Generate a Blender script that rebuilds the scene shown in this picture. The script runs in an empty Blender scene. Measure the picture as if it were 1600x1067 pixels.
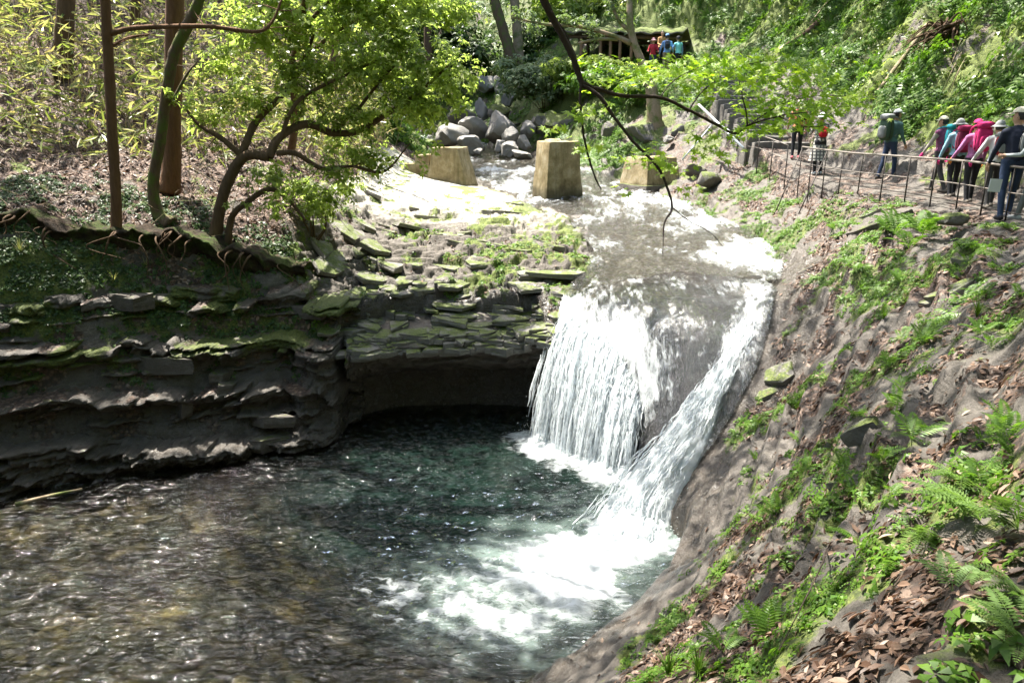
import bpy, bmesh, math, random
import numpy as np
from mathutils import Vector, Matrix

# ------------------------------------------------------------------ camera, sky, sun, exposure
random.seed(7)
RNG = np.random.default_rng(11)
SC = bpy.context.scene
COL = SC.collection
PITCH = math.radians(16.8)
F = 1150.0 / 1600.0                      # focal length over image width
cam_d = bpy.data.cameras.new("camera")
cam_d.sensor_width = 36.0
cam_d.lens = 36.0 * F
cam_d.clip_start = 0.05
cam_d.clip_end = 500.0
cam = bpy.data.objects.new("camera", cam_d)
COL.objects.link(cam)
cam.location = (0, 0, 0)
cam.rotation_euler = (math.pi / 2 - PITCH, 0, 0)
SC.camera = cam

SUN = Vector((-0.25, 0.30, 0.92)).normalized()      # towards the sun: behind the trees, upper left
world = bpy.data.worlds.new("World")
SC.world = world
world.use_nodes = True
wn = world.node_tree.nodes
wl = world.node_tree.links
wn.clear()
sky = wn.new("ShaderNodeTexSky")
sky.sky_type = 'NISHITA'
sky.sun_disc = False
sky.sun_elevation = math.asin(SUN.z)
sky.sun_rotation = math.atan2(SUN.x, SUN.y)
sky.air_density = 1.0
sky.dust_density = 3.0
bg = wn.new("ShaderNodeBackground")
bg.inputs[1].default_value = 0.15
wo = wn.new("ShaderNodeOutputWorld")
wl.new(sky.outputs[0], bg.inputs[0])
wl.new(bg.outputs[0], wo.inputs[0])

sun_d = bpy.data.lights.new("sun", 'SUN')
sun_d.energy = 5.0
sun_d.angle = math.radians(0.5)
sun_d.color = (1.0, 0.95, 0.85)
sun = bpy.data.objects.new("sun", sun_d)
COL.objects.link(sun)
sun.location = (0, 0, 60)
sun.rotation_euler = SUN.to_track_quat('Z', 'Y').to_euler()

SC.view_settings.view_transform = 'Standard'
SC.view_settings.look = 'None'
SC.view_settings.exposure = 2.05
SC.view_settings.gamma = 1.0
SC.view_settings.use_curve_mapping = False
SC.render.engine = 'CYCLES'
SC.cycles.max_bounces = 7
SC.cycles.diffuse_bounces = 3
SC.cycles.glossy_bounces = 3
SC.cycles.transmission_bounces = 4
SC.cycles.transparent_max_bounces = 14
SC.cycles.caustics_reflective = False
SC.cycles.caustics_refractive = False
SC.cycles.sample_clamp_indirect = 4.0
SC.cycles.use_denoising = True

# ------------------------------------------------------------------ helpers: points from the survey of the photograph
CT, ST = math.cos(PITCH), math.sin(PITCH)

def ray(px, py):
    x = (px - 800.0) / 1150.0
    y = (533.5 - py) / 1150.0
    return x, CT + y * ST, y * CT - ST

def at(px, py, Y):
    x, yy, z = ray(px, py)
    t = Y / yy
    return np.array((x * t, Y, z * t))

def atz(px, py, z):
    x, yy, zz = ray(px, py)
    t = z / zz
    return np.array((x * t, yy * t, z))

def V(*a):
    return np.array(a, float)

# ------------------------------------------------------------------ helpers: noise
def _hash(ix, iy, s):
    with np.errstate(over='ignore'):
        n = (ix.astype(np.int64) * 374761393 + iy.astype(np.int64) * 668265263 + s * 974634541).astype(np.uint64) & np.uint64(0xffffffff)
        n = n.astype(np.uint32)
        n = (n ^ (n >> np.uint32(13))) * np.uint32(1274126177)
        n = (n ^ (n >> np.uint32(16))) * np.uint32(2246822519)
        n = n ^ (n >> np.uint32(13))
    return n.astype(np.float64) / 4294967295.0

def perlin(x, y, s=0):
    x = np.asarray(x, float); y = np.asarray(y, float)
    ix = np.floor(x); iy = np.floor(y)
    fx = x - ix; fy = y - iy
    u = fx * fx * fx * (fx * (fx * 6 - 15) + 10)
    v = fy * fy * fy * (fy * (fy * 6 - 15) + 10)
    def g(ox, oy):
        a = _hash(ix + ox, iy + oy, s) * (2 * math.pi)
        return np.cos(a) * (fx - ox) + np.sin(a) * (fy - oy)
    a = g(0, 0) * (1 - u) + g(1, 0) * u
    b = g(0, 1) * (1 - u) + g(1, 1) * u
    return (a * (1 - v) + b * v) * 1.5

def fbm(x, y, octv=4, s=0, gain=0.5):
    r = 0; a = 1.0; f = 1.0
    for i in range(octv):
        r = r + a * perlin(x * f, y * f, s + i * 17)
        a *= gain; f *= 2.03
    return r

def worley(x, y, s=0):
    x = np.asarray(x, float); y = np.asarray(y, float)
    ix = np.floor(x); iy = np.floor(y)
    f1 = np.full(x.shape, 9.0); f2 = np.full(x.shape, 9.0)
    cid = np.zeros(x.shape); dx1 = np.zeros(x.shape); dy1 = np.zeros(x.shape)
    for ox in (-1, 0, 1):
        for oy in (-1, 0, 1):
            cx = ix + ox + 0.1 + 0.8 * _hash(ix + ox, iy + oy, s)
            cy = iy + oy + 0.1 + 0.8 * _hash(ix + ox, iy + oy, s + 5)
            d = np.hypot(x - cx, y - cy)
            h = _hash(ix + ox, iy + oy, s + 9)
            near = d < f1
            f2 = np.where(near, f1, np.minimum(f2, d))
            cid = np.where(near, h, cid)
            dx1 = np.where(near, x - cx, dx1); dy1 = np.where(near, y - cy, dy1)
            f1 = np.where(near, d, f1)
    return f1, f2, cid, dx1, dy1

def sstep(a, b, x):
    t = np.clip((x - a) / (b - a), 0, 1)
    return t * t * (3 - 2 * t)

def terrace(h, s, hard=0.25):
    k = np.floor(h / s)
    f = h / s - k
    return (k + sstep(0.5 - hard, 0.5 + hard, f)) * s

def in_poly(x, y, poly):
    c = np.zeros(x.shape, bool)
    n = len(poly)
    j = n - 1
    for i in range(n):
        xi, yi = poly[i][0], poly[i][1]
        xj, yj = poly[j][0], poly[j][1]
        if yi != yj:
            c ^= ((yi > y) != (yj > y)) & (x < (xj - xi) * (y - yi) / (yj - yi) + xi)
        j = i
    return c

def poly_dist(x, y, pts, closed=False):
    """distance to a polyline and the height interpolated along it"""
    d = np.full(np.shape(x), 1e9); zz = np.zeros(np.shape(x)); tt = np.zeros(np.shape(x))
    n = len(pts)
    for i in range(n if closed else n - 1):
        a = pts[i]; b = pts[(i + 1) % n]
        ax, ay = a[0], a[1]; bx, by = b[0] - a[0], b[1] - a[1]
        L = bx * bx + by * by + 1e-12
        t = np.clip(((x - ax) * bx + (y - ay) * by) / L, 0, 1)
        dd = np.hypot(x - ax - t * bx, y - ay - t * by)
        m = dd < d
        d = np.where(m, dd, d)
        if len(a) > 2:
            zz = np.where(m, a[2] + t * (b[2] - a[2]), zz)
        tt = np.where(m, i + t, tt)
    return d, zz, tt

# ------------------------------------------------------------------ helpers: meshes
def mesh_np(name, verts, faces, mats=(), smooth=True, mat_idx=None, attrs=None):
    """faces: an (N,3) / (N,4) array, or a list of such arrays"""
    if isinstance(faces, np.ndarray):
        faces = [faces]
    faces = [f for f in faces if len(f)]
    me = bpy.data.meshes.new(name)
    verts = np.asarray(verts, np.float32)
    me.vertices.add(len(verts))
    me.vertices.foreach_set("co", verts.ravel())
    nl = sum(f.size for f in faces); nf = sum(len(f) for f in faces)
    me.loops.add(nl); me.polygons.add(nf)
    me.loops.foreach_set("vertex_index", np.concatenate([f.ravel() for f in faces]).astype(np.int32))
    tot = np.concatenate([np.full(len(f), f.shape[1], np.int32) for f in faces])
    st = np.concatenate([[0], np.cumsum(tot)[:-1]]).astype(np.int32)
    me.polygons.foreach_set("loop_start", st)
    if mat_idx is not None:
        me.polygons.foreach_set("material_index", np.asarray(mat_idx, np.int32))
    me.polygons.foreach_set("use_smooth", np.full(nf, bool(smooth)))
    for m in mats:
        me.materials.append(m)
    if attrs:
        for k, a in attrs.items():
            a = np.asarray(a, np.float32)
            if a.ndim == 1:
                at_ = me.attributes.new(k, 'FLOAT', 'POINT'); at_.data.foreach_set("value", a)
            else:
                c = np.ones((len(a), 4), np.float32); c[:, :a.shape[1]] = a
                at_ = me.attributes.new(k, 'FLOAT_COLOR', 'POINT'); at_.data.foreach_set("color", c.ravel())
    me.update(calc_edges=True)
    return me

def compact(v, f):
    u, inv = np.unique(f, return_inverse=True)
    return np.asarray(v)[u], inv.reshape(np.asarray(f).shape)

def link(name, data, parent=None, label=None, cat=None, group=None, kind=None):
    o = bpy.data.objects.new(name, data)
    COL.objects.link(o)
    if parent is not None:
        o.parent = parent
    tag(o, label, cat, group, kind)
    return o

def tag(o, label=None, cat=None, group=None, kind=None):
    if label: o["label"] = label
    if cat: o["category"] = cat
    if group: o["group"] = group
    if kind: o["kind"] = kind
    return o

def empty(name, loc, label=None, cat=None, group=None, rz=0.0):
    o = bpy.data.objects.new(name, None)
    COL.objects.link(o)
    o.location = tuple(float(v) for v in loc)
    o.rotation_euler = (0, 0, rz)
    o.empty_display_size = 0.2
    o.matrix_basis = Matrix.Translation(o.location) @ Matrix.Rotation(rz, 4, 'Z')
    tag(o, label, cat, group)
    return o

class MB:
    """collects shapes into one mesh"""
    def __init__(s):
        s.v = []; s.f = {3: [], 4: []}; s.m = {3: [], 4: []}; s.n = 0
    def add(s, v, faces, mi=0):
        v = np.asarray(v, float).reshape(-1, 3)
        if isinstance(faces, np.ndarray): faces = [faces]
        for f in faces:
            f = np.asarray(f)
            if len(f) == 0: continue
            k = f.shape[1]
            s.f[k].append(f + s.n); s.m[k].append(np.full(len(f), mi))
        s.v.append(v); s.n += len(v)
        return s
    def box(s, c, size, rot=None, mi=0, taper=1.0, jit=0.0):
        q = np.array([(x, y, z) for z in (-.5, .5) for y in (-.5, .5) for x in (-.5, .5)], float)
        q[q[:, 2] > 0, :2] *= taper
        q = q * np.asarray(size, float)
        if jit: q = q + RNG.normal(0, jit, q.shape)
        if rot is not None: q = q @ np.array(rot.to_3x3() if hasattr(rot, 'to_3x3') else rot).T
        f = np.array([(0, 2, 3, 1), (4, 5, 7, 6), (0, 1, 5, 4), (2, 6, 7, 3), (0, 4, 6, 2), (1, 3, 7, 5)])
        return s.add(q + np.asarray(c, float), f, mi)
    def tube(s, pts, rad, sides=8, mi=0, wob=0.0, cap=True):
        v, f4, f3 = tube_np(pts, rad, sides, wob, cap)
        return s.add(v, [f4, f3], mi)
    def mesh(s, name, mats, smooth=True, attrs=None):
        v = np.concatenate(s.v) if s.v else np.zeros((0, 3))
        fs, ms = [], []
        for k in (3, 4):
            if s.f[k]:
                fs.append(np.concatenate(s.f[k])); ms.append(np.concatenate(s.m[k]))
        return mesh_np(name, v, fs, mats, smooth, np.concatenate(ms) if ms else None, attrs)
    def build(s, name, mats, parent=None, smooth=True, origin=None, **kw):
        if not isinstance(mats, (list, tuple)): mats = [mats]
        if origin is not None:
            s.v = [v - np.asarray(origin, float) for v in s.v]
        o = link(name, s.mesh(name, mats, smooth), parent, **kw)
        if origin is not None: o.location = tuple(float(a) for a in origin)
        return o

def tube_np(pts, rad, sides=8, wob=0.0, cap=True):
    P = np.asarray(pts, float); n = len(P)
    R = np.broadcast_to(np.asarray(rad, float), (n,)).copy()
    T = np.gradient(P, axis=0)
    T /= np.linalg.norm(T, axis=1, keepdims=True) + 1e-9
    up = np.array((0, 0, 1.0)) if abs(T[0, 2]) < 0.9 else np.array((1.0, 0, 0))
    N = np.zeros_like(P); B = np.zeros_like(P)
    a = np.cross(T[0], up); a /= np.linalg.norm(a) + 1e-9
    for i in range(n):
        a = a - T[i] * np.dot(a, T[i]); a /= np.linalg.norm(a) + 1e-9
        N[i] = a; B[i] = np.cross(T[i], a)
    th = np.linspace(0, 2 * np.pi, sides, endpoint=False)
    rr = R[:, None] * (1 + (wob * RNG.normal(0, 1, (n, sides)) if wob else 0))
    v = P[:, None, :] + rr[..., None] * (np.cos(th)[None, :, None] * N[:, None, :] + np.sin(th)[None, :, None] * B[:, None, :])
    v = v.reshape(-1, 3)
    i = np.arange(n - 1)[:, None] * sides; j = np.arange(sides)[None, :]; j2 = (j + 1) % sides
    f4 = np.stack([i + j, i + j2, i + sides + j2, i + sides + j], -1).reshape(-1, 4)
    f3 = np.zeros((0, 3), int)
    if cap:
        v = np.vstack([v, P[0], P[-1]])
        k = len(v)
        jj = np.arange(sides); jn = (jj + 1) % sides
        f3 = np.vstack([np.stack([np.full(sides, k - 2), jn, jj], -1),
                        np.stack([np.full(sides, k - 1), (n - 1) * sides + jj, (n - 1) * sides + jn], -1)])
    return v, f4, f3

def spline(pts, n=8):
    """Catmull-Rom through the points (any number of columns)"""
    P = np.asarray(pts, float)
    if len(P) < 3: 
        t = np.linspace(0, 1, n + 1)[:, None]
        return P[0] * (1 - t) + P[-1] * t
    Q = np.vstack([2 * P[0] - P[1], P, 2 * P[-1] - P[-2]])
    out = []
    t = np.linspace(0, 1, n, endpoint=False)[:, None]
    for i in range(1, len(Q) - 2):
        a, b, c, d = Q[i - 1], Q[i], Q[i + 1], Q[i + 2]
        out.append(0.5 * (2 * b + (c - a) * t + (2 * a - 5 * b + 4 * c - d) * t ** 2 + (3 * b - a - 3 * c + d) * t ** 3))
    out.append(P[-1:])
    return np.vstack(out)

def rot_axes(n_vec, spin, tilt=None):
    """(N,3,3) matrices: local z along n_vec, spun about it"""
    n = n_vec / (np.linalg.norm(n_vec, axis=1, keepdims=True) + 1e-9)
    ref = np.where(np.abs(n[:, 2:3]) < 0.95, np.array([[0, 0, 1.0]]), np.array([[1.0, 0, 0]]))
    a = np.cross(ref, n); a /= np.linalg.norm(a, axis=1, keepdims=True) + 1e-9
    b = np.cross(n, a)
    c, s = np.cos(spin)[:, None], np.sin(spin)[:, None]
    x = a * c + b * s
    y = -a * s + b * c
    return np.stack([x, y, n], -1)

def dir_axes(d, roll):
    """(N,3,3): local y along d, local z as upward as roll allows"""
    d = d / (np.linalg.norm(d, axis=1, keepdims=True) + 1e-9)
    ref = np.where(np.abs(d[:, 2:3]) < 0.97, np.array([[0, 0, 1.0]]), np.array([[1.0, 0, 0]]))
    x = np.cross(d, ref); x /= np.linalg.norm(x, axis=1, keepdims=True) + 1e-9
    z = np.cross(x, d)
    c, s = np.cos(roll)[:, None], np.sin(roll)[:, None]
    return np.stack([x * c + z * s, d, -x * s + z * c], -1)

def scatter_np(tv, tf, M, S, P):
    """copies of a template: (N,3,3) axes, (N,) or (N,3) scales, (N,3) places"""
    tv = np.asarray(tv, float); N = len(P)
    S = np.asarray(S, float)
    if S.ndim == 1: S = S[:, None]
    q = tv[None] * S[:, None, :]
    q = np.einsum('nij,nkj->nki', M, q) + P[:, None, :]
    off = (np.arange(N) * len(tv))[:, None, None]
    fs = [(np.asarray(f)[None] + off).reshape(-1, np.asarray(f).shape[1]) for f in (tf if isinstance(tf, list) else [tf])]
    return q.reshape(-1, 3), fs

ORD = "first second third fourth fifth sixth seventh eighth ninth tenth eleventh twelfth thirteenth fourteenth fifteenth sixteenth seventeenth eighteenth nineteenth twentieth".split()
ORD += ["twenty-" + w for w in ORD[:9]] + ["thirtieth"] + ["thirty-" + w for w in ORD[:9]] + ["fortieth"] + ["forty-" + w for w in ORD[:9]]

def screen(p):
    """where a point shows in the photograph"""
    f = p[1] * CT - p[2] * ST; u = p[1] * ST + p[2] * CT
    return 800 + 1150 * p[0] / f, 533.5 - 1150 * u / f

def rdir(n, up=0.0):
    d = RNG.normal(0, 1, (n, 3)); d[:, 2] += up
    return d / np.linalg.norm(d, axis=1, keepdims=True)

# ------------------------------------------------------------------ helpers: materials
class NT:
    def __init__(s, name):
        s.m = bpy.data.materials.new(name); s.m.use_nodes = True
        s.t = s.m.node_tree; s.t.nodes.clear()
        s.out = s.t.nodes.new("ShaderNodeOutputMaterial")
    def n(s, typ, **kw):
        nd = s.t.nodes.new("ShaderNode" + typ)
        for k, v in kw.items(): setattr(nd, k, v)
        return nd
    def l(s, a, b): s.t.links.new(a, b)
    def set(s, sock, v):
        if isinstance(v, bpy.types.NodeSocket): s.l(v, sock)
        elif isinstance(v, (tuple, list)) and len(v) == 3 and sock.type == 'RGBA': sock.default_value = (*v, 1)
        else: sock.default_value = v
    def coord(s, kind='Object'):
        return s.n("TexCoord").outputs[kind]
    def pos(s): return s.n("NewGeometry").outputs['Position']
    def mapping(s, vec, scale=(1, 1, 1), rot=(0, 0, 0), loc=(0, 0, 0)):
        m = s.n("Mapping"); s.l(vec, m.inputs[0])
        m.inputs['Scale'].default_value = scale; m.inputs['Rotation'].default_value = rot; m.inputs['Location'].default_value = loc
        return m.outputs[0]
    def noise(s, vec, scale, detail=4, rough=0.55, dist=0.0, out='Fac'):
        t = s.n("TexNoise"); s.l(vec, t.inputs['Vector'])
        t.inputs['Scale'].default_value = scale; t.inputs['Detail'].default_value = detail
        t.inputs['Roughness'].default_value = rough; t.inputs['Distortion'].default_value = dist
        return t.outputs[out]
    def voronoi(s, vec, scale, out='Distance', feature='F1', rnd=1.0):
        t = s.n("TexVoronoi", feature=feature); s.l(vec, t.inputs['Vector'])
        t.inputs['Scale'].default_value = scale; t.inputs['Randomness'].default_value = rnd
        return t.outputs[out]
    def ramp(s, fac, stops, interp='LINEAR'):
        r = s.n("ValToRGB"); s.l(fac, r.inputs[0]); cr = r.color_ramp; cr.interpolation = interp
        while len(cr.elements) < len(stops): cr.elements.new(0.5)
        for e, (p, c) in zip(cr.elements, stops):
            e.position = p
            e.color = (c, c, c, 1) if isinstance(c, (int, float)) else (*c, 1)
        return r.outputs[0]
    def math(s, op, a, b=None, c=None, clamp=False):
        m = s.n("Math", operation=op); m.use_clamp = clamp
        for i, q in enumerate((a, b, c)):
            if q is not None: s.set(m.inputs[i], q)
        return m.outputs[0]
    def mix(s, fac, a, b, blend='MIX'):
        m = s.n("Mix", data_type='RGBA', blend_type=blend)
        s.set(m.inputs[0], fac); s.set(m.inputs[6], a); s.set(m.inputs[7], b)
        return m.outputs[2]
    def attr(s, name, out='Fac'):
        a = s.n("Attribute"); a.attribute_name = name
        return a.outputs[out]
    def sep(s, col):
        q = s.n("SeparateColor"); s.l(col, q.inputs[0]); return q.outputs
    def bump(s, h, strength=0.5, dist=0.02, normal=None):
        b = s.n("Bump"); s.set(b.inputs['Height'], h)
        b.inputs['Strength'].default_value = strength; b.inputs['Distance'].default_value = dist
        if normal is not None: s.l(normal, b.inputs['Normal'])
        return b.outputs[0]
    def principled(s, col, rough=0.7, normal=None, spec=0.5, **kw):
        p = s.n("BsdfPrincipled")
        s.set(p.inputs['Base Color'], col); s.set(p.inputs['Roughness'], rough)
        s.set(p.inputs['Specular IOR Level'], spec)
        if normal is not None: s.l(normal, p.inputs['Normal'])
        for k, v in kw.items(): s.set(p.inputs[k], v)
        return p.outputs[0]
    def mixsh(s, fac, a, b):
        m = s.n("MixShader"); s.set(m.inputs[0], fac); s.l(a, m.inputs[1]); s.l(b, m.inputs[2]); return m.outputs[0]
    def done(s, sh):
        s.l(sh, s.out.inputs['Surface']); return s.m
    def island(s): return s.n("NewGeometry").outputs['Random Per Island']

def leaf_mat(name, stops, trans=0.45, rough=0.45, tint=(1.15, 1.25, 0.6)):
    """a leaf: coloured per leaf, lets some light through"""
    k = NT(name)
    r = k.island()
    col = k.ramp(r, stops)
    n = k.noise(k.pos(), 1.3, 2)
    col = k.mix(k.math('MULTIPLY', n, 0.5), col, k.mix(1.0, col, (0.5, 0.55, 0.45), 'MULTIPLY'))
    p = k.principled(col, rough, spec=0.35)
    t = k.n("BsdfTranslucent"); k.l(k.mix(1.0, col, tint, 'MULTIPLY'), t.inputs[0])
    return k.done(k.mixsh(trans, p, t.outputs[0]))

def plain_mat(name, col, rough=0.7, var=0.25, scale=12.0, bump=0.2, metal=0.0, spec=0.4):
    k = NT(name)
    o = k.coord()
    n = k.noise(o, scale, 5)
    c = k.mix(n, tuple(x * (1 - var) for x in col), tuple(min(1, x * (1 + var)) for x in col))
    return k.done(k.principled(c, rough, k.bump(n, bump, 0.01), spec, Metallic=metal))
# ------------------------------------------------------------------ the lie of the land
ZP = -6.5                                            # level of the plunge pool
POOL = [V(-30, 9.0), V(-20, 10.2), atz(-120, 800, ZP), atz(0, 772, ZP), atz(130, 742, ZP), atz(260, 728, ZP), atz(392, 712, ZP), atz(402, 700, ZP),
        atz(470, 698, ZP), atz(530, 680, ZP), atz(552, 650, ZP), atz(620, 634, ZP), atz(740, 630, ZP), atz(832, 634, ZP), atz(852, 664, ZP),
        atz(920, 696, ZP), atz(985, 722, ZP), atz(1003, 745, ZP), atz(1000, 780, ZP), atz(1020, 806, ZP), atz(1062, 842, ZP), atz(1066, 872, ZP), atz(1030, 930, ZP),
        atz(975, 985, ZP), atz(900, 1030, ZP), atz(830, 1067, ZP), V(-0.5, 5.9), V(-2.0, 3.9), V(-5, 2.0), V(-10, 0.5), V(-30, -2)]
POOL = [p[:2] for p in POOL]
# river surface, surveyed down to the lip of the fall
RIVER_PTS = [(650, 215, 45), (600, 222, 43), (720, 226, 41), (780, 243, 37), (830, 238, 38), (760, 262, 32), (900, 262, 32), (800, 275, 30), (820, 285, 28.5), (1000, 285, 28.5), (880, 303, 26), (1020, 303, 25.5),
             (930, 325, 23), (1060, 330, 22.5), (1000, 350, 21), (1130, 360, 19.5), (925, 390, 18.6), (1020, 390, 18.3), (1180, 392, 17.2),
             (905, 450, 16.1), (955, 432, 16.4), (1050, 418, 16.4), (1140, 425, 15.9), (1190, 432, 15.3)]
RIVER_P = np.array([at(*p) for p in RIVER_PTS])
RIVER_POLY = [at(660, 205, 46)[:2], at(560, 212, 46)[:2], at(560, 226, 40)[:2], at(690, 246, 34)[:2], at(735, 268, 30)[:2], at(745, 285, 27.6)[:2], at(800, 300, 25.6)[:2], at(860, 322, 23.2)[:2], at(915, 352, 20.8)[:2],
              at(945, 390, 18.5)[:2], at(935, 425, 17.0)[:2], at(900, 452, 16.0)[:2], at(955, 452, 15.8)[:2], at(1050, 440, 15.8)[:2], at(1150, 445, 15.2)[:2], at(1195, 440, 15.0)[:2],
              at(1200, 400, 16.8)[:2], at(1170, 365, 19.0)[:2], at(1085, 330, 22.4)[:2], at(1010, 298, 26)[:2], at(960, 285, 28.4)[:2],
              at(930, 268, 31.5)[:2], at(860, 246, 37)[:2], at(780, 236, 40)[:2], at(700, 218, 44)[:2]]
PATH = [V(1.0, -4, -1.6), V(2.2, 0.5, -1.62), V(3.6, 3.4, -1.66), V(5.0, 5.4, -1.68), V(6.9, 8.3, -1.66), V(8.9, 11.5, -1.62), V(9.35, 14, -1.6), V(9.2, 17, -1.62), V(9.1, 20, -1.56),
        V(9.0, 22.5, -1.4), V(8.75, 24.6, -0.9)]
STAIR0, STAIR1 = V(8.75, 24.6, -0.9), V(9.3, 34.5, 1.75)

CTRL_PX = [
    # right bank
    (1600, 1067, 1.97), (1400, 1067, 2.25), (1200, 1067, 3.25), (1000, 1067, 5.2), (900, 1080, 6.2), (1600, 900, 2.55), (1400, 900, 3.3), (1250, 900, 4.7), (1100, 930, 6.9), (1040, 990, 6.7),
    (1600, 750, 3.5), (1400, 750, 4.8), (1250, 750, 7.0), (1150, 770, 9.2), (1110, 850, 8.9), (1600, 600, 4.95), (1450, 600, 6.6), (1350, 600, 8.2), (1270, 600, 10.1), (1205, 640, 11.6),
    (1600, 450, 7.8), (1450, 450, 9.8), (1320, 450, 12.4), (1240, 470, 13.4), (1500, 380, 11.0), (1350, 380, 13.6), (1240, 400, 16.2), (1300, 310, 17.4), (1400, 330, 14.9),
    (1150, 300, 23.2), (1220, 345, 19.2), (1080, 275, 27.0), (1130, 270, 25.6), (1010, 290, 28.2), (1180, 262, 24.4), (1000, 250, 31), (930, 245, 34),
    # rock of the fall: lip, dome, groove of the chute
    (1195, 455, 14.7), (1210, 520, 13.3), (1180, 560, 12.75), (1150, 620, 12.25), (1110, 690, 11.7), (1060, 770, 11.1), (1035, 800, 10.95),
    (1150, 500, 13.75), (1130, 570, 12.95), (1085, 640, 12.45), (1040, 705, 12.1), (1010, 745, 12.0),
    (900, 468, 15.8), (940, 470, 15.3), (1000, 462, 15.2), (1060, 460, 15.1), (1110, 465, 14.9), (1000, 495, 14.75), (1060, 492, 14.6), (1120, 495, 14.2), (1000, 530, 14.35), (1050, 530, 14.1), (1090, 560, 13.5), (1040, 600, 13.55), (1010, 650, 13.4), (990, 690, 13.3),
    (905, 505, 15.2), (950, 530, 14.75), (890, 530, 15.1),
    # left shelf
    (500, 400, 17.2), (600, 400, 18.0), (700, 400, 18.2), (800, 400, 18.2), (900, 400, 18.2), (550, 330, 21), (650, 330, 22), (800, 330, 22.5), (880, 342, 21.4), (590, 285, 25.5), (690, 285, 26.3), (650, 265, 28), (760, 300, 25.2),
    (500, 470, 16), (600, 470, 16.2), (700, 470, 16.3), (800, 470, 16.2), (870, 470, 15.9), (560, 535, 14.9), (650, 530, 15.25), (750, 530, 15.35), (850, 530, 15.1), (480, 560, 14.5),
    # left bank: cliff, tree ledge, forest floor
    (250, 340, 16), (180, 372, 15), (345, 372, 16), (60, 390, 14), (0, 400, 13.6), (0, 560, 12.9), (0, 690, 12.3), (100, 600, 13.1), (100, 700, 12.7), (200, 600, 13.5), (200, 500, 14.2), (200, 700, 13.1), (300, 450, 15.1), (300, 560, 14.2), (300, 650, 13.6),
    (400, 600, 14.3), (400, 500, 15), (430, 430, 15.7), (440, 340, 17.3), (380, 660, 13.9), (450, 660, 14.3), (500, 280, 20.5), (430, 250, 20), (200, 230, 20), (50, 260, 18), (200, 100, 24), (0, 60, 25), (400, 120, 26), (300, 300, 17.6), (560, 250, 26),
]
CTRL_W = [V(-14, 10.5, -5.8), V(-14, 12.5, -3.0), V(-14, 16, -1.6), V(-14, 20, 0.5), V(-20, 20, 3), V(-14, 26, 5), V(-20, 14, 0), V(-26, 11, -5), V(-26, 18, 3), V(-26, 30, 14),
          V(-8, 30, 3.2), V(-14, 34, 9), V(-7.5, 36, 3.0), V(-9.5, 44, 4.5), V(-14, 46, 12), V(-5.0, 31, -1.0), V(-5.0, 36, -0.9),
          V(10.6, 3, -0.5), V(14, 3, 2.5), V(20, 3, 9), V(6.2, 3, -1.2), V(10.5, 10, -0.6), V(14, 8, 2.8), V(20, 9, 9), V(26, 5, 15), V(10.6, 14, -1.4), V(11.5, 14, -0.6), V(14, 14, 2.2), V(18, 14, 6.6), V(25, 14, 14),
          V(10.5, 18, -1.3), V(11.5, 20, -0.4), V(14, 20, 2.6), V(18, 20, 7.2), V(25, 20, 14.5), V(10.4, 24, -0.4), V(12, 26, 1.6), V(14, 27, 3.9), V(18, 27, 8.4), V(25, 27, 15),
          V(10.9, 30, 1.6), V(12.5, 32, 3.2), V(15, 33, 6.2), V(20, 33, 11), V(11, 36, 3.2), V(13, 39, 5.4), V(16, 40, 9), V(26, 40, 18),
          V(8.0, 36.2, 2.0), V(9.3, 38, 2.3), V(6.4, 38, 2.3), V(4.0, 39.5, 2.5), V(2.5, 41, 2.3), V(8, 41.5, 2.6), V(4.5, 43, 3.2), V(10.5, 42, 5.0), V(7, 45, 6.5), V(2, 46, 3.6), V(7, 33, 0.3), V(7.0, 29, -0.9), V(6.6, 26.5, -1.7), V(4.6, 33, -0.5), V(3.4, 36, 0.0), V(4.0, 37.8, 1.2),
          V(1.5, 41, -0.2), V(0.5, 44, 0.6), V(-2, 47, 0.9), V(-6, 49, 0.6), V(-3, 52, 3), V(2, 52, 6), V(8, 52, 11), V(16, 52, 17), V(-10, 54, 7), V(-20, 54, 15), V(-20, 42, 14), V(0, 60, 13), V(10, 60, 20), V(-12, 62, 18), V(-26, 64, 28), V(26, 64, 32), V(0, 72, 28), V(28, 50, 24), V(-28, 45, 22),
          V(0, -4, -1.7), V(0.2, 1.0, -1.9), V(0.5, 3.0, -3.0), V(-4, -4, -2.5), V(-10, -6, -4.5), V(6, -4, -0.5), V(14, -5, 5), V(26, -6, 16), V(-26, -8, 1), V(-10, -9, 0), V(0, -8, 0.5), V(8, -8, 3), V(-26, -18, 12), V(-8, -18, 11), V(6, -18, 12), V(26, -18, 22)]  # ends with an unseen slope behind the camera, raised to block sky light
CP = np.array([at(*p) for p in CTRL_PX] + CTRL_W + [p + V(0, 0, 0) for p in PATH] + [STAIR0 * (1 - t) + STAIR1 * t - V(0, 0, 0.1) for t in (0.25, .5, .75, 1)]
              + [V(p[0], p[1], p[2] - 0.28) for p in RIVER_P])

def _rbf_fit(P, smooth=0.002):
    d = np.hypot(P[:, None, 0] - P[None, :, 0], P[:, None, 1] - P[None, :, 1])
    n = len(P)
    A = np.zeros((n + 3, n + 3)); A[:n, :n] = -d - np.eye(n) * smooth
    A[:n, n] = 1; A[:n, n + 1:] = P[:, :2]; A[n, :n] = 1; A[n + 1:, :n] = P[:, :2].T
    b = np.zeros(n + 3); b[:n] = P[:, 2]
    return P[:, :2], np.linalg.solve(A, b)

def _rbf_eval(fit, x, y):
    C, w = fit
    n = len(C)
    z = w[n] + w[n + 1] * x + w[n + 2] * y
    for i in range(n):
        z = z - w[i] * np.hypot(x - C[i, 0], y - C[i, 1])
    return z

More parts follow.
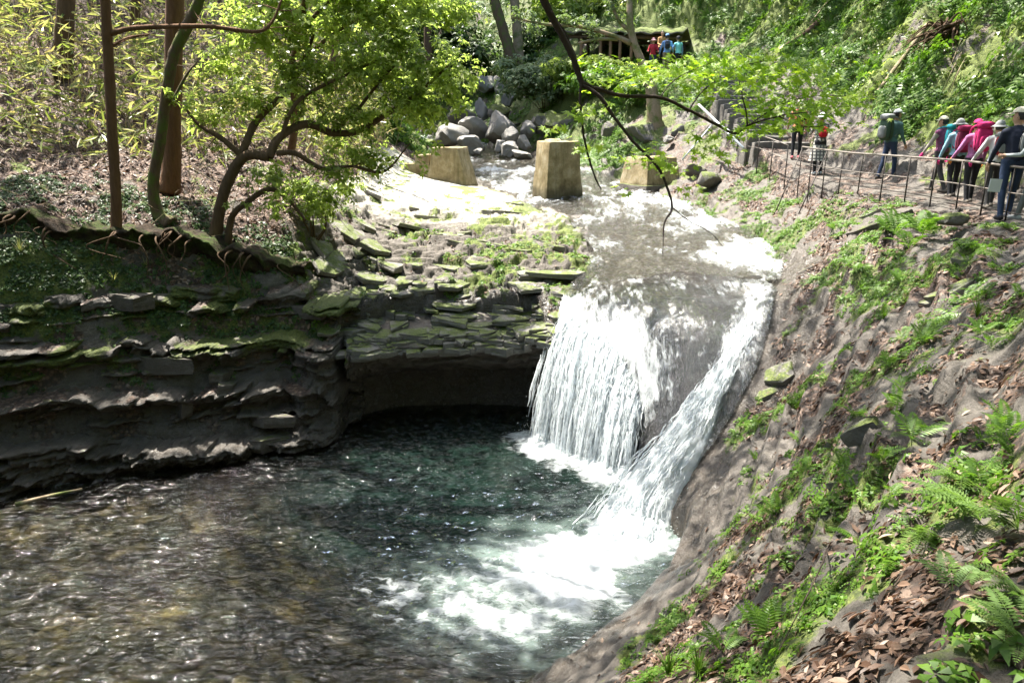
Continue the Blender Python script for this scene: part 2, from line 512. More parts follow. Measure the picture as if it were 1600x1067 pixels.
FIT_U = _rbf_fit(CP, 0.03)
FIT_R = _rbf_fit(RIVER_P, 0.05)

SHELF_POLY = [at(575, 250, 27)[:2], at(470, 330, 18.4)[:2], at(448, 400, 16.0)[:2], at(470, 470, 15.3)[:2], at(540, 545, 14.7)[:2], at(548, 600, 14.4)[:2], at(620, 640, 15.0)[:2], at(845, 640, 15.0)[:2],
              at(880, 520, 14.9)[:2], at(900, 460, 15.9)[:2], at(935, 425, 17.0)[:2], at(945, 390, 18.5)[:2], at(915, 352, 20.8)[:2], at(860, 322, 23.2)[:2], at(800, 300, 25.6)[:2], at(745, 285, 27.6)[:2], at(700, 262, 29.5)[:2], at(620, 245, 30)[:2]]

def masks(x, y):
    pd, _, _ = poly_dist(x, y, POOL, True)
    sd = np.where(in_poly(x, y, POOL), -pd, pd)                     # <0 inside the pool
    rd, _, _ = poly_dist(x, y, RIVER_POLY, True)
    rs = np.where(in_poly(x, y, RIVER_POLY), -rd, rd)
    hd, _, _ = poly_dist(x, y, SHELF_POLY, True)
    hs = np.where(in_poly(x, y, SHELF_POLY), -hd, hd)
    td, tz, _ = poly_dist(x, y, PATH)
    # which side of the valley: right of the line river - pool - camera
    return sd, rs, hs, td, tz

FALL_MID = [V(2.2, 11.2), V(3.9, 13.6), V(4.9, 15.0)]
DOME_POLY = [at(885, 460, 15.9)[:2], at(870, 530, 15.0)[:2], at(850, 640, 14.9)[:2], atz(920, 696, ZP)[:2], atz(1000, 750, ZP)[:2], atz(1030, 810, ZP)[:2],
             at(1110, 690, 11.6)[:2], at(1180, 560, 12.6)[:2], at(1205, 470, 14.2)[:2], at(1195, 435, 15.3)[:2], at(1050, 425, 16.3)[:2]]

def ground(x, y, detail=True):
    """height of the land and its surface masks (moss, wet, litter)"""
    x = np.asarray(x, float); y = np.asarray(y, float)
    z = _rbf_eval(FIT_U, x, y)
    sd, rs, hs, td, tz = masks(x, y)
    dome = in_poly(x, y, DOME_POLY)
    dd, _, _ = poly_dist(x, y, DOME_POLY, True)
    domew = np.where(dome, 1.0, 1 - sstep(0.0, 0.5, dd))
    shelf = sstep(0.15, -0.25, hs) * (1 - domew)
    riverw = sstep(0.25, -0.35, rs)
    pathw = sstep(1.0, 0.65, td) * (y < 25)
    east = x - np.interp(y, [-5, 0, 4, 7.3, 10, 11, 13.6, 15.5, 18, 22.5, 26, 30, 37, 46], [-0.5, -0.5, 0.3, 0.2, 2.4, 2.6, 4.0, 3.8, 4.5, 4.6, 3.2, 2.5, 1.2, -3])
    right = sstep(-0.3, 0.4, east)
    hill = sstep(0.2, 1.4, x - np.interp(y, [-5, 3, 8, 12, 24, 35, 40, 47], [2.5, 4.8, 8.0, 10.2, 10.2, 10.6, 10.6, 3.0])) 
    left = (1 - right) * (1 - shelf) * (1 - riverw) * (1 - domew)
    back = sstep(30, 35, y)
    cliff = left * sstep(0.3, -0.4, y - np.interp(x, [-30, -14, -9.5, -7.6, -6.2, -5.2, -4.6], [13.4, 13.6, 14.2, 15.5, 15.7, 16.6, 17.5])) * (1 - back)
    n1 = fbm(x * 0.5, y * 0.5, 4, 3)
    n2 = fbm(x * 2.1, y * 2.1, 4, 21)
    n3 = fbm(x * 7.0, y * 7.0, 3, 41)
    # bedded rock: shelves that dip towards the pool, cut by joints
    zs = z.copy()
    if detail:
        warp = 0.10 * n1 + 0.05 * n2
        # shelf: shingled plates
        a = 0.42
        u = (x * math.cos(a) + y * math.sin(a)); v = (-x * math.sin(a) + y * math.cos(a))
        f1, f2, cid, dx, dy = worley(u * 0.85 + 0.25 * n2 + 3, v * 1.9 + 0.25 * n1, 7)
        f1b, f2b, cidb, dxb, dyb = worley(u * 2.0 + 0.3 * n2, v * 4.4 + 0.2 * n1, 13)
        amp = shelf * sstep(26.5, 20.0, y)
        groove = sstep(0.10, 0.0, f2 - f1); grooveb = sstep(0.12, 0.0, f2b - f1b)
        zsh = (cid - 0.5) * 0.20 + dy * 0.10 * (cid - 0.25) - groove * 0.10 + (cidb - 0.5) * 0.10 - dyb * 0.05 - grooveb * 0.055 + 0.02 * n3
        tsh = terrace(z + 0.10 * x + warp * 0.7, 0.20, 0.16) - (z + 0.10 * x + warp * 0.7)
        zs = zs + amp * (zsh + 0.8 * tsh)
        # cliff on the left: ledges
        h = z + 0.09 * x + warp * 1.4
        tc = 0.95 * (terrace(h, 0.62, 0.08) - h) + 0.5 * (terrace(h + 0.3 * n2, 0.17, 0.2) - (h + 0.3 * n2))
        fc1, fc2, cc, dx2, dy2 = worley(x * 1.1 + 0.3 * n1 + 11, y * 0.9, 31)
        zs = zs + 0.3 * cliff * (tc + (cc - 0.5) * 0.22 - 0.13 * sstep(0.10, 0, fc2 - fc1) + 0.04 * n3)
        # right bank: low scarps running up the slope
        q = 0.78 * x - 0.62 * y
        hr = z + 0.10 * q + 0.22 * n1 + 0.05 * n2
        tr = terrace(hr, 0.36, 0.14) - hr
        rb = right * (1 - hill) * (1 - riverw) * (1 - pathw) * (1 - back) * (1 - domew)
        rb = rb * sstep(0.1, 1.6, dd)
        mask = sstep(-0.25, 0.35, fbm(x * 0.45 + 7, y * 0.45, 3, 77))
        wetside = sstep(1.5, 0.4, sd)
        fr1, fr2, cr, dx3, dy3 = worley((0.6 * x + 0.8 * y) * 1.3 + 0.3 * n2, (0.8 * x - 0.6 * y) * 3.0 + 0.3 * n1, 51)
        fz1, fz2, cz, dxz, dyz = worley(x * 2.3 + .35 * n2, y * 2.3 - .35 * n1, 57)
        fy1, fy2, cy2, dxy, dyy = worley(x * 6.1 + .4 * n2, y * 6.1, 58)
        facet = (cz - .5) * .07 + dxz * (cz - .5) * .10 + dyz * (cy2 * .5 - .25) * .05 - .035 * sstep(.07, 0, fz2 - fz1) + (cy2 - .5) * .022 - .012 * sstep(.08, 0, fy2 - fy1)
        zs = zs + right * (1 - hill) * (1 - riverw) * (1 - pathw) * (1 - back) * (1 - domew) * facet * sstep(0.0, .5, sd)
        zs = zs + rb * (tr * (0.25 + 0.75 * mask) * (1 - 0.6 * wetside) + 0.03 * n2 + 0.010 * n3 + (cr - 0.5) * 0.08 * mask - 0.05 * mask * sstep(0.12, 0, fr2 - fr1))
        # hillside and forest floor
        zs = zs + hill * (0.55 * n1 + 0.22 * n2 + 0.05 * n3) + left * (1 - cliff) * (0.18 * n1 + 0.12 * n2 + 0.03 * n3) + back * (1 - riverw) * (0.3 * n1 + 0.15 * n2)
        # smooth water-worn rock of the fall and river
        zs = zs - domew * 0.16 * np.exp(-((y - 15.5) / .55) ** 2)
        zs = zs + (domew) * (0.04 * n1 + 0.03 * n2) + riverw * (1 - domew) * (0.10 * n1 + 0.09 * n2)
    zs = zs * (1 - pathw) + (tz + 0.02 * n2 + 0.012 * n3) * pathw
    # the pool
    deep = np.clip(-sd, 0, 9)
    cx, cy = 0.3, 12.2
    hole = np.exp(-(((x - cx) / 4.2) ** 2 + ((y - cy) / 3.4) ** 2))
    bed = ZP - 0.16 - 0.10 * np.minimum(deep, 2.0) - 3.0 * hole * sstep(0, 1.2, deep) + (0.16 * n1 + 0.11 * n2 + 0.03 * n3) * (1 - hole)
    w = sstep(0.10, -0.06, sd)
    zs = np.where(sd > -0.06, np.maximum(zs, np.where(sd < 0.4, ZP - 0.25 + 0.3 * np.clip(sd, 0, 0.5), -99)), zs)
    zs = zs * (1 - w) + np.minimum(bed, ZP - 0.06) * w
    # surface masks
    m1 = fbm(x * 0.9 + 40, y * 0.9, 4, 91); m2 = fbm(x * 3.5, y * 3.5, 3, 95)
    moss = np.clip(left * (1 - cliff) * (0.25 + 0.5 * m1) + cliff * (0.52 + 0.9 * m1) * sstep(ZP + 0.8, ZP + 2.4, zs) + shelf * (0.52 + 0.7 * m1 + 0.4 * m2) * (0.55 + 0.45 * sstep(16.6, 15.2, y) + 0.4 * sstep(3, 0, x * -1))
                   + right * (1 - hill) * (1 - riverw) * (0.32 + 0.75 * m1 + 0.3 * m2) * sstep(0.3, 1.2, sd) * (1 - 0.8 * pathw) * (1 - domew) + hill * (0.72 + 0.35 * m1) + back * (0.62 + 0.3 * m1), 0, 1)
    moss = moss * (1 - riverw * 0.85) * sstep(-0.1, 0.25, sd)
    wet = np.clip(sstep(0.9, 0.05, sd) + domew + riverw + sstep(0.7, 0.0, rs) + right * (1 - hill) * sstep(1.8, 0.2, dd) * 0.9 + 0.35 * right * (1 - hill) + 0.35 * cliff, 0, 1)
    l1 = fbm(x * 1.3 + 9, y * 1.3, 4, 61)
    litter = np.clip(left * (1 - cliff) * (0.75 + 0.4 * l1) + cliff * (0.36 + 0.6 * l1) + right * (1 - hill) * (1 - domew) * (0.42 + 0.8 * l1) * sstep(0.5, 1.6, sd) * sstep(0.2, 1.2, rs) + hill * (0.12 + 0.4 * l1) + back * (0.15 + 0.6 * l1) + shelf * (0.02 + 0.35 * l1), 0, 1)
    litter = litter * (1 - riverw) * sstep(0, 0.3, sd)
    reg = np.full(x.shape, 0)                                        # left bank
    reg = np.where(hill > 0.5, 4, np.where(right > 0.5, 3, reg))
    reg = np.where((y > 31) & (reg != 4), 5, reg)
    reg = np.where(hs < 0, 1, reg)
    reg = np.where((td < 0.85) & (y < 24.6), 6, reg)
    reg = np.where(rs < 0, 2, reg)
    reg = np.where(dome & (y < 15.25 + 0.35 * n2), 7, np.where(dome, 2, reg))
    return zs, moss, wet, litter, reg

def _cell(g, v):
    i = np.clip(np.searchsorted(g, v) - 1, 0, len(g) - 2)
    return i, np.clip((v - g[i]) / (g[i + 1] - g[i]), 0, 1)

def samp(a, x, y):
    """value of a gridded field at points"""
    x = np.asarray(x, float); y = np.asarray(y, float)
    i, fx = _cell(GX, x); j, fy = _cell(GY, y)
    return (a[j, i] * (1 - fx) + a[j, i + 1] * fx) * (1 - fy) + (a[j + 1, i] * (1 - fx) + a[j + 1, i + 1] * fx) * fy

def gz(x, y):
    return float(samp(ZZ, np.array([x]), np.array([y]))[0])

def gnorm(x, y, e=0.12):
    n = np.stack([-(samp(ZZ, x + e, y) - samp(ZZ, x - e, y)) / (2 * e), -(samp(ZZ, x, y + e) - samp(ZZ, x, y - e)) / (2 * e), np.ones(np.shape(x))], -1)
    return n / np.linalg.norm(n, axis=-1, keepdims=True)

def hit(px, py, tmax=60.0):
    """where the line of sight through a spot of the photograph meets the land"""
    x, yy, zz = ray(px, py)
    t = 1.5 * (tmax / 1.5) ** np.linspace(0, 1, 900)
    g = samp(ZZ, x * t, yy * t)
    k = int(np.argmax(g > zz * t))
    p = np.array((x, yy, zz)) * t[k]
    return V(p[0], p[1], g[k])

def axis(*segs):
    out = []
    for a, b, s in segs:
        out.append(np.linspace(a, b, max(2, int(round((b - a) / s))), endpoint=False))
    return np.concatenate(out + [[segs[-1][1]]])

GX = axis((-30, -14, 0.35), (-14, -10, 0.11), (-10, -6.5, 0.05), (-6.5, 6.2, 0.036), (6.2, 10.5, 0.07), (10.5, 20, 0.14), (20, 34, 0.5))
GY = axis((-18, -6, 0.6), (-6, 1.6, 0.3), (1.6, 9, 0.05), (9, 13, 0.042), (13, 18.6, 0.032), (18.6, 24, 0.06), (24, 32, 0.09), (32, 50, 0.18), (50, 76, 0.6))
XX, YY = np.meshgrid(GX, GY)
ZZ, MO, WE, LI, RE = ground(XX, YY)

# ---- ground material
def make_ground_mat(name="rock_moss_and_litter", fixed=None, pale=0.0):
    k = NT(name)
    p = k.pos()
    if fixed is None:
        mk = k.sep(k.attr("mask", 'Color'))
    else:                                            # loose stones: moss settles on what faces up
        up = k.n("SeparateXYZ"); k.l(k.n("NewGeometry").outputs['Normal'], up.inputs[0])
        mo = k.math('MULTIPLY', k.ramp(up.outputs[2], [(0.2, 0.15), (0.75, 1.0)]), fixed[0])
        mk = [mo, k.n("Value").outputs[0], k.n("Value").outputs[0]]
        mk[1].default_value = fixed[1]; mk[2].default_value = fixed[2]
    n_big = k.noise(p, 0.9, 5, 0.6)
    n_mid = k.noise(p, 5.0, 6, 0.62)
    n_fin = k.noise(p, 26.0, 5, 0.65)
    lay = k.noise(k.mapping(p, (1.2, 1.2, 11.0)), 1.6, 5, 0.6, 0.4)
    n_rock = k.math('ADD', k.math('MULTIPLY', n_mid, 0.55), k.math('MULTIPLY', k.noise(p, 38.0, 6, 0.7), 0.45))
    rock = k.ramp(n_rock, [(0.33, (0.032, 0.027, 0.022)), (0.49, (0.088, 0.075, 0.062)), (0.64, (0.195, 0.175, 0.155))])
    rock = k.mix(k.ramp(lay, [(0.35, 0.0), (0.65, 0.55)]), rock, (0.10, 0.088, 0.075))
    rock = k.mix(k.ramp(n_big, [(0.45, 0.0), (0.7, 0.5)]), rock, (0.115, 0.096, 0.084))
    lich = k.ramp(k.noise(p, 9.0, 4, 0.7), [(0.64, 0.0), (0.74, 0.4)])
    rock = k.mix(lich, rock, (0.27, 0.27, 0.25))
    if fixed is None: rock = k.mix(k.attr('pale'), rock, (0.50, 0.47, 0.39))  # sun glare on the upper shelf, painted into the rock colour
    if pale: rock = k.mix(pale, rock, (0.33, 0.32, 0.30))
    # dead leaves lying too thick to count
    vc = k.voronoi(k.mapping(p, (1, 1, 1)), 15.0, 'Color')
    vd = k.voronoi(p, 15.0, 'Distance')
    leafc = k.ramp(k.sep(vc)[0], [(0.0, (0.045, 0.028, 0.02)), (0.35, (0.09, 0.052, 0.036)), (0.65, (0.155, 0.098, 0.07)), (0.9, (0.24, 0.17, 0.13)), (1.0, (0.31, 0.24, 0.20))])
    leafc = k.mix(k.ramp(vd, [(0.35, 0.0), (0.75, 0.85)]), leafc, (0.03, 0.02, 0.015))
    lm = k.math('ADD', mk[2], k.math('MULTIPLY', k.math('SUBTRACT', n_mid, 0.5), 1.3))
    lm = k.ramp(lm, [(0.42, 0.0), (0.55, 1.0)])
    col = k.mix(lm, rock, leafc)
    # moss
    mossc = k.ramp(n_fin, [(0.3, (0.022, 0.040, 0.006)), (0.5, (0.085, 0.115, 0.016)), (0.72, (0.20, 0.235, 0.040))])
    mm = k.math('ADD', mk[0], k.math('MULTIPLY', k.math('SUBTRACT', k.noise(p, 3.1, 6, 0.7), 0.5), 1.5))
    mm = k.ramp(mm, [(0.44, 0.0), (0.60, 0.95)])
    col = k.mix(mm, col, mossc)
    wetd = k.math('MULTIPLY', mk[1], 0.8)
    col = k.mix(wetd, col, k.mix(1.0, col, (0.45, 0.42, 0.38), 'MULTIPLY'))
    rough = k.math('SUBTRACT', 0.86, k.math('MULTIPLY', k.math('MULTIPLY', mk[1], k.math('SUBTRACT', 1.0, k.math('MULTIPLY', mm, 0.7))), k.math('ADD', 0.40, k.math('MULTIPLY', n_mid, 0.42))))
    hgt = k.math('ADD', k.math('MULTIPLY', n_mid, 0.6), k.math('ADD', k.math('MULTIPLY', k.noise(p, 30.0, 6, 0.75), 0.55), k.math('MULTIPLY', lay, 0.4)))
    hgt = k.math('ADD', hgt, k.math('MULTIPLY', k.math('MULTIPLY', lm, vd), -0.5))
    crk = k.voronoi(k.mapping(k.math('ADD', 0, 0) if False else p, (1, 1, 1.6)), 4.5, 'Distance', 'DISTANCE_TO_EDGE')
    hgt = k.math('ADD', hgt, k.math('MULTIPLY', k.ramp(crk, [(0.0, 0.0), (0.10, 1.0)]), 0.09))
    nrm = k.bump(hgt, 0.9, 0.055)
    return k.done(k.principled(col, rough, nrm, 0.5))

GROUND_MAT = make_ground_mat()
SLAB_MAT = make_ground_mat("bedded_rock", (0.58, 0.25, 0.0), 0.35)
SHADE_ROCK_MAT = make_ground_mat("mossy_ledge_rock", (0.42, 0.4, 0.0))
BOULDER_MAT = make_ground_mat("boulder_rock", (0.22, 0.2, 0.0), 0.55)
MOSSY_MAT = make_ground_mat("mossy_boulder_rock", (0.72, 0.2, 0.0), 0.2)

def make_bed_mat():
    k = NT("stream_bed_stone")
    p = k.pos()
    n = k.noise(p, 1.6, 6, 0.65); f = k.noise(p, 9, 5, 0.6)
    c = k.ramp(n, [(0.34, (0.008, 0.006, 0.004)), (0.52, (0.030, 0.020, 0.009)), (0.64, (0.105, 0.070, 0.026)), (0.76, (0.24, 0.18, 0.07))])
    c = k.mix(k.ramp(f, [(0.45, 0.0), (0.7, 0.7)]), c, (0.03, 0.026, 0.012))
    return k.done(k.principled(c, 0.7, k.bump(f, 0.6, 0.05), 0.3))
BED_MAT = make_bed_mat()
DOME_MAT = plain_mat("wet_dark_rock", (0.042, 0.039, 0.039), 0.3, 0.6, 3.0, 0.5)
RIVERBED_MAT = plain_mat("dark_stream_stone", (0.050, 0.042, 0.032), 0.5, 0.7, 2.5, 0.6)

def split_ground():
    ny, nx = XX.shape
    idx = np.arange(ny * nx).reshape(ny, nx)
    q = np.stack([idx[:-1, :-1], idx[:-1, 1:], idx[1:, 1:], idx[1:, :-1]], -1).reshape(-1, 4)
    rq = RE[:-1, :-1].ravel()
    zmax = np.maximum(np.maximum(ZZ[:-1, :-1], ZZ[1:, :-1]), np.maximum(ZZ[:-1, 1:], ZZ[1:, 1:])).ravel()
    rq = np.where(zmax < ZP - 0.03, 8, rq)
    co = np.stack([XX.ravel(), YY.ravel(), ZZ.ravel()], -1)
    mk = np.stack([MO.ravel(), WE.ravel(), LI.ravel()], -1)
    pl = (sstep(19.5, 23.5, YY) * (RE == 1) * np.clip(.85 + .3 * fbm(XX * .7, YY * .7, 3, 71), 0, 1)).ravel()  # blown-out sunlight laid over the far shelf as lighter rock
    names = ["left_bank_terrain", "rock_shelf", "river_bed", "right_bank_terrain", "hillside", "valley_terrain", "rocky_path", "waterfall_rock", "pool_bed"]
    labs = ["shaded left bank of mossy ledges and leaf litter", "flat sunlit shelf of cracked mossy rock beside the fall", "rocky stream bed above the fall", "wet right bank rock slope with moss and dead leaves",
            "steep green hillside above the path", "mossy valley slopes behind the boulders", "worn rock path behind the railing", "smooth dark rock under the waterfall", "brown rocky bed of the plunge pool"]
    out = {}
    for i, nm in enumerate(names):
        f = q[rq == i]
        if not len(f): continue
        u, inv = np.unique(f, return_inverse=True)
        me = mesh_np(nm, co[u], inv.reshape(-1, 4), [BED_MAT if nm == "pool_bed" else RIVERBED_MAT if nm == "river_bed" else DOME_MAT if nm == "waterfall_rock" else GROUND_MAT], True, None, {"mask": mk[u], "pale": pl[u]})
        out[nm] = link(nm, me, None, labs[i], None, None, "structure")
    return out

LAND = split_ground()
# ------------------------------------------------------------------ water
def make_water_mat(name, tint, murk_col, wave=1.0, streak=(1, 1, 1), srot=(0, 0, 0), ior=1.7, fine=1.0):
    k = NT(name)
    p = k.pos()
    mk = k.sep(k.attr("mask", 'Color'))              # foam, murk, chop
    sv = k.mapping(p, streak, srot)
    n1 = k.noise(sv, 4.2, 1.6, 0.45, 0.8)
    n2 = k.noise(sv, 15.0, 4, 0.6, 0.4)
    n3 = k.noise(sv, 42.0, 3, 0.6)
    h = k.math('ADD', k.math('MULTIPLY', n1, 1.0), k.math('ADD', k.math('MULTIPLY', n2, 0.26 * fine), k.math('MULTIPLY', n3, 0.05 * fine)))
    nrm = k.bump(k.math('MULTIPLY', h, k.math('ADD', 0.25, mk[2])), 1.0, 0.085 * wave)
    fr = k.n("Fresnel"); fr.inputs[0].default_value = ior; k.l(nrm, fr.inputs['Normal'])
    gl = k.n("BsdfGlossy"); gl.inputs['Roughness'].default_value = 0.05; k.l(nrm, gl.inputs['Normal'])
    gl.inputs['Color'].default_value = (1, 1, 1, 1)
    tr = k.n("BsdfTransparent"); tr.inputs[0].default_value = (*tint, 1)
    df = k.n("BsdfDiffuse"); k.l(k.mix(k.attr('milk'), murk_col, (0.22, 0.28, 0.26)), df.inputs[0])
    body = k.mixsh(mk[1], tr.outputs[0], df.outputs[0])
    wat = k.mixsh(fr.outputs[0], body, gl.outputs[0])
    fn = k.noise(sv, 5.0, 9, 0.74, 1.2)
    fm = k.math('ADD', mk[0], k.math('MULTIPLY', k.math('SUBTRACT', fn, 0.5), 1.7))
    fm = k.ramp(fm, [(0.32, 0.0), (0.6, 0.40), (1.0, 0.97)])
    fm = k.math('MULTIPLY', fm, k.ramp(mk[0], [(0.02, 0.0), (0.15, 1.0)]))
    fo = k.principled((0.70, 0.74, 0.76), 0.6, k.bump(fn, 0.6, 0.04), 0.3)
    tl = k.n("BsdfTranslucent"); tl.inputs[0].default_value = (0.8, 0.86, 0.88, 1)
    fo = k.mixsh(0.3, fo, tl.outputs[0])
    return k.done(k.mixsh(fm, wat, fo))

POOL_MAT = make_water_mat("pool_water", (0.56, 0.60, 0.52), (0.005, 0.0125, 0.0095), 2.2, (0.8, 1.9, 1), (0, 0, 0.25), 1.38, 0.4)
RIVER_MAT = make_water_mat("river_water", (0.90, 0.88, 0.80), (0.08, 0.07, 0.05), 2.0, (2.2, 0.8, 1), (0, 0, 0.25))
FILM_MAT = make_water_mat("falling_film_water", (0.92, 0.92, 0.92), (0.12, 0.12, 0.12), 1.7, (3.2, 0.7, 0.7), (0, 0, 0.3), 1.75, 1.6)

# -- plunge pool
FOOT = [atz(838, 690, ZP), atz(872, 706, ZP), atz(910, 722, ZP), atz(945, 735, ZP), atz(976, 742, ZP)]
PLUME = [atz(1010, 820, ZP), atz(965, 842, ZP), atz(915, 872, ZP), atz(865, 905, ZP), atz(815, 935, ZP)]
def build_pool():
    gx = axis((-30, -12, 0.3), (-12, -7.5, 0.07), (-7.5, 3.4, 0.038)); gy = axis((-2, 4.5, 0.2), (4.5, 9, 0.05), (9, 16.4, 0.036))
    x, y = np.meshgrid(gx, gy)
    pd, _, _ = poly_dist(x, y, POOL, True); inside = in_poly(x, y, POOL)
    sd = np.where(inside, -pd, pd)
    df, _, _ = poly_dist(x, y, [p[:2] for p in FOOT])
    dp, _, tp = poly_dist(x, y, [p[:2] for p in PLUME])
    wv = fbm(x * 1.4 + 3, y * 1.4, 3, 5)
    a = fbm(x * 0.9, y * 0.9, 4, 205)
    swirl = fbm(x * 1.1 + 1.3 * a, y * 2.3 - 1.0 * a, 4, 211)
    wid = 0.72 + 0.08 * tp
    foam = 1.0 * sstep(1.0, 0.05, df + 0.35 * wv) + 1.35 * sstep(1.3, 0.15, dp / wid - 0.05 + 0.45 * wv + 0.25 * swirl) * sstep(4.6, 2.2, tp)
    # foam drawn out across the pool in wisps
    c0 = atz(775, 935, ZP)
    r = np.hypot((x - c0[0]) / 2.1, (y - c0[1]) / 1.35)
    foam = foam + 0.40 * sstep(1.2, 0.2, r) * sstep(-0.35, 0.6, swirl) + 0.20 * sstep(1.3, 0.5, r)
    c1 = atz(600, 900, ZP)
    foam = foam + 0.20 * sstep(2.0, 0.3, np.hypot(x - c1[0], y - c1[1])) * sstep(0.1, 0.6, swirl)
    shallow_ripple = sstep(-3.0, -6.0, x + 0.35 * (y - 11)) 
    foam = foam + 0.24 * sstep(0.15, 0.8, fbm((x * .96 + y * .26) * 0.8, (-x * .26 + y * .96) * 3.4, 4, 221)) * sstep(10.6, 8.0, y)  # whitecap streaks that also paint in the white of ripple glints
    foam = np.clip(foam, 0, 1.3)
    cx, cy = 0.3, 12.2
    hole = np.exp(-(((x - cx) / 3.9) ** 2 + ((y - cy) / 3.2) ** 2))
    milky = sstep(3.2, 0.8, dp + 0.4 * wv)
    murk = np.clip(0.95 * sstep(0.10, 0.62, hole) * 0.9, 0, 0.9)
    milk = np.clip(0.6 * sstep(1.9, 0.2, dp + 0.5 * wv) + 0.32 * sstep(1.5, 0.3, r + 0.3 * swirl), 0, 0.7)
    murk = np.maximum(murk, 0.75 * milk)
    chop = 0.50 + 0.95 * np.exp(-((x - 0.5) ** 2 + (y - 11.5) ** 2) / 14.0) + 0.25 * wv
    u = x * 0.96 + y * 0.26; v = -x * 0.26 + y * 0.96
    rg = lambda q: 0.6 - np.abs(q) * 1.6
    wave = 0.020 * fbm(u * 1.0, v * 2.2, 2, 231) + 0.024 * rg(perlin(u * 1.7 + 1.2 * wv, v * 4.2, 241)) + 0.011 * rg(perlin(u * 4.0 - wv, v * 7.6, 243))
    calm = 0.6 + 0.4 * sstep(0.03, 0.45, hole)
    chop = chop * calm; wave = wave * calm
    z = ZP + wave * (0.8 + 1.0 * np.clip(chop, 0, 1.3)) + np.clip(foam, 0, 1) * (0.03 + 0.05 * fbm(x * 3, y * 3, 4, 251))
    z = z + 0.16 * sstep(0.6, 0, dp) * sstep(2.2, 0.0, tp) + 0.10 * sstep(0.35, 0, df)
    ny, nx = x.shape
    idx = np.arange(ny * nx).reshape(ny, nx)
    q = np.stack([idx[:-1, :-1], idx[:-1, 1:], idx[1:, 1:], idx[1:, :-1]], -1).reshape(-1, 4)
    q = q[(sd < 0.5)[:-1, :-1].ravel()]
    co = np.stack([x.ravel(), y.ravel(), z.ravel()], -1)
    mk = np.stack([foam.ravel(), murk.ravel(), np.clip(chop, 0.1, 1.5).ravel()], -1)
    u_, inv = np.unique(q, return_inverse=True)
    me = mesh_np("pool_water", co[u_], inv.reshape(-1, 4), [POOL_MAT], True, None, {"mask": mk[u_], "milk": milk.ravel()[u_]})
    return link("pool_water", me, None, "dark green rippling water of the plunge pool with white foam", None, None, "structure")
build_pool()

# -- the stream above the fall
def stream_z(x, y):
    n = fbm(x * 2.2, y * 0.9, 4, 301); m = fbm(x * 0.8, y * 0.45, 3, 311)
    return _rbf_eval(FIT_R, x, y) + 0.05 * n + 0.05 * m
def build_river():
    gx = axis((-9, -2, 0.12), (-2, 7, 0.055)); gy = axis((15, 20, 0.05), (20, 30, 0.09), (30, 48, 0.16))
    x, y = np.meshgrid(gx, gy)
    z = _rbf_eval(FIT_R, x, y)
    rd, _, _ = poly_dist(x, y, RIVER_POLY, True); rs = np.where(in_poly(x, y, RIVER_POLY), -rd, rd)
    n = fbm(x * 2.2, y * 0.9, 4, 301); m = fbm(x * 0.8, y * 0.45, 3, 311)
    foam = 0.15 + 0.34 * m + 0.28 * n + 0.22 * fbm(x * 7, y * 3, 3, 303)
    def blob(px, py, Y, rx, ry, a):
        c = at(px, py, Y); return a * np.exp(-((x - c[0]) / rx) ** 2 - ((y - c[1]) / ry) ** 2)
    foam = foam + blob(1150, 398, 17.0, 1.1, 1.0, 0.75) + blob(790, 290, 28, 1.5, 1.8, 0.55) + blob(1010, 310, 25.0, 1.6, 1.3, 0.6) + blob(800, 264, 31.6, 2.0, 0.5, 0.7) + blob(640, 216, 44.5, 1.0, 2.2, 0.9) \
        + blob(1090, 345, 21, 0.8, 2.0, 0.5) + blob(960, 330, 22.6, 1.2, 1.0, 0.3) - blob(1040, 425, 16.3, 1.4, 0.9, 0.45) + blob(830, 305, 25.5, 0.8, 1.2, 0.6)
    foam = np.clip(foam, 0, 1.1)
    z = stream_z(x, y) + 0.05 * np.clip(foam, 0, 1) * fbm(x * 5, y * 3, 3, 321) * sstep(16.4, 17.2, y)
    dmi = in_poly(x, y, DOME_POLY)
    ddm, _, _ = poly_dist(x, y, DOME_POLY, True)
    rs = np.where(dmi & (ddm > 0.12), 9.0, rs)
    mk = np.stack([foam.ravel(), np.full(x.size, 0.12), np.full(x.size, 0.8) + 0.3 * n.ravel()], -1)
    ny, nx = x.shape
    idx = np.arange(ny * nx).reshape(ny, nx)
    q = np.stack([idx[:-1, :-1], idx[:-1, 1:], idx[1:, 1:], idx[1:, :-1]], -1).reshape(-1, 4)
    q = q[(rs < 0.3)[:-1, :-1].ravel()]
    co = np.stack([x.ravel(), y.ravel(), z.ravel()], -1)
    u_, inv = np.unique(q, return_inverse=True)
    me = mesh_np("river_water", co[u_], inv.reshape(-1, 4), [RIVER_MAT], True, None, {"mask": mk[u_]})
    return link("river_water", me, None, "clear rushing stream with white riffles between the concrete piers", None, None, "structure")
build_river()

# -- the fall
WF = empty("waterfall", atz(945, 735, ZP), "white waterfall spilling over a grey rock dome into the pool")
WF["kind"] = "structure"
WFO = np.array(WF.location)
def wf_part(name, me, kind=None):
    o = link(name, me, WF); o.location = (0, 0, 0)
    if kind: o["kind"] = kind
    return o

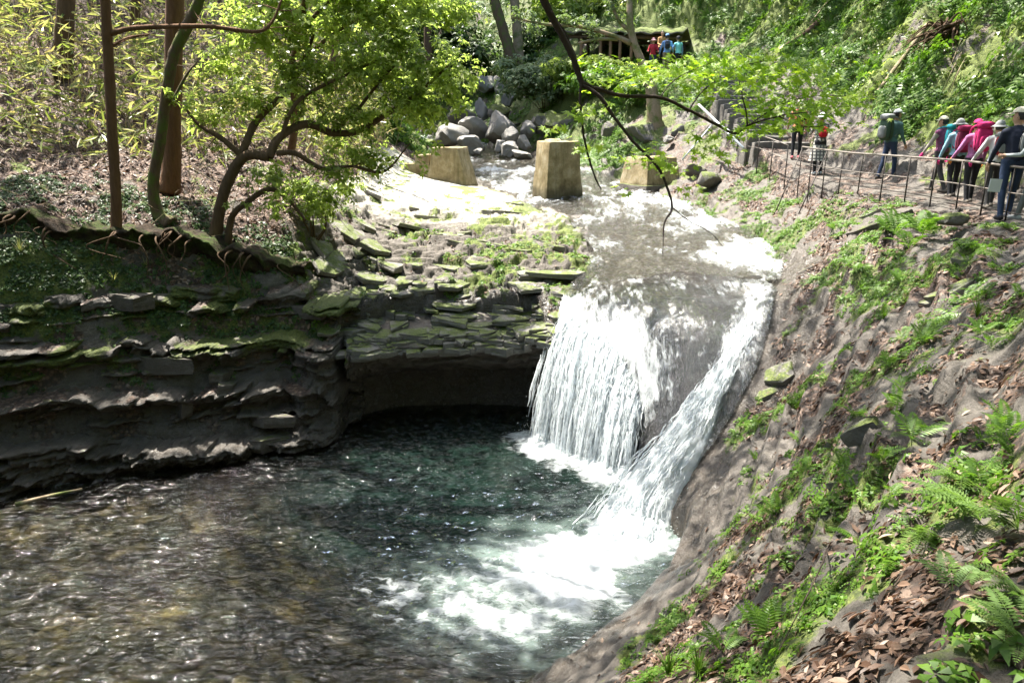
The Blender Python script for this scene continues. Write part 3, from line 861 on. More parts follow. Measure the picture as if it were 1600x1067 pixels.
LIP_U = [at(888, 488, 15.45), at(905, 500, 15.15), at(935, 520, 14.85), at(968, 552, 14.45), at(990, 590, 14.1), at(1003, 625, 13.8)]
FOOT_U = [atz(838, 690, ZP), atz(866, 704, ZP), atz(898, 718, ZP), atz(930, 730, ZP), atz(958, 738, ZP), atz(985, 740, ZP)]
LIPS, FOOTS = spline(LIP_U, 10), spline(FOOT_U, 10)
def lipfoot(u):
    t = np.clip(u, 0, 1) * (len(LIPS) - 1)
    i = np.minimum(t.astype(int), len(LIPS) - 2); f = (t - i)[:, None]
    return LIPS[i] * (1 - f) + LIPS[i + 1] * f, FOOTS[i] * (1 - f) + FOOTS[i + 1] * f

def build_film():
    gx = np.arange(-0.2, 5.4, 0.035); gy = np.arange(10.6, 16.6, 0.035)
    x, y = np.meshgrid(gx, gy)
    z0 = ground(x, y)[0]
    zr = _rbf_eval(FIT_R, x, y)
    dd, _, _ = poly_dist(x, y, DOME_POLY, True); inn = in_poly(x, y, DOME_POLY)
    ds = np.where(inn, -dd, dd)
    n = fbm(x * 3.2, y * 1.2, 4, 401); m = fbm(x * 0.9, y * 0.9, 3, 411)
    w = sstep(14.7, 16.0, y)
    z = np.maximum((z0 + 0.07 + 0.03 * n) * (1 - w) + (stream_z(x, y) - 0.006) * w, z0 + 0.03)
    zb = z.copy(); K = 17                                # the water bends smoothly over the brink
    zp = np.vstack([np.repeat(z[:1], K, 0), z, np.repeat(z[-1:], K, 0)])
    cs = np.cumsum(np.vstack([np.zeros((1, z.shape[1])), zp]), axis=0)
    zb = (cs[2 * K + 1:] - cs[:-2 * K - 1]) / (2 * K + 1)
    wb = sstep(13.9, 14.5, y) * sstep(16.35, 15.9, y)
    z = np.maximum(z * (1 - wb) + zb * wb, z0 + 0.02)
    c = at(960, 500, 15.0); e = at(1170, 500, 13.6)
    ld, _, lt = poly_dist(x, y, [p[:2] for p in LIP_U])
    chd, _, _ = poly_dist(x, y, [at(1190, 440, 15.2)[:2], at(1172, 500, 13.8)[:2], at(1145, 560, 13.0)[:2]])
    foam = 0.10 + 0.26 * n + 0.12 * m + 0.26 * fbm(x * 9, y * 4, 3, 417) + 0.66 * sstep(0.9, 0.0, ld + .25 * n) + 0.50 * sstep(0.55, 0.0, chd + .2 * n) \
        + 0.35 * np.exp(-((x - at(985, 520, 14.5)[0]) / 0.35) ** 2 - ((y - 14.6) / 0.5) ** 2) + 0.16 * sstep(15.0, 15.6, y)
    foam = np.clip(foam, 0, 1.0)  # foam base and speckle also paint in glints on the dome
    mk = np.stack([foam.ravel(), np.full(x.size, 0.0), np.full(x.size, 0.9)], -1)
    ny, nx = x.shape
    idx = np.arange(ny * nx).reshape(ny, nx)
    q = np.stack([idx[:-1, :-1], idx[:-1, 1:], idx[1:, 1:], idx[1:, :-1]], -1).reshape(-1, 4)
    q = q[((ds < 0.08) & (z0 > ZP + 0.02))[:-1, :-1].ravel()]
    co = np.stack([x.ravel(), y.ravel(), z.ravel()], -1) - WFO
    u_, inv = np.unique(q, return_inverse=True)
    wf_part("water_film", mesh_np("water_film", co[u_], inv.reshape(-1, 4), [FILM_MAT], True, None, {"mask": mk[u_]}))
build_film()

def make_white(name, col, trans, op0, op1, stretch):
    k = NT(name)
    p = k.pos()
    n = k.noise(k.mapping(p, stretch), 9.0, 5, 0.65)
    a = k.ramp(n, [(0.35, op0), (0.62, op1)])
    d = k.principled(col, 0.5, None, 0.4)
    t = k.n("BsdfTranslucent"); t.inputs[0].default_value = (*col, 1)
    tr = k.n("BsdfTransparent")
    return k.done(k.mixsh(a, tr.outputs[0], k.mixsh(trans, d, t.outputs[0])))
STRAND_MAT = make_white("white_water", (0.84, 0.88, 0.90), 0.45, 0.15, 1.0, (1, 1, 0.25))
CHUTE_MAT = make_white("chute_white_water", (0.80, 0.84, 0.86), 0.4, 0.85, 1.0, (2.5, 2.5, 1.0))
SHEET_MAT = make_white("thin_water_sheet", (0.76, 0.81, 0.85), 0.5, 0.0, 0.9, (1.6, 1.6, 0.22))
SPRAY_MAT = make_white("spray_water", (0.85, 0.88, 0.9), 0.4, 0.8, 1.0, (1, 1, 1))

def fall_path(L, Fp, t, bow):
    h = t[None, :, None]
    p = L[:, None, :2] + (Fp - L)[:, None, :2] * (1.25 * h - 0.25 * h * h)
    z = L[:, None, 2:] + (Fp - L)[:, None, 2:] * (0.22 * h + 0.78 * h * h)
    return np.concatenate([p, z + bow[:, None, None] * h * (1 - h) * 2], -1)

def build_curtain():
    # a thin torn sheet behind ...
    nu, nv = 110, 26
    u = np.linspace(0, 1, nu); t = np.linspace(0, 1, nv)
    L, Fp = lipfoot(u)
    wob = 0.06 * perlin(u * 22, u * 0, 3)
    L2 = L + np.stack([wob, wob, 0 * wob], -1)
    P = fall_path(L2, Fp + np.stack([2 * wob, 2 * wob, 0 * wob - 0.05], -1), t, 0 * u)
    idx = np.arange(nu * nv).reshape(nu, nv)
    q = np.stack([idx[:-1, :-1], idx[1:, :-1], idx[1:, 1:], idx[:-1, 1:]], -1).reshape(-1, 4)
    wf_part("water_sheet", mesh_np("water_sheet", P.reshape(-1, 3) - WFO, q, [SHEET_MAT], True))
    wob2 = 0.10 * fbm(u * 9, u * 0 + 4, 3, 9)
    P2 = fall_path(L2 + np.stack([-.02 + 0 * u, -.05 + wob2, .03 + 0 * u], -1), Fp + np.stack([wob2, -.12 + 2 * wob2, 0 * u - .05], -1), t, 0 * u)
    P2 = P2 + (0.03 * fbm(np.repeat(u[:, None], nv, 1) * 40, np.repeat(t[None], nu, 0) * 2.5, 3, 15))[..., None] * V(.5, -1, 0)
    wf_part("water_sheet", mesh_np("water_sheet", P2.reshape(-1, 3) - WFO, q, [SHEET_MAT], True))
    # ... and the strands in front of it
    N = 2300; ns = 9
    u = RNG.random(N * 3) ** 1.15
    u = u[perlin(u * 13, u * 0 + .5, 77) + .25 * RNG.normal(size=len(u)) > -.05][:N]; N = len(u)
    u = np.clip(u + 0.02 * RNG.normal(size=N), -0.02, 1.0)
    L, Fp = lipfoot(u)
    jit = RNG.normal(0, 0.05, (N, 3)); jit[:, 2] *= 0.6
    L = L + jit; Fp = Fp + RNG.normal(0, 0.11, (N, 3)) * (1, 1, 0.2) + V(-0.03, -0.08, 0)
    t0 = np.clip(RNG.random(N) * 1.1 - 0.35, 0, 0.8); ln = 0.12 + 0.45 * RNG.random(N)
    t1 = np.minimum(t0 + ln, 1.0)
    s = np.linspace(0, 1, ns)
    P = np.zeros((N, ns, 3))
    full = np.linspace(0, 1, 41)
    PP = fall_path(L, Fp, full, RNG.normal(0, 0.06, N))
    tt = (t0[:, None] + (t1 - t0)[:, None] * s[None]) * 40
    i = np.minimum(tt.astype(int), 39); f = (tt - i)[..., None]
    ar = np.arange(N)[:, None]
    P = PP[ar, i] * (1 - f) + PP[ar, i + 1] * f
    P = P + RNG.normal(0, 0.013, P.shape)
    w = (0.005 + 0.034 * RNG.random(N) ** 4)[:, None] * np.sin(np.pi * np.clip(s, 0.04, 0.985))[None] ** 0.6
    ang = RNG.random(N) * math.pi
    off = np.stack([np.cos(ang), np.sin(ang), 0 * ang], -1)[:, None, :] * w[..., None]
    off2 = np.stack([-np.sin(ang), np.cos(ang), 0 * ang], -1)[:, None, :] * w[..., None]
    A = np.stack([P + off, P - off * 0.5 + off2 * 0.8, P - off * 0.5 - off2 * 0.8], 2).reshape(N, ns * 3, 3)
    b = np.arange(ns - 1)[:, None] * 3; j = np.arange(3)[None]; jn = (j + 1) % 3
    q = np.stack([b + j, b + jn, b + 3 + jn, b + 3 + j], -1).reshape(-1, 4)
    q = (q[None] + (np.arange(N) * ns * 3)[:, None, None]).reshape(-1, 4)
    wf_part("falling_strands", mesh_np("falling_strands", A.reshape(-1, 3) - WFO, q, [STRAND_MAT], True), "stuff")
build_curtain()

CHUTE = [(*at(1182, 480, 13.95), 0.16), (*at(1160, 525, 13.35), 0.2), (*at(1132, 578, 12.8), 0.24), (*at(1098, 632, 12.3), 0.32), (*at(1062, 690, 11.8), 0.44), (*at(1020, 748, 11.4), 0.56), (*at(985, 806, 11.05), 0.66), (*(atz(955, 838, ZP) - V(0, 0, .18)), 0.74)]
def build_chute():
    C = spline(CHUTE, 12)
    n = len(C); nu = 40
    T = np.gradient(C[:, :3], axis=0); T /= np.linalg.norm(T, axis=1, keepdims=True)
    side = np.cross(T, V(0, 0, 1)); side /= np.linalg.norm(side, axis=1, keepdims=True)
    upv = np.cross(side, T)
    s = np.linspace(-1, 1, nu)
    vv = np.arange(n)
    S, Vv = np.meshgrid(s, vv)
    arch = np.sqrt(np.clip(1 - S * S, 0, 1))
    st = fbm(S * 5.5 + 3, Vv * 0.10, 4, 501)
    hh = C[:, 3][:, None] * (0.30 * arch + 0.24 * st * arch + .10 * fbm(S * 3, Vv * .25, 4, 507) * arch) - 0.05 - .25 * C[:, 3][:, None] * np.abs(S) ** 3
    P = C[:, None, :3] + side[:, None] * (C[:, 3][:, None] * S * (1 + 0.08 * perlin(Vv * 0.35, S * 0 + np.sign(S) * 3, 5)))[..., None] + upv[:, None] * hh[..., None]
    foam = np.clip(0.12 + 0.88 * sstep(6, 28, Vv) + 0.30 * st - 0.35 * np.abs(S) ** 6, 0, 1.2)
    idx = np.arange(n * nu).reshape(n, nu)
    q = np.stack([idx[:-1, :-1], idx[:-1, 1:], idx[1:, 1:], idx[1:, :-1]], -1).reshape(-1, 4)
    mk = np.stack([foam.ravel(), np.full(foam.size, 0.35), np.full(foam.size, 1.0)], -1)
    wf_part("chute_water", mesh_np("chute_water", P.reshape(-1, 3) - WFO, q[(Vv[:-1, :-1].ravel() > 8)], [CHUTE_MAT], True, None, {"mask": mk}))
    # streaks along the chute
    N = 380; ns = 7
    a = RNG.random(N) * 1.9 - 0.95
    v0 = 4 + RNG.random(N) * (n - 12); ln = 4 + 12 * RNG.random(N)
    sl = np.linspace(0, 1, ns)
    vt = np.clip(v0[:, None] + ln[:, None] * sl[None], 0, n - 1.001)
    i = vt.astype(int); f = (vt - i)[..., None]
    lerp = lambda A: A[i] * (1 - f) + A[np.minimum(i + 1, n - 1)] * f
    cc, sd_, up_ = lerp(C), lerp(side), lerp(upv)
    r = cc[..., 3:4]
    P = cc[..., :3] + sd_ * r * a[:, None, None] + up_ * (r * (0.34 * np.sqrt(np.clip(1 - a * a, 0, 1))[:, None, None] + 0.10 * RNG.normal(size=(N, 1, 1))) )
    P = P + RNG.normal(0, 0.018, P.shape)
    w = (0.006 + 0.016 * RNG.random(N) ** 2)[:, None] * np.sin(np.pi * np.clip(sl, 0.05, 0.98))[None]
    A = np.stack([P + sd_ * w[..., None], P + up_ * w[..., None], P - sd_ * w[..., None]], 2).reshape(N, ns * 3, 3)
    b = np.arange(ns - 1)[:, None] * 3; j = np.arange(3)[None]; jn = (j + 1) % 3
    q = np.stack([b + j, b + jn, b + 3 + jn, b + 3 + j], -1).reshape(-1, 4)
    q = (q[None] + (np.arange(N) * ns * 3)[:, None, None]).reshape(-1, 4)
    wf_part("chute_streaks", mesh_np("chute_streaks", A.reshape(-1, 3) - WFO, q, [STRAND_MAT], True), "stuff")
build_chute()

def build_spray():
    N = 4200
    u = RNG.random(N) ** 1.6
    L, Fp = lipfoot(u)
    t = RNG.random(N)
    P = fall_path(L, Fp, np.linspace(0, 1, 31), np.zeros(N))[np.arange(N), (t * 30).astype(int)]
    P = P + RNG.normal(0, 1, (N, 3)) * (0.04 + 0.09 * t)[:, None] + V(-0.04, -0.05, 0)
    k = N // 3                                           # splash at the foot of both falls
    A = np.array(FOOT)[RNG.integers(0, 5, k)] + RNG.normal(0, 0.22, (k, 3)) * (1, 1, 0) + np.stack([0 * u[:k], 0 * u[:k], RNG.exponential(0.13, k)], -1)
    B = np.array(PLUME)[RNG.integers(0, 2, k)] + RNG.normal(0, 0.3, (k, 3)) * (1, 1, 0) + np.stack([0 * u[:k], 0 * u[:k], RNG.exponential(0.16, k)], -1)
    Cc = spline(CHUTE, 12)[:, :4]; ci = RNG.integers(12, len(Cc), 900)
    Cq = Cc[ci, :3] + RNG.normal(0, .55, (900, 3)) * Cc[ci, 3:4] * V(1, 1, .6) + V(0, 0, .12)
    P = np.vstack([P, A, B, Cq]); N = len(P)
    tv = np.array([(1, 0, -.7), (-1, 0, -.7), (0, 1, .7), (0, -1, .7)]) * 0.5; tf = np.array([(0, 2, 3), (1, 3, 2), (0, 1, 2), (0, 3, 1)])
    v, fs = scatter_np(tv, tf, rot_axes(rdir(N), RNG.random(N) * 6), 0.006 + 0.012 * RNG.random(N) ** 2, P)
    wf_part("spray_drops", mesh_np("spray_drops", v - WFO, fs, [SPRAY_MAT], False), "stuff")
build_spray()
# ------------------------------------------------------------------ stones
def ico_np(sub):
    bm = bmesh.new(); bmesh.ops.create_icosphere(bm, subdivisions=sub, radius=1.0)
    v = np.array([q.co[:] for q in bm.verts]); f = np.array([[q.index for q in fc.verts] for fc in bm.faces])
    bm.free(); return v, f
ICO3, ICO2, ICO4 = ico_np(3), ico_np(2), ico_np(4)

def rock_shape(seed, cuts=9, base=ICO3, rough=0.05, keep=0.62):
    r = np.random.default_rng(seed)
    v, f = base
    d = v.copy()
    n = r.normal(size=(cuts, 3)); n /= np.linalg.norm(n, axis=1, keepdims=True)
    off = keep + 0.4 * r.random(cuts)
    rad = np.ones(len(d))
    for k in range(cuts):
        c = d @ n[k]
        rad = np.where(c > 1e-3, np.minimum(rad, off[k] / np.maximum(c, 1e-3)), rad)
    q = d * rad[:, None]
    q = q * (1 + rough * fbm(q[:, 0] * 2 + seed, q[:, 1] * 2 + q[:, 2] * 1.7, 4, seed)[:, None])
    return q / np.abs(q).max(0), f

STONE_MESHES = {}
def stone(name, parent, center, size, seed, mat, rz=0.0, tilt=(0, 0), label=None, cat=None, group=None, base=ICO3):
    key = (seed % 12, mat.name, len(base[0]))
    if key not in STONE_MESHES:
        v, f = rock_shape(seed % 12 + 3, 13, base, 0.10, 0.45)
        STONE_MESHES[key] = mesh_np(name, v * 0.5, f, [mat], True)
        STONE_MESHES[key].set_sharp_from_angle(angle=math.radians(32))
    o = link(name, STONE_MESHES[key], parent, label, cat, group)
    o.location = tuple(map(float, center)); o.scale = tuple(map(float, size)); o.rotation_euler = (tilt[0], tilt[1], rz)
    return o

BOULDERS = [  # px, py, depth, width px, height px, moss, words
    (737, 201, 38.6, 44, 34, 0, "pale grey lichen-spotted boulder, upper left of the two biggest in the stream"),
    (781, 202, 38.4, 54, 40, 0, "big pale grey slab-topped boulder with a dark undercut front"),
    (801, 215, 37.2, 28, 34, 0, "tall grey wedge boulder leaning against the big slab-topped boulder"),
    (704, 216, 38.0, 54, 34, 0, "broad brown-grey boulder beside the small white rapid"),
    (739, 227, 36.8, 40, 24, 0, "low smooth pale boulder at the water's edge below the two big ones"),
    (797, 236, 35.6, 28, 22, 0, "pale pink pointed rock standing alone in the water"),
    (781, 229, 36.4, 18, 16, 0, "small grey rock between the smooth pale boulder and the pink pointed rock"),
    (747, 237, 36.2, 15, 11, 0, "little rounded rock in the water under the low smooth boulder"),
    (721, 180, 41.0, 38, 28, 1, "mossy brown boulder behind the pale lichen-spotted one"),
    (752, 172, 42.0, 22, 30, 0, "upright grey boulder in the upper stream gap"),
    (784, 176, 41.5, 38, 26, 1, "mossy slanting boulder above the slab-topped boulder"),
    (780, 138, 46.5, 18, 28, 0, "pale upright boulder near the top of the boulder run"),
    (795, 156, 44.0, 22, 18, 0, "pale square boulder under the grey-green bush"),
    (763, 132, 47.5, 34, 20, 0, "flat grey boulder topmost in the boulder run"),
    (826, 202, 38.0, 24, 28, 0, "narrow brown-grey boulder right of the tall wedge boulder"),
    (842, 197, 38.2, 28, 30, 1, "mossy upright boulder, left one of the mossy pair on the bank"),
    (856, 192, 38.6, 28, 30, 1, "dark mossy boulder, right one of the mossy pair on the bank"),
    (880, 198, 37.6, 52, 30, 1, "long low boulder blanketed in moss on the far bank"),
    (819, 224, 36.6, 24, 20, 0, "squat grey boulder on the shore beside the tall wedge boulder"),
    (816, 242, 35.0, 30, 12, 0, "flat grey rock awash right of the pink pointed rock"),
    (1004, 208, 32.5, 56, 34, 1, "bright mossy boulder at the foot of the bent bare tree"),
    (955, 204, 34.0, 32, 26, 1, "mossy rounded boulder left of the bent bare tree"),
    (655, 228, 38.5, 34, 24, 0, "brown boulder left of the small white rapid"),
    (625, 205, 41.0, 46, 34, 1, "large mossy boulder half hidden behind the leafy crown"),
    (600, 180, 43.0, 60, 36, 0, "wide pale boulder half hidden behind the leafy crown"),
    (1060, 205, 31.5, 26, 18, 1, "small mossy rock below the stone stairs"),
    (1043, 218, 30.5, 16, 12, 0, "small white rock below the stone stairs"),
    (925, 178, 37.5, 34, 26, 1, "mossy rock below the pavilion bank"),
    (975, 182, 36.5, 36, 24, 1, "mossy rock under the pavilion, left of the bent tree"),
]
for i, (px, py, Y, w, h, ms, lab) in enumerate(BOULDERS):
    c = at(px, py, Y); s = Y / 1150.0
    stone("boulder", None, c, (w * s * 1.18, w * s * 1.05, h * s * 1.25), i * 5 + 1, MOSSY_MAT if ms else BOULDER_MAT, i * 1.7, (0.15 * math.sin(i * 2.1), 0.18 * math.cos(i * 3.3)), lab, "boulder", "boulders in the upper stream", ICO4)
k = 0
rr = np.random.default_rng(5)
while k < 36:                                            # smaller stones between them
    x = rr.uniform(-7, 7.5); y = rr.uniform(33.5, 47)
    rd = float(poly_dist(np.array([x]), np.array([y]), RIVER_POLY, True)[0][0])
    if rd > 2.6 or (x > 6 and y > 36): continue
    w = rr.uniform(0.3, 0.95)
    stone("stone", None, (x, y, gz(x, y) + 0.08 * w), (w, w * rr.uniform(.7, 1), w * rr.uniform(.5, .8)), k * 7, MOSSY_MAT if rr.random() < 0.55 else BOULDER_MAT, rr.uniform(0, 6), (0, 0),
          None, "stone", "small stones in the upper stream")
    k += 1
sm = sorted([o for o in COL.objects if o.get("group") == "small stones in the upper stream"], key=lambda o: screen(o.location)[0])
for i, o in enumerate(sm): o["label"] = "small stone among the upper stream boulders, %s of them counted from the left" % ORD[i]

# slabs split off the bedded rock
def slab_mesh(seed, mat):
    r = np.random.default_rng(seed)
    n = r.integers(4, 7)
    th = np.sort((np.arange(n) + r.uniform(-0.33, 0.33, n)) / n * 2 * np.pi)
    rad = r.uniform(0.7, 1.15, n)
    ring = np.stack([np.cos(th) * rad, np.sin(th) * rad], -1) * 0.5
    lev = [(-0.5, 0.97), (-0.1, 1.0), (0.40, 0.99), (0.5, 0.955)]
    v = []
    for z, s in lev:
        jj = r.normal(0, 0.012, (n, 2))
        tz = z + (r.normal(0, 0.10, n) if z > 0.3 else r.normal(0, 0.05, n))
        v.append(np.column_stack([ring * s + jj, tz]))
    v = np.vstack(v + [[[0, 0, 0.52]]])
    j = np.arange(n); jn = (j + 1) % n
    f4 = np.vstack([np.stack([L * n + j, L * n + jn, (L + 1) * n + jn, (L + 1) * n + j], -1) for L in range(3)])
    f3 = np.stack([3 * n + j, 3 * n + jn, np.full(n, 4 * n)], -1)
    return mesh_np("rock_slab", v, [f4, f3], [mat], False)
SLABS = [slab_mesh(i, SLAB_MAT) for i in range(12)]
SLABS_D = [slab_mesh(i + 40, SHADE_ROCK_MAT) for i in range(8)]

def smooth_normal(x, y, e=0.5):
    xs = np.array([x - e, x + e, x, x]); ys = np.array([y, y, y - e, y + e])
    z = _rbf_eval(FIT_U, xs, ys)
    n = np.array([-(z[1] - z[0]) / (2 * e), -(z[3] - z[2]) / (2 * e), 1.0])
    return n / np.linalg.norm(n)

def place_slab(parent, name, me, x, y, z, size, rz, nrm):
    o = link(name, me, parent)
    q = Vector(nrm).to_track_quat('Z', 'Y')
    o.rotation_euler = (q.to_matrix() @ Matrix.Rotation(rz, 3, 'Z')).to_euler()
    o.location = (float(x), float(y), float(z)); o.scale = tuple(map(float, size))
    return o

rr = np.random.default_rng(21)
hs_poly = SHELF_POLY
cand = np.column_stack([rr.uniform(-6, 3, 2600), rr.uniform(14.4, 24.5, 2600)])
ins = in_poly(cand[:, 0], cand[:, 1], hs_poly)
sdp, _, _ = poly_dist(cand[:, 0], cand[:, 1], POOL, True)
inp = in_poly(cand[:, 0], cand[:, 1], POOL)
rdp, _, _ = poly_dist(cand[:, 0], cand[:, 1], RIVER_POLY, True)
keep = ins & ~inp & (rdp > 0.35) & (rr.random(2600) < np.interp(cand[:, 1], [14, 17, 19, 21, 24.5], [1, 0.9, 0.5, 0.22, 0.03]))
cand = cand[keep][:80]
zc = samp(ZZ, cand[:, 0], cand[:, 1])
for i, (x, y) in enumerate(cand):
    n = smooth_normal(x, y); n = n + V(0.06, 0.22, 0) + rr.normal(0, 0.05, 3); n /= np.linalg.norm(n)
    L = rr.uniform(0.5, 1.5)
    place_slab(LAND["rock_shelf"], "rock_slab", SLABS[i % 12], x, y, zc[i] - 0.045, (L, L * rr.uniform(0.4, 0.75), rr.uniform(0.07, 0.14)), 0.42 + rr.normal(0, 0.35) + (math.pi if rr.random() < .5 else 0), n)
# the overhanging edge above the dark alcove
LIPE = spline([at(556, 548, 14.75), at(610, 540, 14.95), at(700, 537, 15.05), at(790, 537, 15.05), at(868, 528, 14.95)], 8)
for i, p in enumerate(LIPE):
    for kk in range(3):
        L = rr.uniform(0.5, 1.0)
        place_slab(LAND["rock_shelf"], "rock_slab", SLABS[(i + 3 * kk) % 12], p[0] + rr.normal(0, .1), p[1] + 0.05 + 0.17 * kk + rr.normal(0, .05), p[2] - 0.12 + 0.10 * kk + rr.normal(0, .03), (L, L * 0.6, rr.uniform(0.08, 0.16)), 0.1 + rr.normal(0, 0.2), V(0.05 + rr.normal(0, .03), -0.06, 1))
# blocks on the shaded ledges of the left bank
for i in range(12):
    px = rr.uniform(-20, 545); py = rr.uniform(415, 690)
    Y = np.interp(py, [400, 480, 560, 640, 700], [15.6, 14.9, 14.1, 13.5, 13.0]) + np.interp(px, [0, 545], [-1.2, 0.6])
    p = at(px, py, Y)
    if bool(in_poly(p[:1], p[1:2], POOL)[0]): continue
    g = gz(p[0], p[1])
    L = rr.uniform(0.8, 2.2)
    place_slab(LAND["left_bank_terrain"], "rock_block", SLABS_D[i % 8], p[0], p[1], g - 0.12, (L, L * rr.uniform(0.3, 0.45), rr.uniform(0.2, 0.36)), rr.normal(0.1, 0.3), V(rr.normal(0.05, .06), rr.normal(0.05, .08), 1))
# ledge blocks on the right bank
for i in range(34):
    px = rr.uniform(1080, 1600); py = rr.uniform(330, 1060)
    p = hit(px, py, 30.0)
    sdv = float(poly_dist(p[:1], p[1:2], DOME_POLY, True)[0][0]); 
    if p[1] < 5.5 or in_poly(p[:1], p[1:2], POOL)[0] or in_poly(p[:1], p[1:2], DOME_POLY)[0] or in_poly(p[:1], p[1:2], RIVER_POLY)[0] or float(poly_dist(p[:1], p[1:2], PATH)[0][0]) < 0.9: continue
    L = rr.uniform(0.2, 0.75) * (0.6 + 0.05 * p[1])
    n = smooth_normal(p[0], p[1]); n = n + V(-0.1, 0.12, 0.2) + rr.normal(0, 0.08, 3)
    place_slab(LAND["right_bank_terrain"], "rock_slab", (SLABS if i % 3 else SLABS_D)[i % 8], p[0], p[1], gz(p[0], p[1]) - 0.05, (L, L * rr.uniform(0.35, 0.6), rr.uniform(0.08, 0.2)), 0.85 + rr.normal(0, 0.3), n)
stone("rock", None, at(1487, 347, 12.4) + V(0, 0, 0.02), (0.62, 0.4, 0.26), 4, MOSSY_MAT, 0.3, (0.1, -0.15), "flat greenish rock beside the path below the railing", "rock")
stone("rock", None, at(1085, 268, 26.4), (0.95, 0.8, 0.55), 8, MOSSY_MAT, 0.6, (0, 0.1), "mossy block right of the far concrete pier", "rock")
stone("rock", None, at(1105, 283, 24.6), (1.0, 0.7, 0.6), 2, MOSSY_MAT, 0.9, (0.1, 0.1), "rounded mossy block on the bank below the fallen pipes", "rock")

# ------------------------------------------------------------------ old bridge piers
def make_concrete():
    k = NT("weathered_concrete")
    p = k.pos()
    n = k.noise(p, 2.2, 6, 0.65); f = k.noise(p, 22, 5, 0.6)
    c = k.ramp(n, [(0.3, (0.13, 0.095, 0.045)), (0.5, (0.27, 0.215, 0.12)), (0.72, (0.40, 0.35, 0.25))])
    st = k.noise(k.mapping(p, (5, 5, 0.5)), 1.3, 4, 0.6)
    c = k.mix(k.ramp(st, [(0.5, 0.0), (0.68, 0.6)]), c, (0.09, 0.075, 0.035))
    sz = k.n('SeparateXYZ'); k.l(p, sz.inputs[0])
    tide = k.math('ADD', sz.outputs[2], k.math('MULTIPLY', k.math('SUBTRACT', n, .5), .5))
    c = k.mix(k.ramp(k.math('MULTIPLY', k.math('ADD', tide, 2.6), 1.2), [(0.0, .8), (0.35, .55), (.5, 0.0)]), c, (0.05, 0.042, 0.026))
    c = k.mix(k.math('MULTIPLY', k.ramp(f, [(0.55, 0), (0.7, 0.6)]), 1.0), c, (0.10, 0.12, 0.03))
    return k.done(k.principled(c, 0.88, k.bump(k.math('ADD', n, k.math('MULTIPLY', f, 0.4)), 0.6, 0.03), 0.3))
CONCRETE = make_concrete()
CONC_DARK = make_ground_mat("mossy_concrete", (0.75, 0.3, 0.10), 0.0)

def block_mesh(name, corners, mat, bevel=0.03, cuts=5, rough=0.012):
    """a block from 8 corners (bottom 4, top 4), worn"""
    bm = bmesh.new()
    vs = [bm.verts.new(tuple(map(float, c))) for c in corners]
    for f in ((3, 2, 1, 0), (4, 5, 6, 7), (0, 1, 5, 4), (1, 2, 6, 5), (2, 3, 7, 6), (3, 0, 4, 7)):
        bm.faces.new([vs[i] for i in f])
    bmesh.ops.bevel(bm, geom=bm.edges[:], offset=bevel, segments=2, affect='EDGES', profile=0.6)
    bmesh.ops.subdivide_edges(bm, edges=[e for e in bm.edges if e.calc_length() > 0.25], cuts=cuts, use_grid_fill=True)
    bm.normal_update()
    for v in bm.verts:
        c = v.co
        nv = float(fbm(np.array([c.x * 2.3 + c.z]), np.array([c.y * 2.3 - c.z * 1.4]), 3, 600)[0])
        nw = float(perlin(np.array([c.x * 7 + c.z * 5]), np.array([c.y * 7 - c.z * 4]), 611)[0])
        v.co += v.normal * (nv * rough * 2.4 - max(0, nw - .35) * .06)
    me = bpy.data.meshes.new(name); bm.to_mesh(me); bm.free()
    for p in me.polygons: p.use_smooth = True
    me.materials.append(mat); me.set_sharp_from_angle(angle=math.radians(40))
    return me

def tapered(w, d, h, tw, td, shift=(0, 0)):
    b = [(-w / 2, -d / 2, 0), (w / 2, -d / 2, 0), (w / 2, d / 2, 0), (-w / 2, d / 2, 0)]
    t = [(-tw / 2 + shift[0], -td / 2 + shift[1], h), (tw / 2 + shift[0], -td / 2 + shift[1], h), (tw / 2 + shift[0], td / 2 + shift[1], h), (-tw / 2 + shift[0], td / 2 + shift[1], h)]
    return b + t

c = at(872, 308, 25.2)
pm = empty("concrete_pier", c + V(0, 0.6, -0.15), "tall square concrete pier standing in the middle of the stream", "pier", "old bridge piers", 0.42)
link("shaft", block_mesh("shaft", tapered(1.42, 1.15, 1.95, 1.12, 0.95), CONCRETE, 0.035), pm)
cap = link("broken_top", block_mesh("broken_top", tapered(0.55, 0.5, 0.09, 0.4, 0.35), CONCRETE, 0.02, 2), pm.children[0]); cap.location = (-0.1, 0.15, 1.93)

c = at(706, 284, 26.8)
pl = empty("concrete_pier", c + V(0, 0.5, -0.25), "stepped concrete pier on the sunlit shelf at the left of the stream", "pier", "old bridge piers", -0.30)
link("shaft", block_mesh("shaft", tapered(1.55, 1.2, 1.42, 0.98, 1.05, (-0.10, 0)), CONCRETE, 0.03), pl)
for dx, h, nm in ((-0.98, 1.14, "step"), (-1.42, 0.84, "step")):
    o = link(nm, block_mesh(nm, tapered(0.62, 1.0, h, 0.52, 0.9), CONCRETE, 0.025, 3), pl); o.location = (dx, -0.02, 0.02)

c = at(1022, 290, 26.8)
pr = empty("concrete_pier", c + V(0, 0.8, -0.35), "low dark mossy concrete pier on the far bank below the bare tree", "pier", "old bridge piers", 0.62)
o = link("shaft", block_mesh("shaft", tapered(1.85, 1.5, 1.08, 1.5, 1.1, (0.12, 0.1)), CONCRETE, 0.04), pr); o.location = (0, 0, 0.22)
link("plinth", block_mesh("plinth", tapered(2.15, 1.7, 0.36, 2.0, 1.6), CONC_DARK, 0.03, 3), pr)

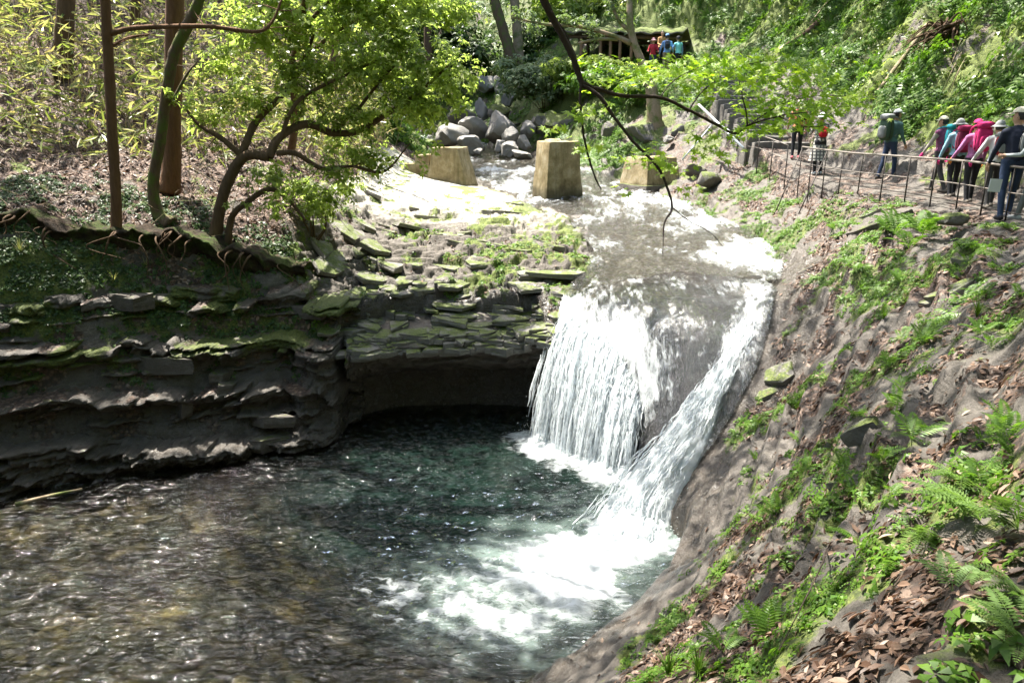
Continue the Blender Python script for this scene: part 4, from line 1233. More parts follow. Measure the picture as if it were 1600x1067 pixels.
# ------------------------------------------------------------------ stone stairs up to the pavilion
STAIR_MAT = make_ground_mat("stair_stone", (0.30, 0.1, 0.06), 0.2)
st = empty("stone_stairs", STAIR0, "worn stone stairs climbing from the path to the pavilion", "stairs")
NS = 15
dirv = (STAIR1 - STAIR0)[:2]; dirn = dirv / np.linalg.norm(dirv); ang = math.atan2(dirn[1], dirn[0]) - math.pi / 2
for i in range(NS):
    t = (i + 0.5) / NS
    p = STAIR0 * (1 - t) + STAIR1 * t
    w = rr.uniform(1.75, 2.1)
    o = link("step", block_mesh("step", tapered(w * 1.05, 0.86, 1.1, w * 0.97, 0.82), STAIR_MAT, 0.03, 3, 0.02), st)
    o.location = tuple(map(float, p - STAIR0 + V(rr.normal(0, .05), 0, -1.0))); o.rotation_euler = (rr.normal(0, .015), rr.normal(0, .015), ang + rr.normal(0, 0.03))

# ------------------------------------------------------------------ railing along the path
IRON = plain_mat("dark_iron", (0.045, 0.038, 0.034), 0.6, 0.4, 30, 0.3, 0.4)
RAILM = plain_mat("weathered_rail", (0.19, 0.165, 0.145), 0.55, 0.3, 14, 0.2, 0.3)
STEEL = plain_mat("galvanised_steel", (0.55, 0.57, 0.60), 0.38, 0.2, 18, 0.15, 0.6)
RAIL = [V(8.62, 10.6), V(8.30, 12.3), V(8.40, 13.3), V(8.46, 14.3), V(8.40, 15.4), V(8.28, 16.5), V(8.12, 17.6), V(8.02, 18.7), V(7.98, 19.8), V(7.98, 20.9)]
RP = spline(RAIL, 10)
rail = empty("path_railing", V(*RAIL[0], gz(*RAIL[0])), "low dark metal railing with posts along the river side of the path", "railing")
RO = np.array(rail.location)
def rail_z(p): return np.interp(p[1], [10, 14, 18, 20.9, 24], [-1.63, -1.62, -1.64, -1.6, -1.2])
posts = []
seg = np.concatenate([[0], np.cumsum(np.linalg.norm(np.diff(RP, axis=0), axis=1))])
for d in np.arange(0.15, seg[-1], 0.86):
    p = V(np.interp(d, seg, RP[:, 0]), np.interp(d, seg, RP[:, 1]))
    posts.append(p)
posts.append(RP[-1])
for i, p in enumerate(posts):
    g = min(gz(p[0], p[1]), rail_z(p) + 0.03)
    lean = rr.normal(0, 0.012, 2)
    MB().tube([V(p[0], p[1], g - 0.12) - RO, V(p[0] + lean[0], p[1] + lean[1], rail_z(p) + 0.86) - RO], 0.015, 7).build("post", IRON, rail)
hl = np.array([V(p[0], p[1], rail_z(p) + 0.87) for p in RP]) - RO
MB().tube(hl, 0.021, 8).build("top_rail", RAILM, rail)
MB().tube(hl - V(0, 0, 0.42), 0.011, 6).build("middle_rail", RAILM, rail)
MB().tube(hl - V(0, 0, 0.74), 0.011, 6).build("bottom_rail", IRON, rail)
for p in (posts[-1], posts[-3]):
    a = V(p[0], p[1], rail_z(p) + 0.8); b = V(p[0] - 0.85, p[1] - 0.75, gz(p[0] - 0.85, p[1] - 0.75) - 0.05)
    MB().tube([a - RO, b - RO], 0.016, 6).build("brace", IRON, rail)
# short second run beside the foot of the stairs
rail2 = empty("path_railing", V(7.95, 22.0, -1.4), "short thin railing between the pipes and the long path railing", "railing")
R2 = np.array(rail2.location)
pp = [V(7.95, 21.9), V(7.85, 22.9), V(7.72, 23.8), V(7.62, 24.6)]
for p in pp:
    MB().tube([V(p[0], p[1], gz(*p) - 0.1) - R2, V(p[0], p[1], rail_z(p) + 0.75) - R2], 0.016, 6).build("post", IRON, rail2)
MB().tube([V(p[0], p[1], rail_z(p) + 0.75) - R2 for p in pp], 0.016, 6).build("top_rail", RAILM, rail2)
MB().tube([V(p[0], p[1], rail_z(p) + 0.36) - R2 for p in pp], 0.010, 6).build("middle_rail", RAILM, rail2)
# handrail pipes lying loose by the stairs
def pipe(px0, px1, r, lab):
    a, b = at(*px0), at(*px1)
    MB().tube([a, a * .5 + b * .5, b], r, 8).build("steel_pipe", STEEL, None, True, b, label=lab, cat="pipe", group="steel pipes by the stairs")
pipe((1092, 164, 27.5), (1162, 232, 23.8), 0.045, "thick steel pipe slanting down beside the stone stairs")
pipe((1116, 191, 26.5), (1066, 250, 25.6), 0.028, "thin steel pipe propped the other way below the stairs")
pipe((1120, 193, 26.2), (1155, 215, 24.6), 0.035, "short steel pipe lying just above the thick slanting one")

# ------------------------------------------------------------------ pavilion
WOOD = plain_mat("dark_timber", (0.10, 0.065, 0.04), 0.8, 0.4, 9, 0.4)
WOODL = plain_mat("brown_timber", (0.20, 0.115, 0.055), 0.8, 0.35, 9, 0.4)
ROOFM = make_ground_mat("mossy_roof", (0.8, 0.0, 0.1))
A0, A1 = at(878, 50, 40.5), at(1068, 52, 38.5)
pv = empty("rest_pavilion", V(6, 39.8, 2.4), "open timber rest pavilion with a moss covered roof above the stairs", "pavilion")
PO = np.array(pv.location)
dv = (A1 - A0); dl = np.linalg.norm(dv[:2]); ax = dv / np.linalg.norm(dv); back = V(-ax[1], ax[0], 0)
def pvp(u, v, z): return A0 + dv * u + back * v + V(0, 0, z) - PO
zf = 2.3
mb = MB()
NU = 24
for sgn, v0, z0, v1, z1 in ((1, -0.35, 0.0, 1.6, 0.42), (-1, 3.6, 0.0, 1.6, 0.42)):
    vv = []
    for iu in range(NU + 1):
        for (v, z) in ((v0, z0), (v1, z1), (v1, z1 - 0.10), (v0, z0 - 0.10)):
            vv.append(pvp(iu / NU, v, z + 0.05 * math.sin(iu * 1.7) + rr.normal(0, 0.02)))
    f = []
    for iu in range(NU):
        for j in range(4):
            jn = (j + 1) % 4
            f.append((iu * 4 + j, iu * 4 + jn, iu * 4 + 4 + jn, iu * 4 + 4 + j))
    f += [(0, 3, 2, 1), (NU * 4, NU * 4 + 1, NU * 4 + 2, NU * 4 + 3)]
    mb.add(vv, np.array(f))
mb.build("roof", ROOFM, pv)
mb = MB(); mb.tube([pvp(0.01, 0.0, -0.22), pvp(0.99, 0.0, -0.22)], 0.10, 6); mb.build("front_beam", WOOD, pv)
mb = MB(); mb.tube([pvp(0.01, 3.2, -0.22), pvp(0.99, 3.2, -0.22)], 0.10, 6); mb.build("rear_beam", WOOD, pv)
for px in (910, 941, 957, 972, 990, 1022):
    u = (px - 878) / 190.0
    a = pvp(u, 0.0, -0.2) ; b = a.copy(); b[2] = 1.9 - PO[2]
    MB().tube([b, a], 0.085 if px != 1022 else 0.11, 7).build("post", WOODL, pv)
for u in (0.1, 0.4, 0.7, 0.95):
    a = pvp(u, 3.2, -0.2); b = a.copy(); b[2] = 1.9 - PO[2]
    MB().tube([b, a], 0.09, 7).build("post", WOOD, pv)
for u in (0.2, 0.5):
    a = pvp(u + 0.07, 2.4, 0); a[2] = 0.55
    MB().box(a, (1.9, 0.45, 0.09), Matrix.Rotation(math.atan2(ax[1], ax[0]), 3, 'Z')).build("bench", WOODL, pv, False)
# boards lying on the slope above
bo = empty("timber_stack", at(1108, 12, 44), "broken grey timber boards on the slope above the pavilion", "timber")
for i in range(4):
    MB().box((0.3 * i - 0.4, 0.1 * i, 0.12 * (i % 2) - 0.1), (2.0, 0.3, 0.07), Matrix.Rotation(0.25 + 0.2 * i, 3, 'Y') @ Matrix.Rotation(0.3 * i, 3, 'Z')).build("board", plain_mat("grey_board", (0.25, 0.22, 0.19)) if i == 0 else bpy.data.materials["grey_board"], bo, False)
# ------------------------------------------------------------------ bedded rock face of the left bank
def layered_cliff():
    xs = np.arange(-13.0, -3.35, 0.032); hs_ = np.arange(ZP - 0.3, -3.2, 0.022)
    ys = np.arange(10.8, 18.2, 0.06)
    X, Yg = np.meshgrid(xs, ys)
    U = _rbf_eval(FIT_U, X, Yg) + 0.10 * fbm(X * .6, Yg * .6, 3, 3)
    inp = in_poly(X, Yg, POOL)
    U = np.where(inp, ZP - 1.0, U)
    U = np.maximum.accumulate(U, axis=0) + np.arange(len(ys))[:, None] * 1e-5
    H, XX_ = np.meshgrid(hs_, xs, indexing='ij')
    n1 = fbm(XX_ * .55, H * .4, 3, 911); n2 = fbm(XX_ * 2.0, H * 1.3, 4, 921); n3 = fbm(XX_ * 7, H * 9, 3, 931)
    sh = .10 * XX_ + .16 * n1 + 0.04 * n2
    blk = _hash(np.floor(XX_ * .55 + 2.5 * n1), np.floor((H + sh) / .62), 3)
    hh_ = H + sh + (blk - .5) * .3
    ht = terrace(hh_, .9, .07) - sh - (blk - .5) * .3
    fr = hh_ / .9 - np.floor(hh_ / .9)                  # place on the riser: tread at 0.5, undercut below it
    Y = np.zeros_like(H)
    for i in range(len(xs)):
        Y[:, i] = np.interp(ht[:, i], U[:, i], ys)
    lay = (H + sh * 1.1 + .05 * n2)
    k1 = np.floor(lay / .135); f1 = lay / .135 - k1
    r1 = _hash(k1, np.floor(XX_ * .9 + 7 * _hash(k1, k1 * 0, 5) + .8 * n2), 11)
    k2 = np.floor(lay / .05); r2 = _hash(k2, np.floor(XX_ * 2.2 + 5 * _hash(k2, k2 * 0, 6) + n2), 12)
    f1_, f2_, cid, dx, dy = worley(XX_ * 1.1 + .3 * n2, H * 1.5 + .3 * n1, 61)
    d = .17 * (r1 - .5) + .06 * (r2 - .5) + .20 * (cid - .5) - .05 * sstep(.08, 0, f2_ - f1_) - .03 * sstep(.25, 0, f1) + .02 * n3
    d = d - .26 * sstep(.28, .42, fr) * 0 - .24 * sstep(.60, .72, fr) * sstep(1.0, .88, fr) - .24 * sstep(.0, .06, fr) * sstep(.30, .16, fr) + .10 * sstep(.30, .40, fr) * (fr < .5)
    top = sstep(-3.75 + .2 * n1, -3.3 + .2 * n1, H) * .8
    Y = Y - (.14 + d) * (1 - top) + .35 * top
    # water-smoothed foot
    foot = sstep(ZP + 1.0, ZP + .1, H)
    Y = Y - .25 * foot
    co = np.stack([XX_, Y, H + 0.02 * n3], -1)
    ny, nx = H.shape
    idx = np.arange(ny * nx).reshape(ny, nx)
    q = np.stack([idx[:-1, :-1], idx[:-1, 1:], idx[1:, 1:], idx[1:, :-1]], -1).reshape(-1, 4)
    tread = np.abs(np.gradient(Y, axis=0)) / .022
    l1 = fbm(XX_ * 1.2, H * .9, 3, 941)
    moss = np.clip((.42 + .7 * fbm(XX_ * .8, H * 1.2, 3, 951)) * sstep(ZP + .9, ZP + 2.2, H), 0, 1)
    lit_ = np.clip(sstep(1.0, 2.5, tread) * (.45 + .6 * l1) * sstep(ZP + .5, ZP + 1, H), 0, 1)
    wet = np.clip(.55 + .45 * sstep(ZP + 1.1, ZP + .1, H), 0, 1)
    mk = np.stack([moss.ravel(), wet.ravel(), lit_.ravel()], -1)
    link("layered_cliff", mesh_np("layered_cliff", co.reshape(-1, 3), q, [GROUND_MAT], True, None, {"mask": mk}), LAND["left_bank_terrain"])
layered_cliff()

# the overhanging brow of the shelf above the dark alcove
def brow():
    L = spline([at(538, 556, 14.55), at(560, 545, 14.8), at(610, 538, 15.0), at(700, 535, 15.1), at(790, 535, 15.1), at(862, 527, 15.0), at(880, 515, 15.3)], 24)
    n = len(L); nv = 34
    prof = [(-1.7, .42), (-1.0, .22), (-.45, .07), (0, -.03), (.05, -.10), (.02, -.2), (-.06, -.3), (-.05, -.42), (-.20, -.55), (-.45, -.72), (-.9, -.9), (-1.6, -1.15)]
    P = spline(np.array([(a, b) for a, b in prof]), 4)
    s = np.arange(n)
    S, T = np.meshgrid(s, np.arange(len(P)), indexing='ij')
    lay = P[None, :, 1] + .05 * fbm(S * .06, T * .05, 3, 971)
    k = np.floor(lay / .07)
    d = .16 * (_hash(k, np.floor(S / 13 + 5 * _hash(k, k * 0, 3)), 8) - .5) + .05 * fbm(S * .2, T * .3, 3, 981)
    out = P[None, :, 0] + d * (P[None, :, 0] > -.8)
    Q = np.stack([np.repeat(L[:, 0][:, None], len(P), 1), L[:, 1][:, None] - out, L[:, 2][:, None] + P[None, :, 1] + .03 * fbm(S * .15, T * .2, 3, 991)], -1)
    idx = np.arange(n * len(P)).reshape(n, len(P))
    q = np.stack([idx[:-1, :-1], idx[:-1, 1:], idx[1:, 1:], idx[1:, :-1]], -1).reshape(-1, 4)
    mk = np.stack([np.clip(.35 + .6 * fbm(S * .05, T * .1, 3, 995), 0, 1) * (T < 20), np.full(S.shape, .4), 0 * S], -1).reshape(-1, 3)
    link("brow", mesh_np("brow", Q.reshape(-1, 3), q, [GROUND_MAT], True, None, {"mask": mk}), LAND["rock_shelf"])
brow()

rr = np.random.default_rng(31)
BL = spline([at(545, 553, 14.6), at(560, 545, 14.8), at(610, 538, 15.0), at(700, 535, 15.1), at(790, 535, 15.1), at(862, 527, 15.0), at(878, 516, 15.25)], 24)
for i in range(84):                                      # plates lying on the brow
    p = BL[rr.integers(2, len(BL) - 2)]
    u = rr.uniform(0.15, 1.75)
    z = np.interp(u, [0, .45, 1.0, 1.7], [-.03, .07, .22, .42])
    L = rr.uniform(.45, 1.35)
    place_slab(LAND["rock_shelf"], "rock_slab", SLABS[i % 12], p[0] + rr.normal(0, .1), p[1] + u, p[2] + z - .015 + rr.uniform(-.02, .05), (L, L * rr.uniform(.35, .6), rr.uniform(.07, .16)), .25 + rr.normal(0, .3), V(.05 + rr.normal(0, .05), .02 + rr.normal(0, .06), 1))

# the eroded earth bank between ledges and trees, its soil darkened to paint in shade
SOIL = NT("shaded_mossy_earth")
_p = SOIL.pos()
_n = SOIL.noise(_p, 6.0, 6, 0.65); _m = SOIL.noise(_p, 1.7, 5, 0.65)
_c = SOIL.ramp(_n, [(0.3, (0.010, 0.008, 0.006)), (0.55, (0.035, 0.024, 0.016)), (0.75, (0.085, 0.055, 0.036))])
_c = SOIL.mix(SOIL.ramp(_m, [(0.46, 0.0), (0.60, 0.85)]), _c, SOIL.ramp(SOIL.noise(_p, 30, 4, .6), [(0.35, (0.018, 0.032, 0.006)), (0.7, (0.075, 0.11, 0.02))]))
SOIL_MAT = SOIL.done(SOIL.principled(_c, 0.95, SOIL.bump(_n, 1.0, 0.08), 0.2))
def earth_bank():
    xs = np.arange(-13.5, -4.55, 0.05); tt = np.linspace(0, 1, 46)
    X, T = np.meshgrid(xs, tt, indexing='ij')
    line = np.interp(xs, [-13.5, -10, -9, -8, -7, -6.2, -5.4, -4.5], [13.1, 13.9, 14.3, 14.75, 15.15, 15.3, 15.55, 16.1]) + .22 * fbm(xs * .8, xs * 0, 3, 71)
    ztop = np.array([gz(x, y + .75) for x, y in zip(xs, line)]) + .03
    zbot = -3.75 + .0 * xs
    n = fbm(X * 1.5, T * 2.5, 4, 1001); n2 = fbm(X * 5, T * 6, 3, 1011)
    bulge = -.30 * np.sin(np.pi * np.clip(T * 1.15, 0, 1)) * (T < .87) - .12 * (1 - T)
    Y = line[:, None] - .10 * (1 - T) - bulge * .9 + .14 * n + .05 * n2
    Z = zbot[:, None] + (ztop - zbot)[:, None] * np.clip(T / .86, 0, 1) + .05 * n2
    Y = Y + np.where(T > .86, (T - .86) / .14 * .85, 0)
    co = np.stack([X, Y, Z], -1)
    a, b = X.shape
    idx = np.arange(a * b).reshape(a, b)
    q = np.stack([idx[:-1, :-1], idx[1:, :-1], idx[1:, 1:], idx[:-1, 1:]], -1).reshape(-1, 4)
    link("earth_bank", mesh_np("earth_bank", co.reshape(-1, 3), q, [SOIL_MAT], True), LAND["left_bank_terrain"])
    return xs, line, ztop
EBX, EBY, EBZ = earth_bank()
# ------------------------------------------------------------------ trees
def bark_mat(name, a, b, moss=0.0):
    k = NT(name)
    p = k.pos()
    n = k.noise(k.mapping(p, (7, 7, 1.1)), 3.0, 6, 0.65)
    c = k.mix(n, a, b)
    if moss:
        m = k.ramp(k.noise(p, 3.0, 5, 0.65), [(0.5 - moss * 0.3, 0.0), (0.62, 0.85)])
        c = k.mix(m, c, (0.09, 0.13, 0.025))
    return k.done(k.principled(c, 0.9, k.bump(n, 0.9, 0.03), 0.25))
BARK = bark_mat("brown_bark", (0.035, 0.022, 0.013), (0.16, 0.10, 0.06))
BARK_RED = bark_mat("cedar_bark", (0.06, 0.028, 0.014), (0.22, 0.12, 0.065))
BARK_MOSS = bark_mat("mossy_bark", (0.04, 0.028, 0.018), (0.17, 0.12, 0.075), 0.05)
BARK_PALE = bark_mat("pale_bark", (0.16, 0.12, 0.08), (0.36, 0.28, 0.19), 0.15)
BARK_DARK = bark_mat("dark_twig_bark", (0.020, 0.014, 0.011), (0.075, 0.052, 0.042))
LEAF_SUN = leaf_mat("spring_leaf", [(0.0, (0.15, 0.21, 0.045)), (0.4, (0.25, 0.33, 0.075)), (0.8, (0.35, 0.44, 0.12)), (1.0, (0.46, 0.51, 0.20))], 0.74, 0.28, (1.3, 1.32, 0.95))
LEAF_MAPLE = leaf_mat("maple_leaf", [(0.0, (0.22, 0.36, 0.025)), (0.5, (0.33, 0.48, 0.03)), (1.0, (0.44, 0.56, 0.06))], 0.6, 0.4)
LEAF_DARK = leaf_mat("evergreen_leaf", [(0.0, (0.02, 0.045, 0.012)), (0.6, (0.05, 0.095, 0.022)), (1.0, (0.09, 0.15, 0.035))], 0.3)
LEAF_GREY = leaf_mat("grey_green_leaf", [(0.0, (0.10, 0.15, 0.07)), (1.0, (0.20, 0.26, 0.13))], 0.4)
LEAF_FERN = leaf_mat("fern_leaf", [(0.0, (0.06, 0.14, 0.014)), (0.5, (0.11, 0.21, 0.025)), (1.0, (0.17, 0.28, 0.04))], 0.45)
LEAF_FERN2 = leaf_mat("soft_fern_leaf", [(0.0, (0.11, 0.19, 0.05)), (1.0, (0.20, 0.30, 0.09))], 0.45)
LEAF_BAMBOO = leaf_mat("bamboo_grass_leaf", [(0.0, (0.15, 0.19, 0.06)), (0.4, (0.26, 0.29, 0.11)), (0.7, (0.40, 0.38, 0.22)), (1.0, (0.48, 0.38, 0.25))], 0.45, 0.3)
LEAF_DEAD = leaf_mat("dead_leaf", [(0.0, (0.035, 0.020, 0.014)), (0.3, (0.085, 0.046, 0.03)), (0.6, (0.15, 0.09, 0.062)), (0.85, (0.25, 0.165, 0.12)), (1.0, (0.35, 0.27, 0.22))], 0.2, 0.5, (1, 0.8, 0.6))
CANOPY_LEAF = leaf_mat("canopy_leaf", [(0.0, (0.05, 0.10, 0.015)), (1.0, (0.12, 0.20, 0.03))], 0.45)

LEAF_T = (np.array([(0, 0, 0), (-.20, .35, .05), (.20, .35, .05), (-.17, .7, .03), (.17, .7, .03), (0, 1, -.04), (0, .35, 0), (0, .7, -.02)]),
          [np.array([(0, 6, 1), (0, 2, 6), (3, 7, 5), (7, 4, 5)]), np.array([(1, 6, 7, 3), (6, 2, 4, 7)])])
def _rosette(n=6, droop=0.25, w=0.22):
    v, f = [], []
    for i in range(n):
        a = 2 * math.pi * i / n + 0.3 * (i % 2)
        d = np.array((math.cos(a), math.sin(a), 0)); s = np.array((-math.sin(a), math.cos(a), 0))
        l = 0.85 + 0.3 * ((i * 7) % 3) / 2
        z = 0.25 * ((i * 5) % 4) / 3
        b = len(v)
        v += [d * 0.05 + (0, 0, z), d * 0.55 * l + s * w + (0, 0, z + 0.1), d * 0.55 * l - s * w + (0, 0, z + 0.1), d * l + (0, 0, z - droop)]
        f += [(b, b + 2, b + 1), (b + 1, b + 2, b + 3)]
    return np.array(v), [np.array(f)]
ROSETTE = _rosette()
def _maple():
    pts = []
    for i in range(7):
        a = math.radians(-135 + 45 * i)
        r = (0.42, 0.72, 0.92, 1.0, 0.92, 0.72, 0.42)[i]
        pts.append((math.sin(a) * r, math.cos(a) * r, -0.10 * r))
        if i < 6:
            a2 = math.radians(-112 + 45 * i); pts.append((math.sin(a2) * 0.36, math.cos(a2) * 0.36, 0))
    v = np.array([(0, -0.05, 0.02)] + pts)
    f = np.array([(0, i + 1, i) for i in range(1, len(pts))])
    return v, [f]
MAPLE_T = _maple()

def crown_pts(blobs, per=1.0):
    """spots spread through the outer part of a set of leaf masses"""
    P, D = [], []
    for (px, py, Y, rx, ry, n) in blobs:
        c = at(px, py, Y); s = Y / 1150.0
        n = int(n * per)
        d = rdir(n, 0.25); r = RNG.random(n) ** 0.42
        q = d * r[:, None] * np.array((rx * s, 0.8 * (rx + ry) / 2 * s, ry * s)) * (1 + 0.25 * RNG.normal(size=(n, 1)))
        P.append(c + q); D.append(d)
    P, D = np.vstack(P), np.vstack(D)
    m = fbm(P[:, 0] * 1.9 + P[:, 2] * 1.3, P[:, 1] * 1.9 - P[:, 2] * 1.7, 3, 700) > -0.18       # gaps
    return P[m], D[m]

def leaf_mesh(name, P, D, size, mat, tmpl, up=0.8, var=0.5):
    N = len(P)
    nrm = D * 0.7 + rdir(N) * 0.5 + V(0, 0, up)
    v, fs = scatter_np(tmpl[0], tmpl[1], rot_axes(nrm, RNG.random(N) * 6.28), size * (1 + var * RNG.normal(size=N)).clip(0.3, 2.0), P)
    return mesh_np(name, v, fs, [mat], False)

def limb(nodes, n=7):
    """nodes: (px, py, depth, radius px) -> spline points and radii in metres"""
    A = np.array([np.append(at(a, b, Y), r * Y / 1150.0) for a, b, Y, r in nodes])
    S = spline(A, n)
    return S[:, :3], np.maximum(S[:, 3], 0.003)

def twigs(mb, P, R, count, length, depth=2, up=0.2, r0=0.012):
    ends = []
    for k in range(count):
        i = RNG.integers(max(1, len(P) // 3), len(P))
        d = rdir(1, up)[0]; a = P[i].copy()
        pts = [a]
        L = length * (0.5 + RNG.random())
        for s in range(4):
            d = d + rdir(1, 0.1)[0] * 0.35; d /= np.linalg.norm(d)
            pts.append(pts[-1] + d * L / 4)
        r = min(R[i] * 0.55, r0)
        mb.tube(pts, np.linspace(r, r * 0.25, 5), 4, cap=False)
        ends.append(pts[-1]); ends.append(pts[-2])
        if depth > 1:
            ends += twigs(mb, np.array(pts), np.full(5, r), 2, length * 0.55, depth - 1, up, r0 * 0.6)
    return ends

def tree(name, label, group, base, trunk, limbs, bark, sides=12):
    root = empty(name, base, label, "tree", group)
    o = np.array(root.location)
    S, R = limb(trunk, 8)
    R = R * .88
    mb = MB(); mb.tube(S - o, R, sides, 0, 0.05); mb.build("trunk", bark, root)
    ends = []
    for L in limbs:
        s, r = limb(L, 7)
        mb = MB(); mb.tube(s - o, r, 8, 0, 0.05)
        e = twigs(mb, s - o, r, max(3, len(s) // 4), 0.55)
        ends += [q + o for q in e]
        mb.build("branch", bark, root)
    return root, o, ends

# the crooked tree that leans out over the shelf
LB = "trees on the left bank"
ct, cto, ends = tree("crooked_tree", "low crooked tree with winding bare branches and bright leaves over the shelf", LB, hit(338, 374),
    [(335, 385, 16, 12), (343, 330, 16, 10), (358, 280, 16, 9.5), (384, 244, 16, 8.5), (420, 246, 16, 7.5)],
    [[(420, 246, 16, 7), (436, 216, 16.2, 6.5), (478, 194, 16.6, 6), (520, 208, 16.9, 5.5), (562, 204, 17.1, 5), (605, 178, 17.3, 4), (650, 148, 17.4, 3), (702, 102, 17.5, 1.5)],
     [(372, 256, 16, 7), (384, 225, 16.1, 6), (402, 188, 16.4, 5.5), (440, 150, 16.8, 4.5), (470, 108, 17.2, 3.5), (490, 55, 17.6, 2)],
     [(355, 385, 16, 6), (362, 340, 16, 5), (384, 318, 15.9, 4.5), (420, 296, 15.9, 4), (450, 312, 15.9, 3), (478, 345, 15.9, 2)],
     [(432, 240, 16, 4.5), (462, 240, 16.1, 4), (505, 264, 16.3, 3.2), (550, 260, 16.5, 2.5), (600, 268, 16.8, 2), (640, 225, 17.2, 1)],
     [(380, 246, 16, 5), (345, 216, 16, 4), (312, 196, 16, 3), (290, 170, 16, 2)],
     [(440, 216, 16.2, 4), (452, 180, 16.3, 3.4), (476, 150, 16.5, 3), (540, 118, 17, 2.2), (600, 90, 17.6, 1.2)],
     [(520, 207, 17, 3), (560, 170, 17.1, 2.4), (600, 120, 17.3, 2), (640, 80, 17.5, 1)]], BARK)
blobs = [(690, 122, 17.4, 58, 55, 560), (640, 168, 17.2, 55, 36, 320), (600, 92, 17.3, 68, 55, 460), (560, 192, 17.0, 50, 26, 200), (626, 62, 17.4, 50, 26, 260), (530, 120, 17, 68, 50, 360), (462, 120, 16.8, 66, 55, 300), (400, 160, 16.5, 70, 36, 200),
         (350, 172, 16.3, 60, 34, 150), (520, 272, 16.6, 52, 30, 170), (512, 312, 16.5, 40, 20, 100), (690, 168, 17.3, 34, 28, 200), (575, 250, 16.8, 36, 20, 70), (640, 120, 17.4, 60, 50, 300), (500, 190, 16.8, 60, 30, 120)]
P, D = crown_pts(blobs, 0.6)
E = np.array(ends); E = np.vstack([E, E + RNG.normal(0, 0.09, E.shape)])
P = np.vstack([P, E]); D = np.vstack([D, rdir(len(E), 0.5)])
link("crown", leaf_mesh("crown", P - cto, D, 0.115, LEAF_SUN, ROSETTE), ct)

mt, mto, ends = tree("leafy_maple", "bright green maple filling the top left behind the crooked tree", LB, hit(455, 232),
    [(455, 236, 20.5, 7), (462, 180, 19.6, 6), (455, 110, 18.6, 5.5), (470, 50, 18, 5), (480, -40, 17.6, 4), (490, -160, 17.6, 2)],
    [[(456, 110, 18.6, 4), (500, 70, 18, 3), (560, 30, 17.8, 2), (610, 20, 17.8, 1)], [(458, 130, 18.8, 4), (420, 80, 18, 3), (370, 50, 17.5, 2), (330, 45, 17.4, 1)], [(470, 50, 18, 3.5), (520, 0, 17.6, 2.5), (600, -30, 17.6, 1)]], BARK)
blobs = [(480, 42, 17.4, 105, 44, 560), (585, 26, 17.6, 60, 34, 330), (400, 62, 17.2, 66, 44, 280), (430, 8, 17.4, 86, 30, 330), (555, -6, 17.6, 80, 26, 330), (350, 110, 17, 52, 34, 140), (520, -60, 17.6, 140, 40, 400), (640, -10, 18, 50, 26, 180)]
P, D = crown_pts(blobs, 0.6)
link("crown", leaf_mesh("crown", P - mto, D, 0.14, LEAF_SUN, ROSETTE), mt)

# straight and curved trunks on the ledge
st_, sto, _ = tree("slim_tree", "slim straight brown trunk leftmost on the ledge with one long side branch", LB, hit(178, 378),
    [(160, 392, 14.8, 11), (180, 366, 15, 9.5), (181, 300, 15, 9), (176, 220, 15, 8.5), (171, 120, 15, 8.5), (166, 30, 15, 8), (160, -80, 15, 7), (150, -420, 15, 4)],
    [[(170, 54, 15, 4), (205, 45, 15, 3.6), (260, 42, 15.1, 3.4), (330, 42, 15.2, 3), (400, 50, 15.4, 2.6), (425, 35, 15.5, 2), (440, 0, 15.6, 1.5)], [(171, 75, 15, 2.5), (200, 60, 15.2, 2), (235, 54, 15.4, 1.2)]], BARK_RED)
mo, moo, _ = tree("curved_mossy_tree", "curved grey-green mossy trunk standing in front of the thick cedar", LB, hit(250, 345),
    [(268, 352, 15.9, 15), (248, 335, 16, 11), (239, 290, 16, 9.5), (250, 220, 16, 9), (260, 150, 16, 9), (272, 85, 16, 9), (296, 35, 16, 9), (318, -20, 16, 8), (350, -160, 16, 6), (380, -400, 16, 3)],
    [[(254, 190, 16, 3), (290, 120, 16.2, 2), (310, 95, 16.4, 1)]], BARK_MOSS)
ce, ceo, _ = tree("cedar_tree", "thick straight reddish cedar trunk behind the curved mossy tree", LB, hit(268, 290),
    [(264, 300, 17.2, 20), (268, 260, 17.2, 15.5), (270, 150, 17.2, 14.5), (273, 0, 17.2, 14), (276, -200, 17.2, 11), (280, -520, 17.2, 6)], [], BARK_RED)
cd, cdo, _ = tree("shaded_cedar", "dark thick trunk half hidden in the bamboo grass at far left", LB, hit(100, 110),
    [(98, 120, 22.5, 16), (100, 60, 22.5, 14), (104, -20, 22.5, 13), (108, -300, 22.5, 7)], [], BARK)
for i, (px, py, Y, r, lab) in enumerate([(30, 60, 26, 7, "thin trunk at the very left edge among bamboo grass"), (520, 130, 27, 6, "thin trunk behind the crown of the leafy maple"), (208, 90, 25, 8, "brown trunk in the bamboo grass between slim tree and cedar")]):
    b = hit(px, py)
    tree("slender_tree", lab, LB, b, [(px, py + 12, Y, r * 1.2), (px + 3, py - 60, Y, r), (px + 8, py - 220, Y, r * .8), (px + 4, py - 480, Y, r * .4)], [], BARK)

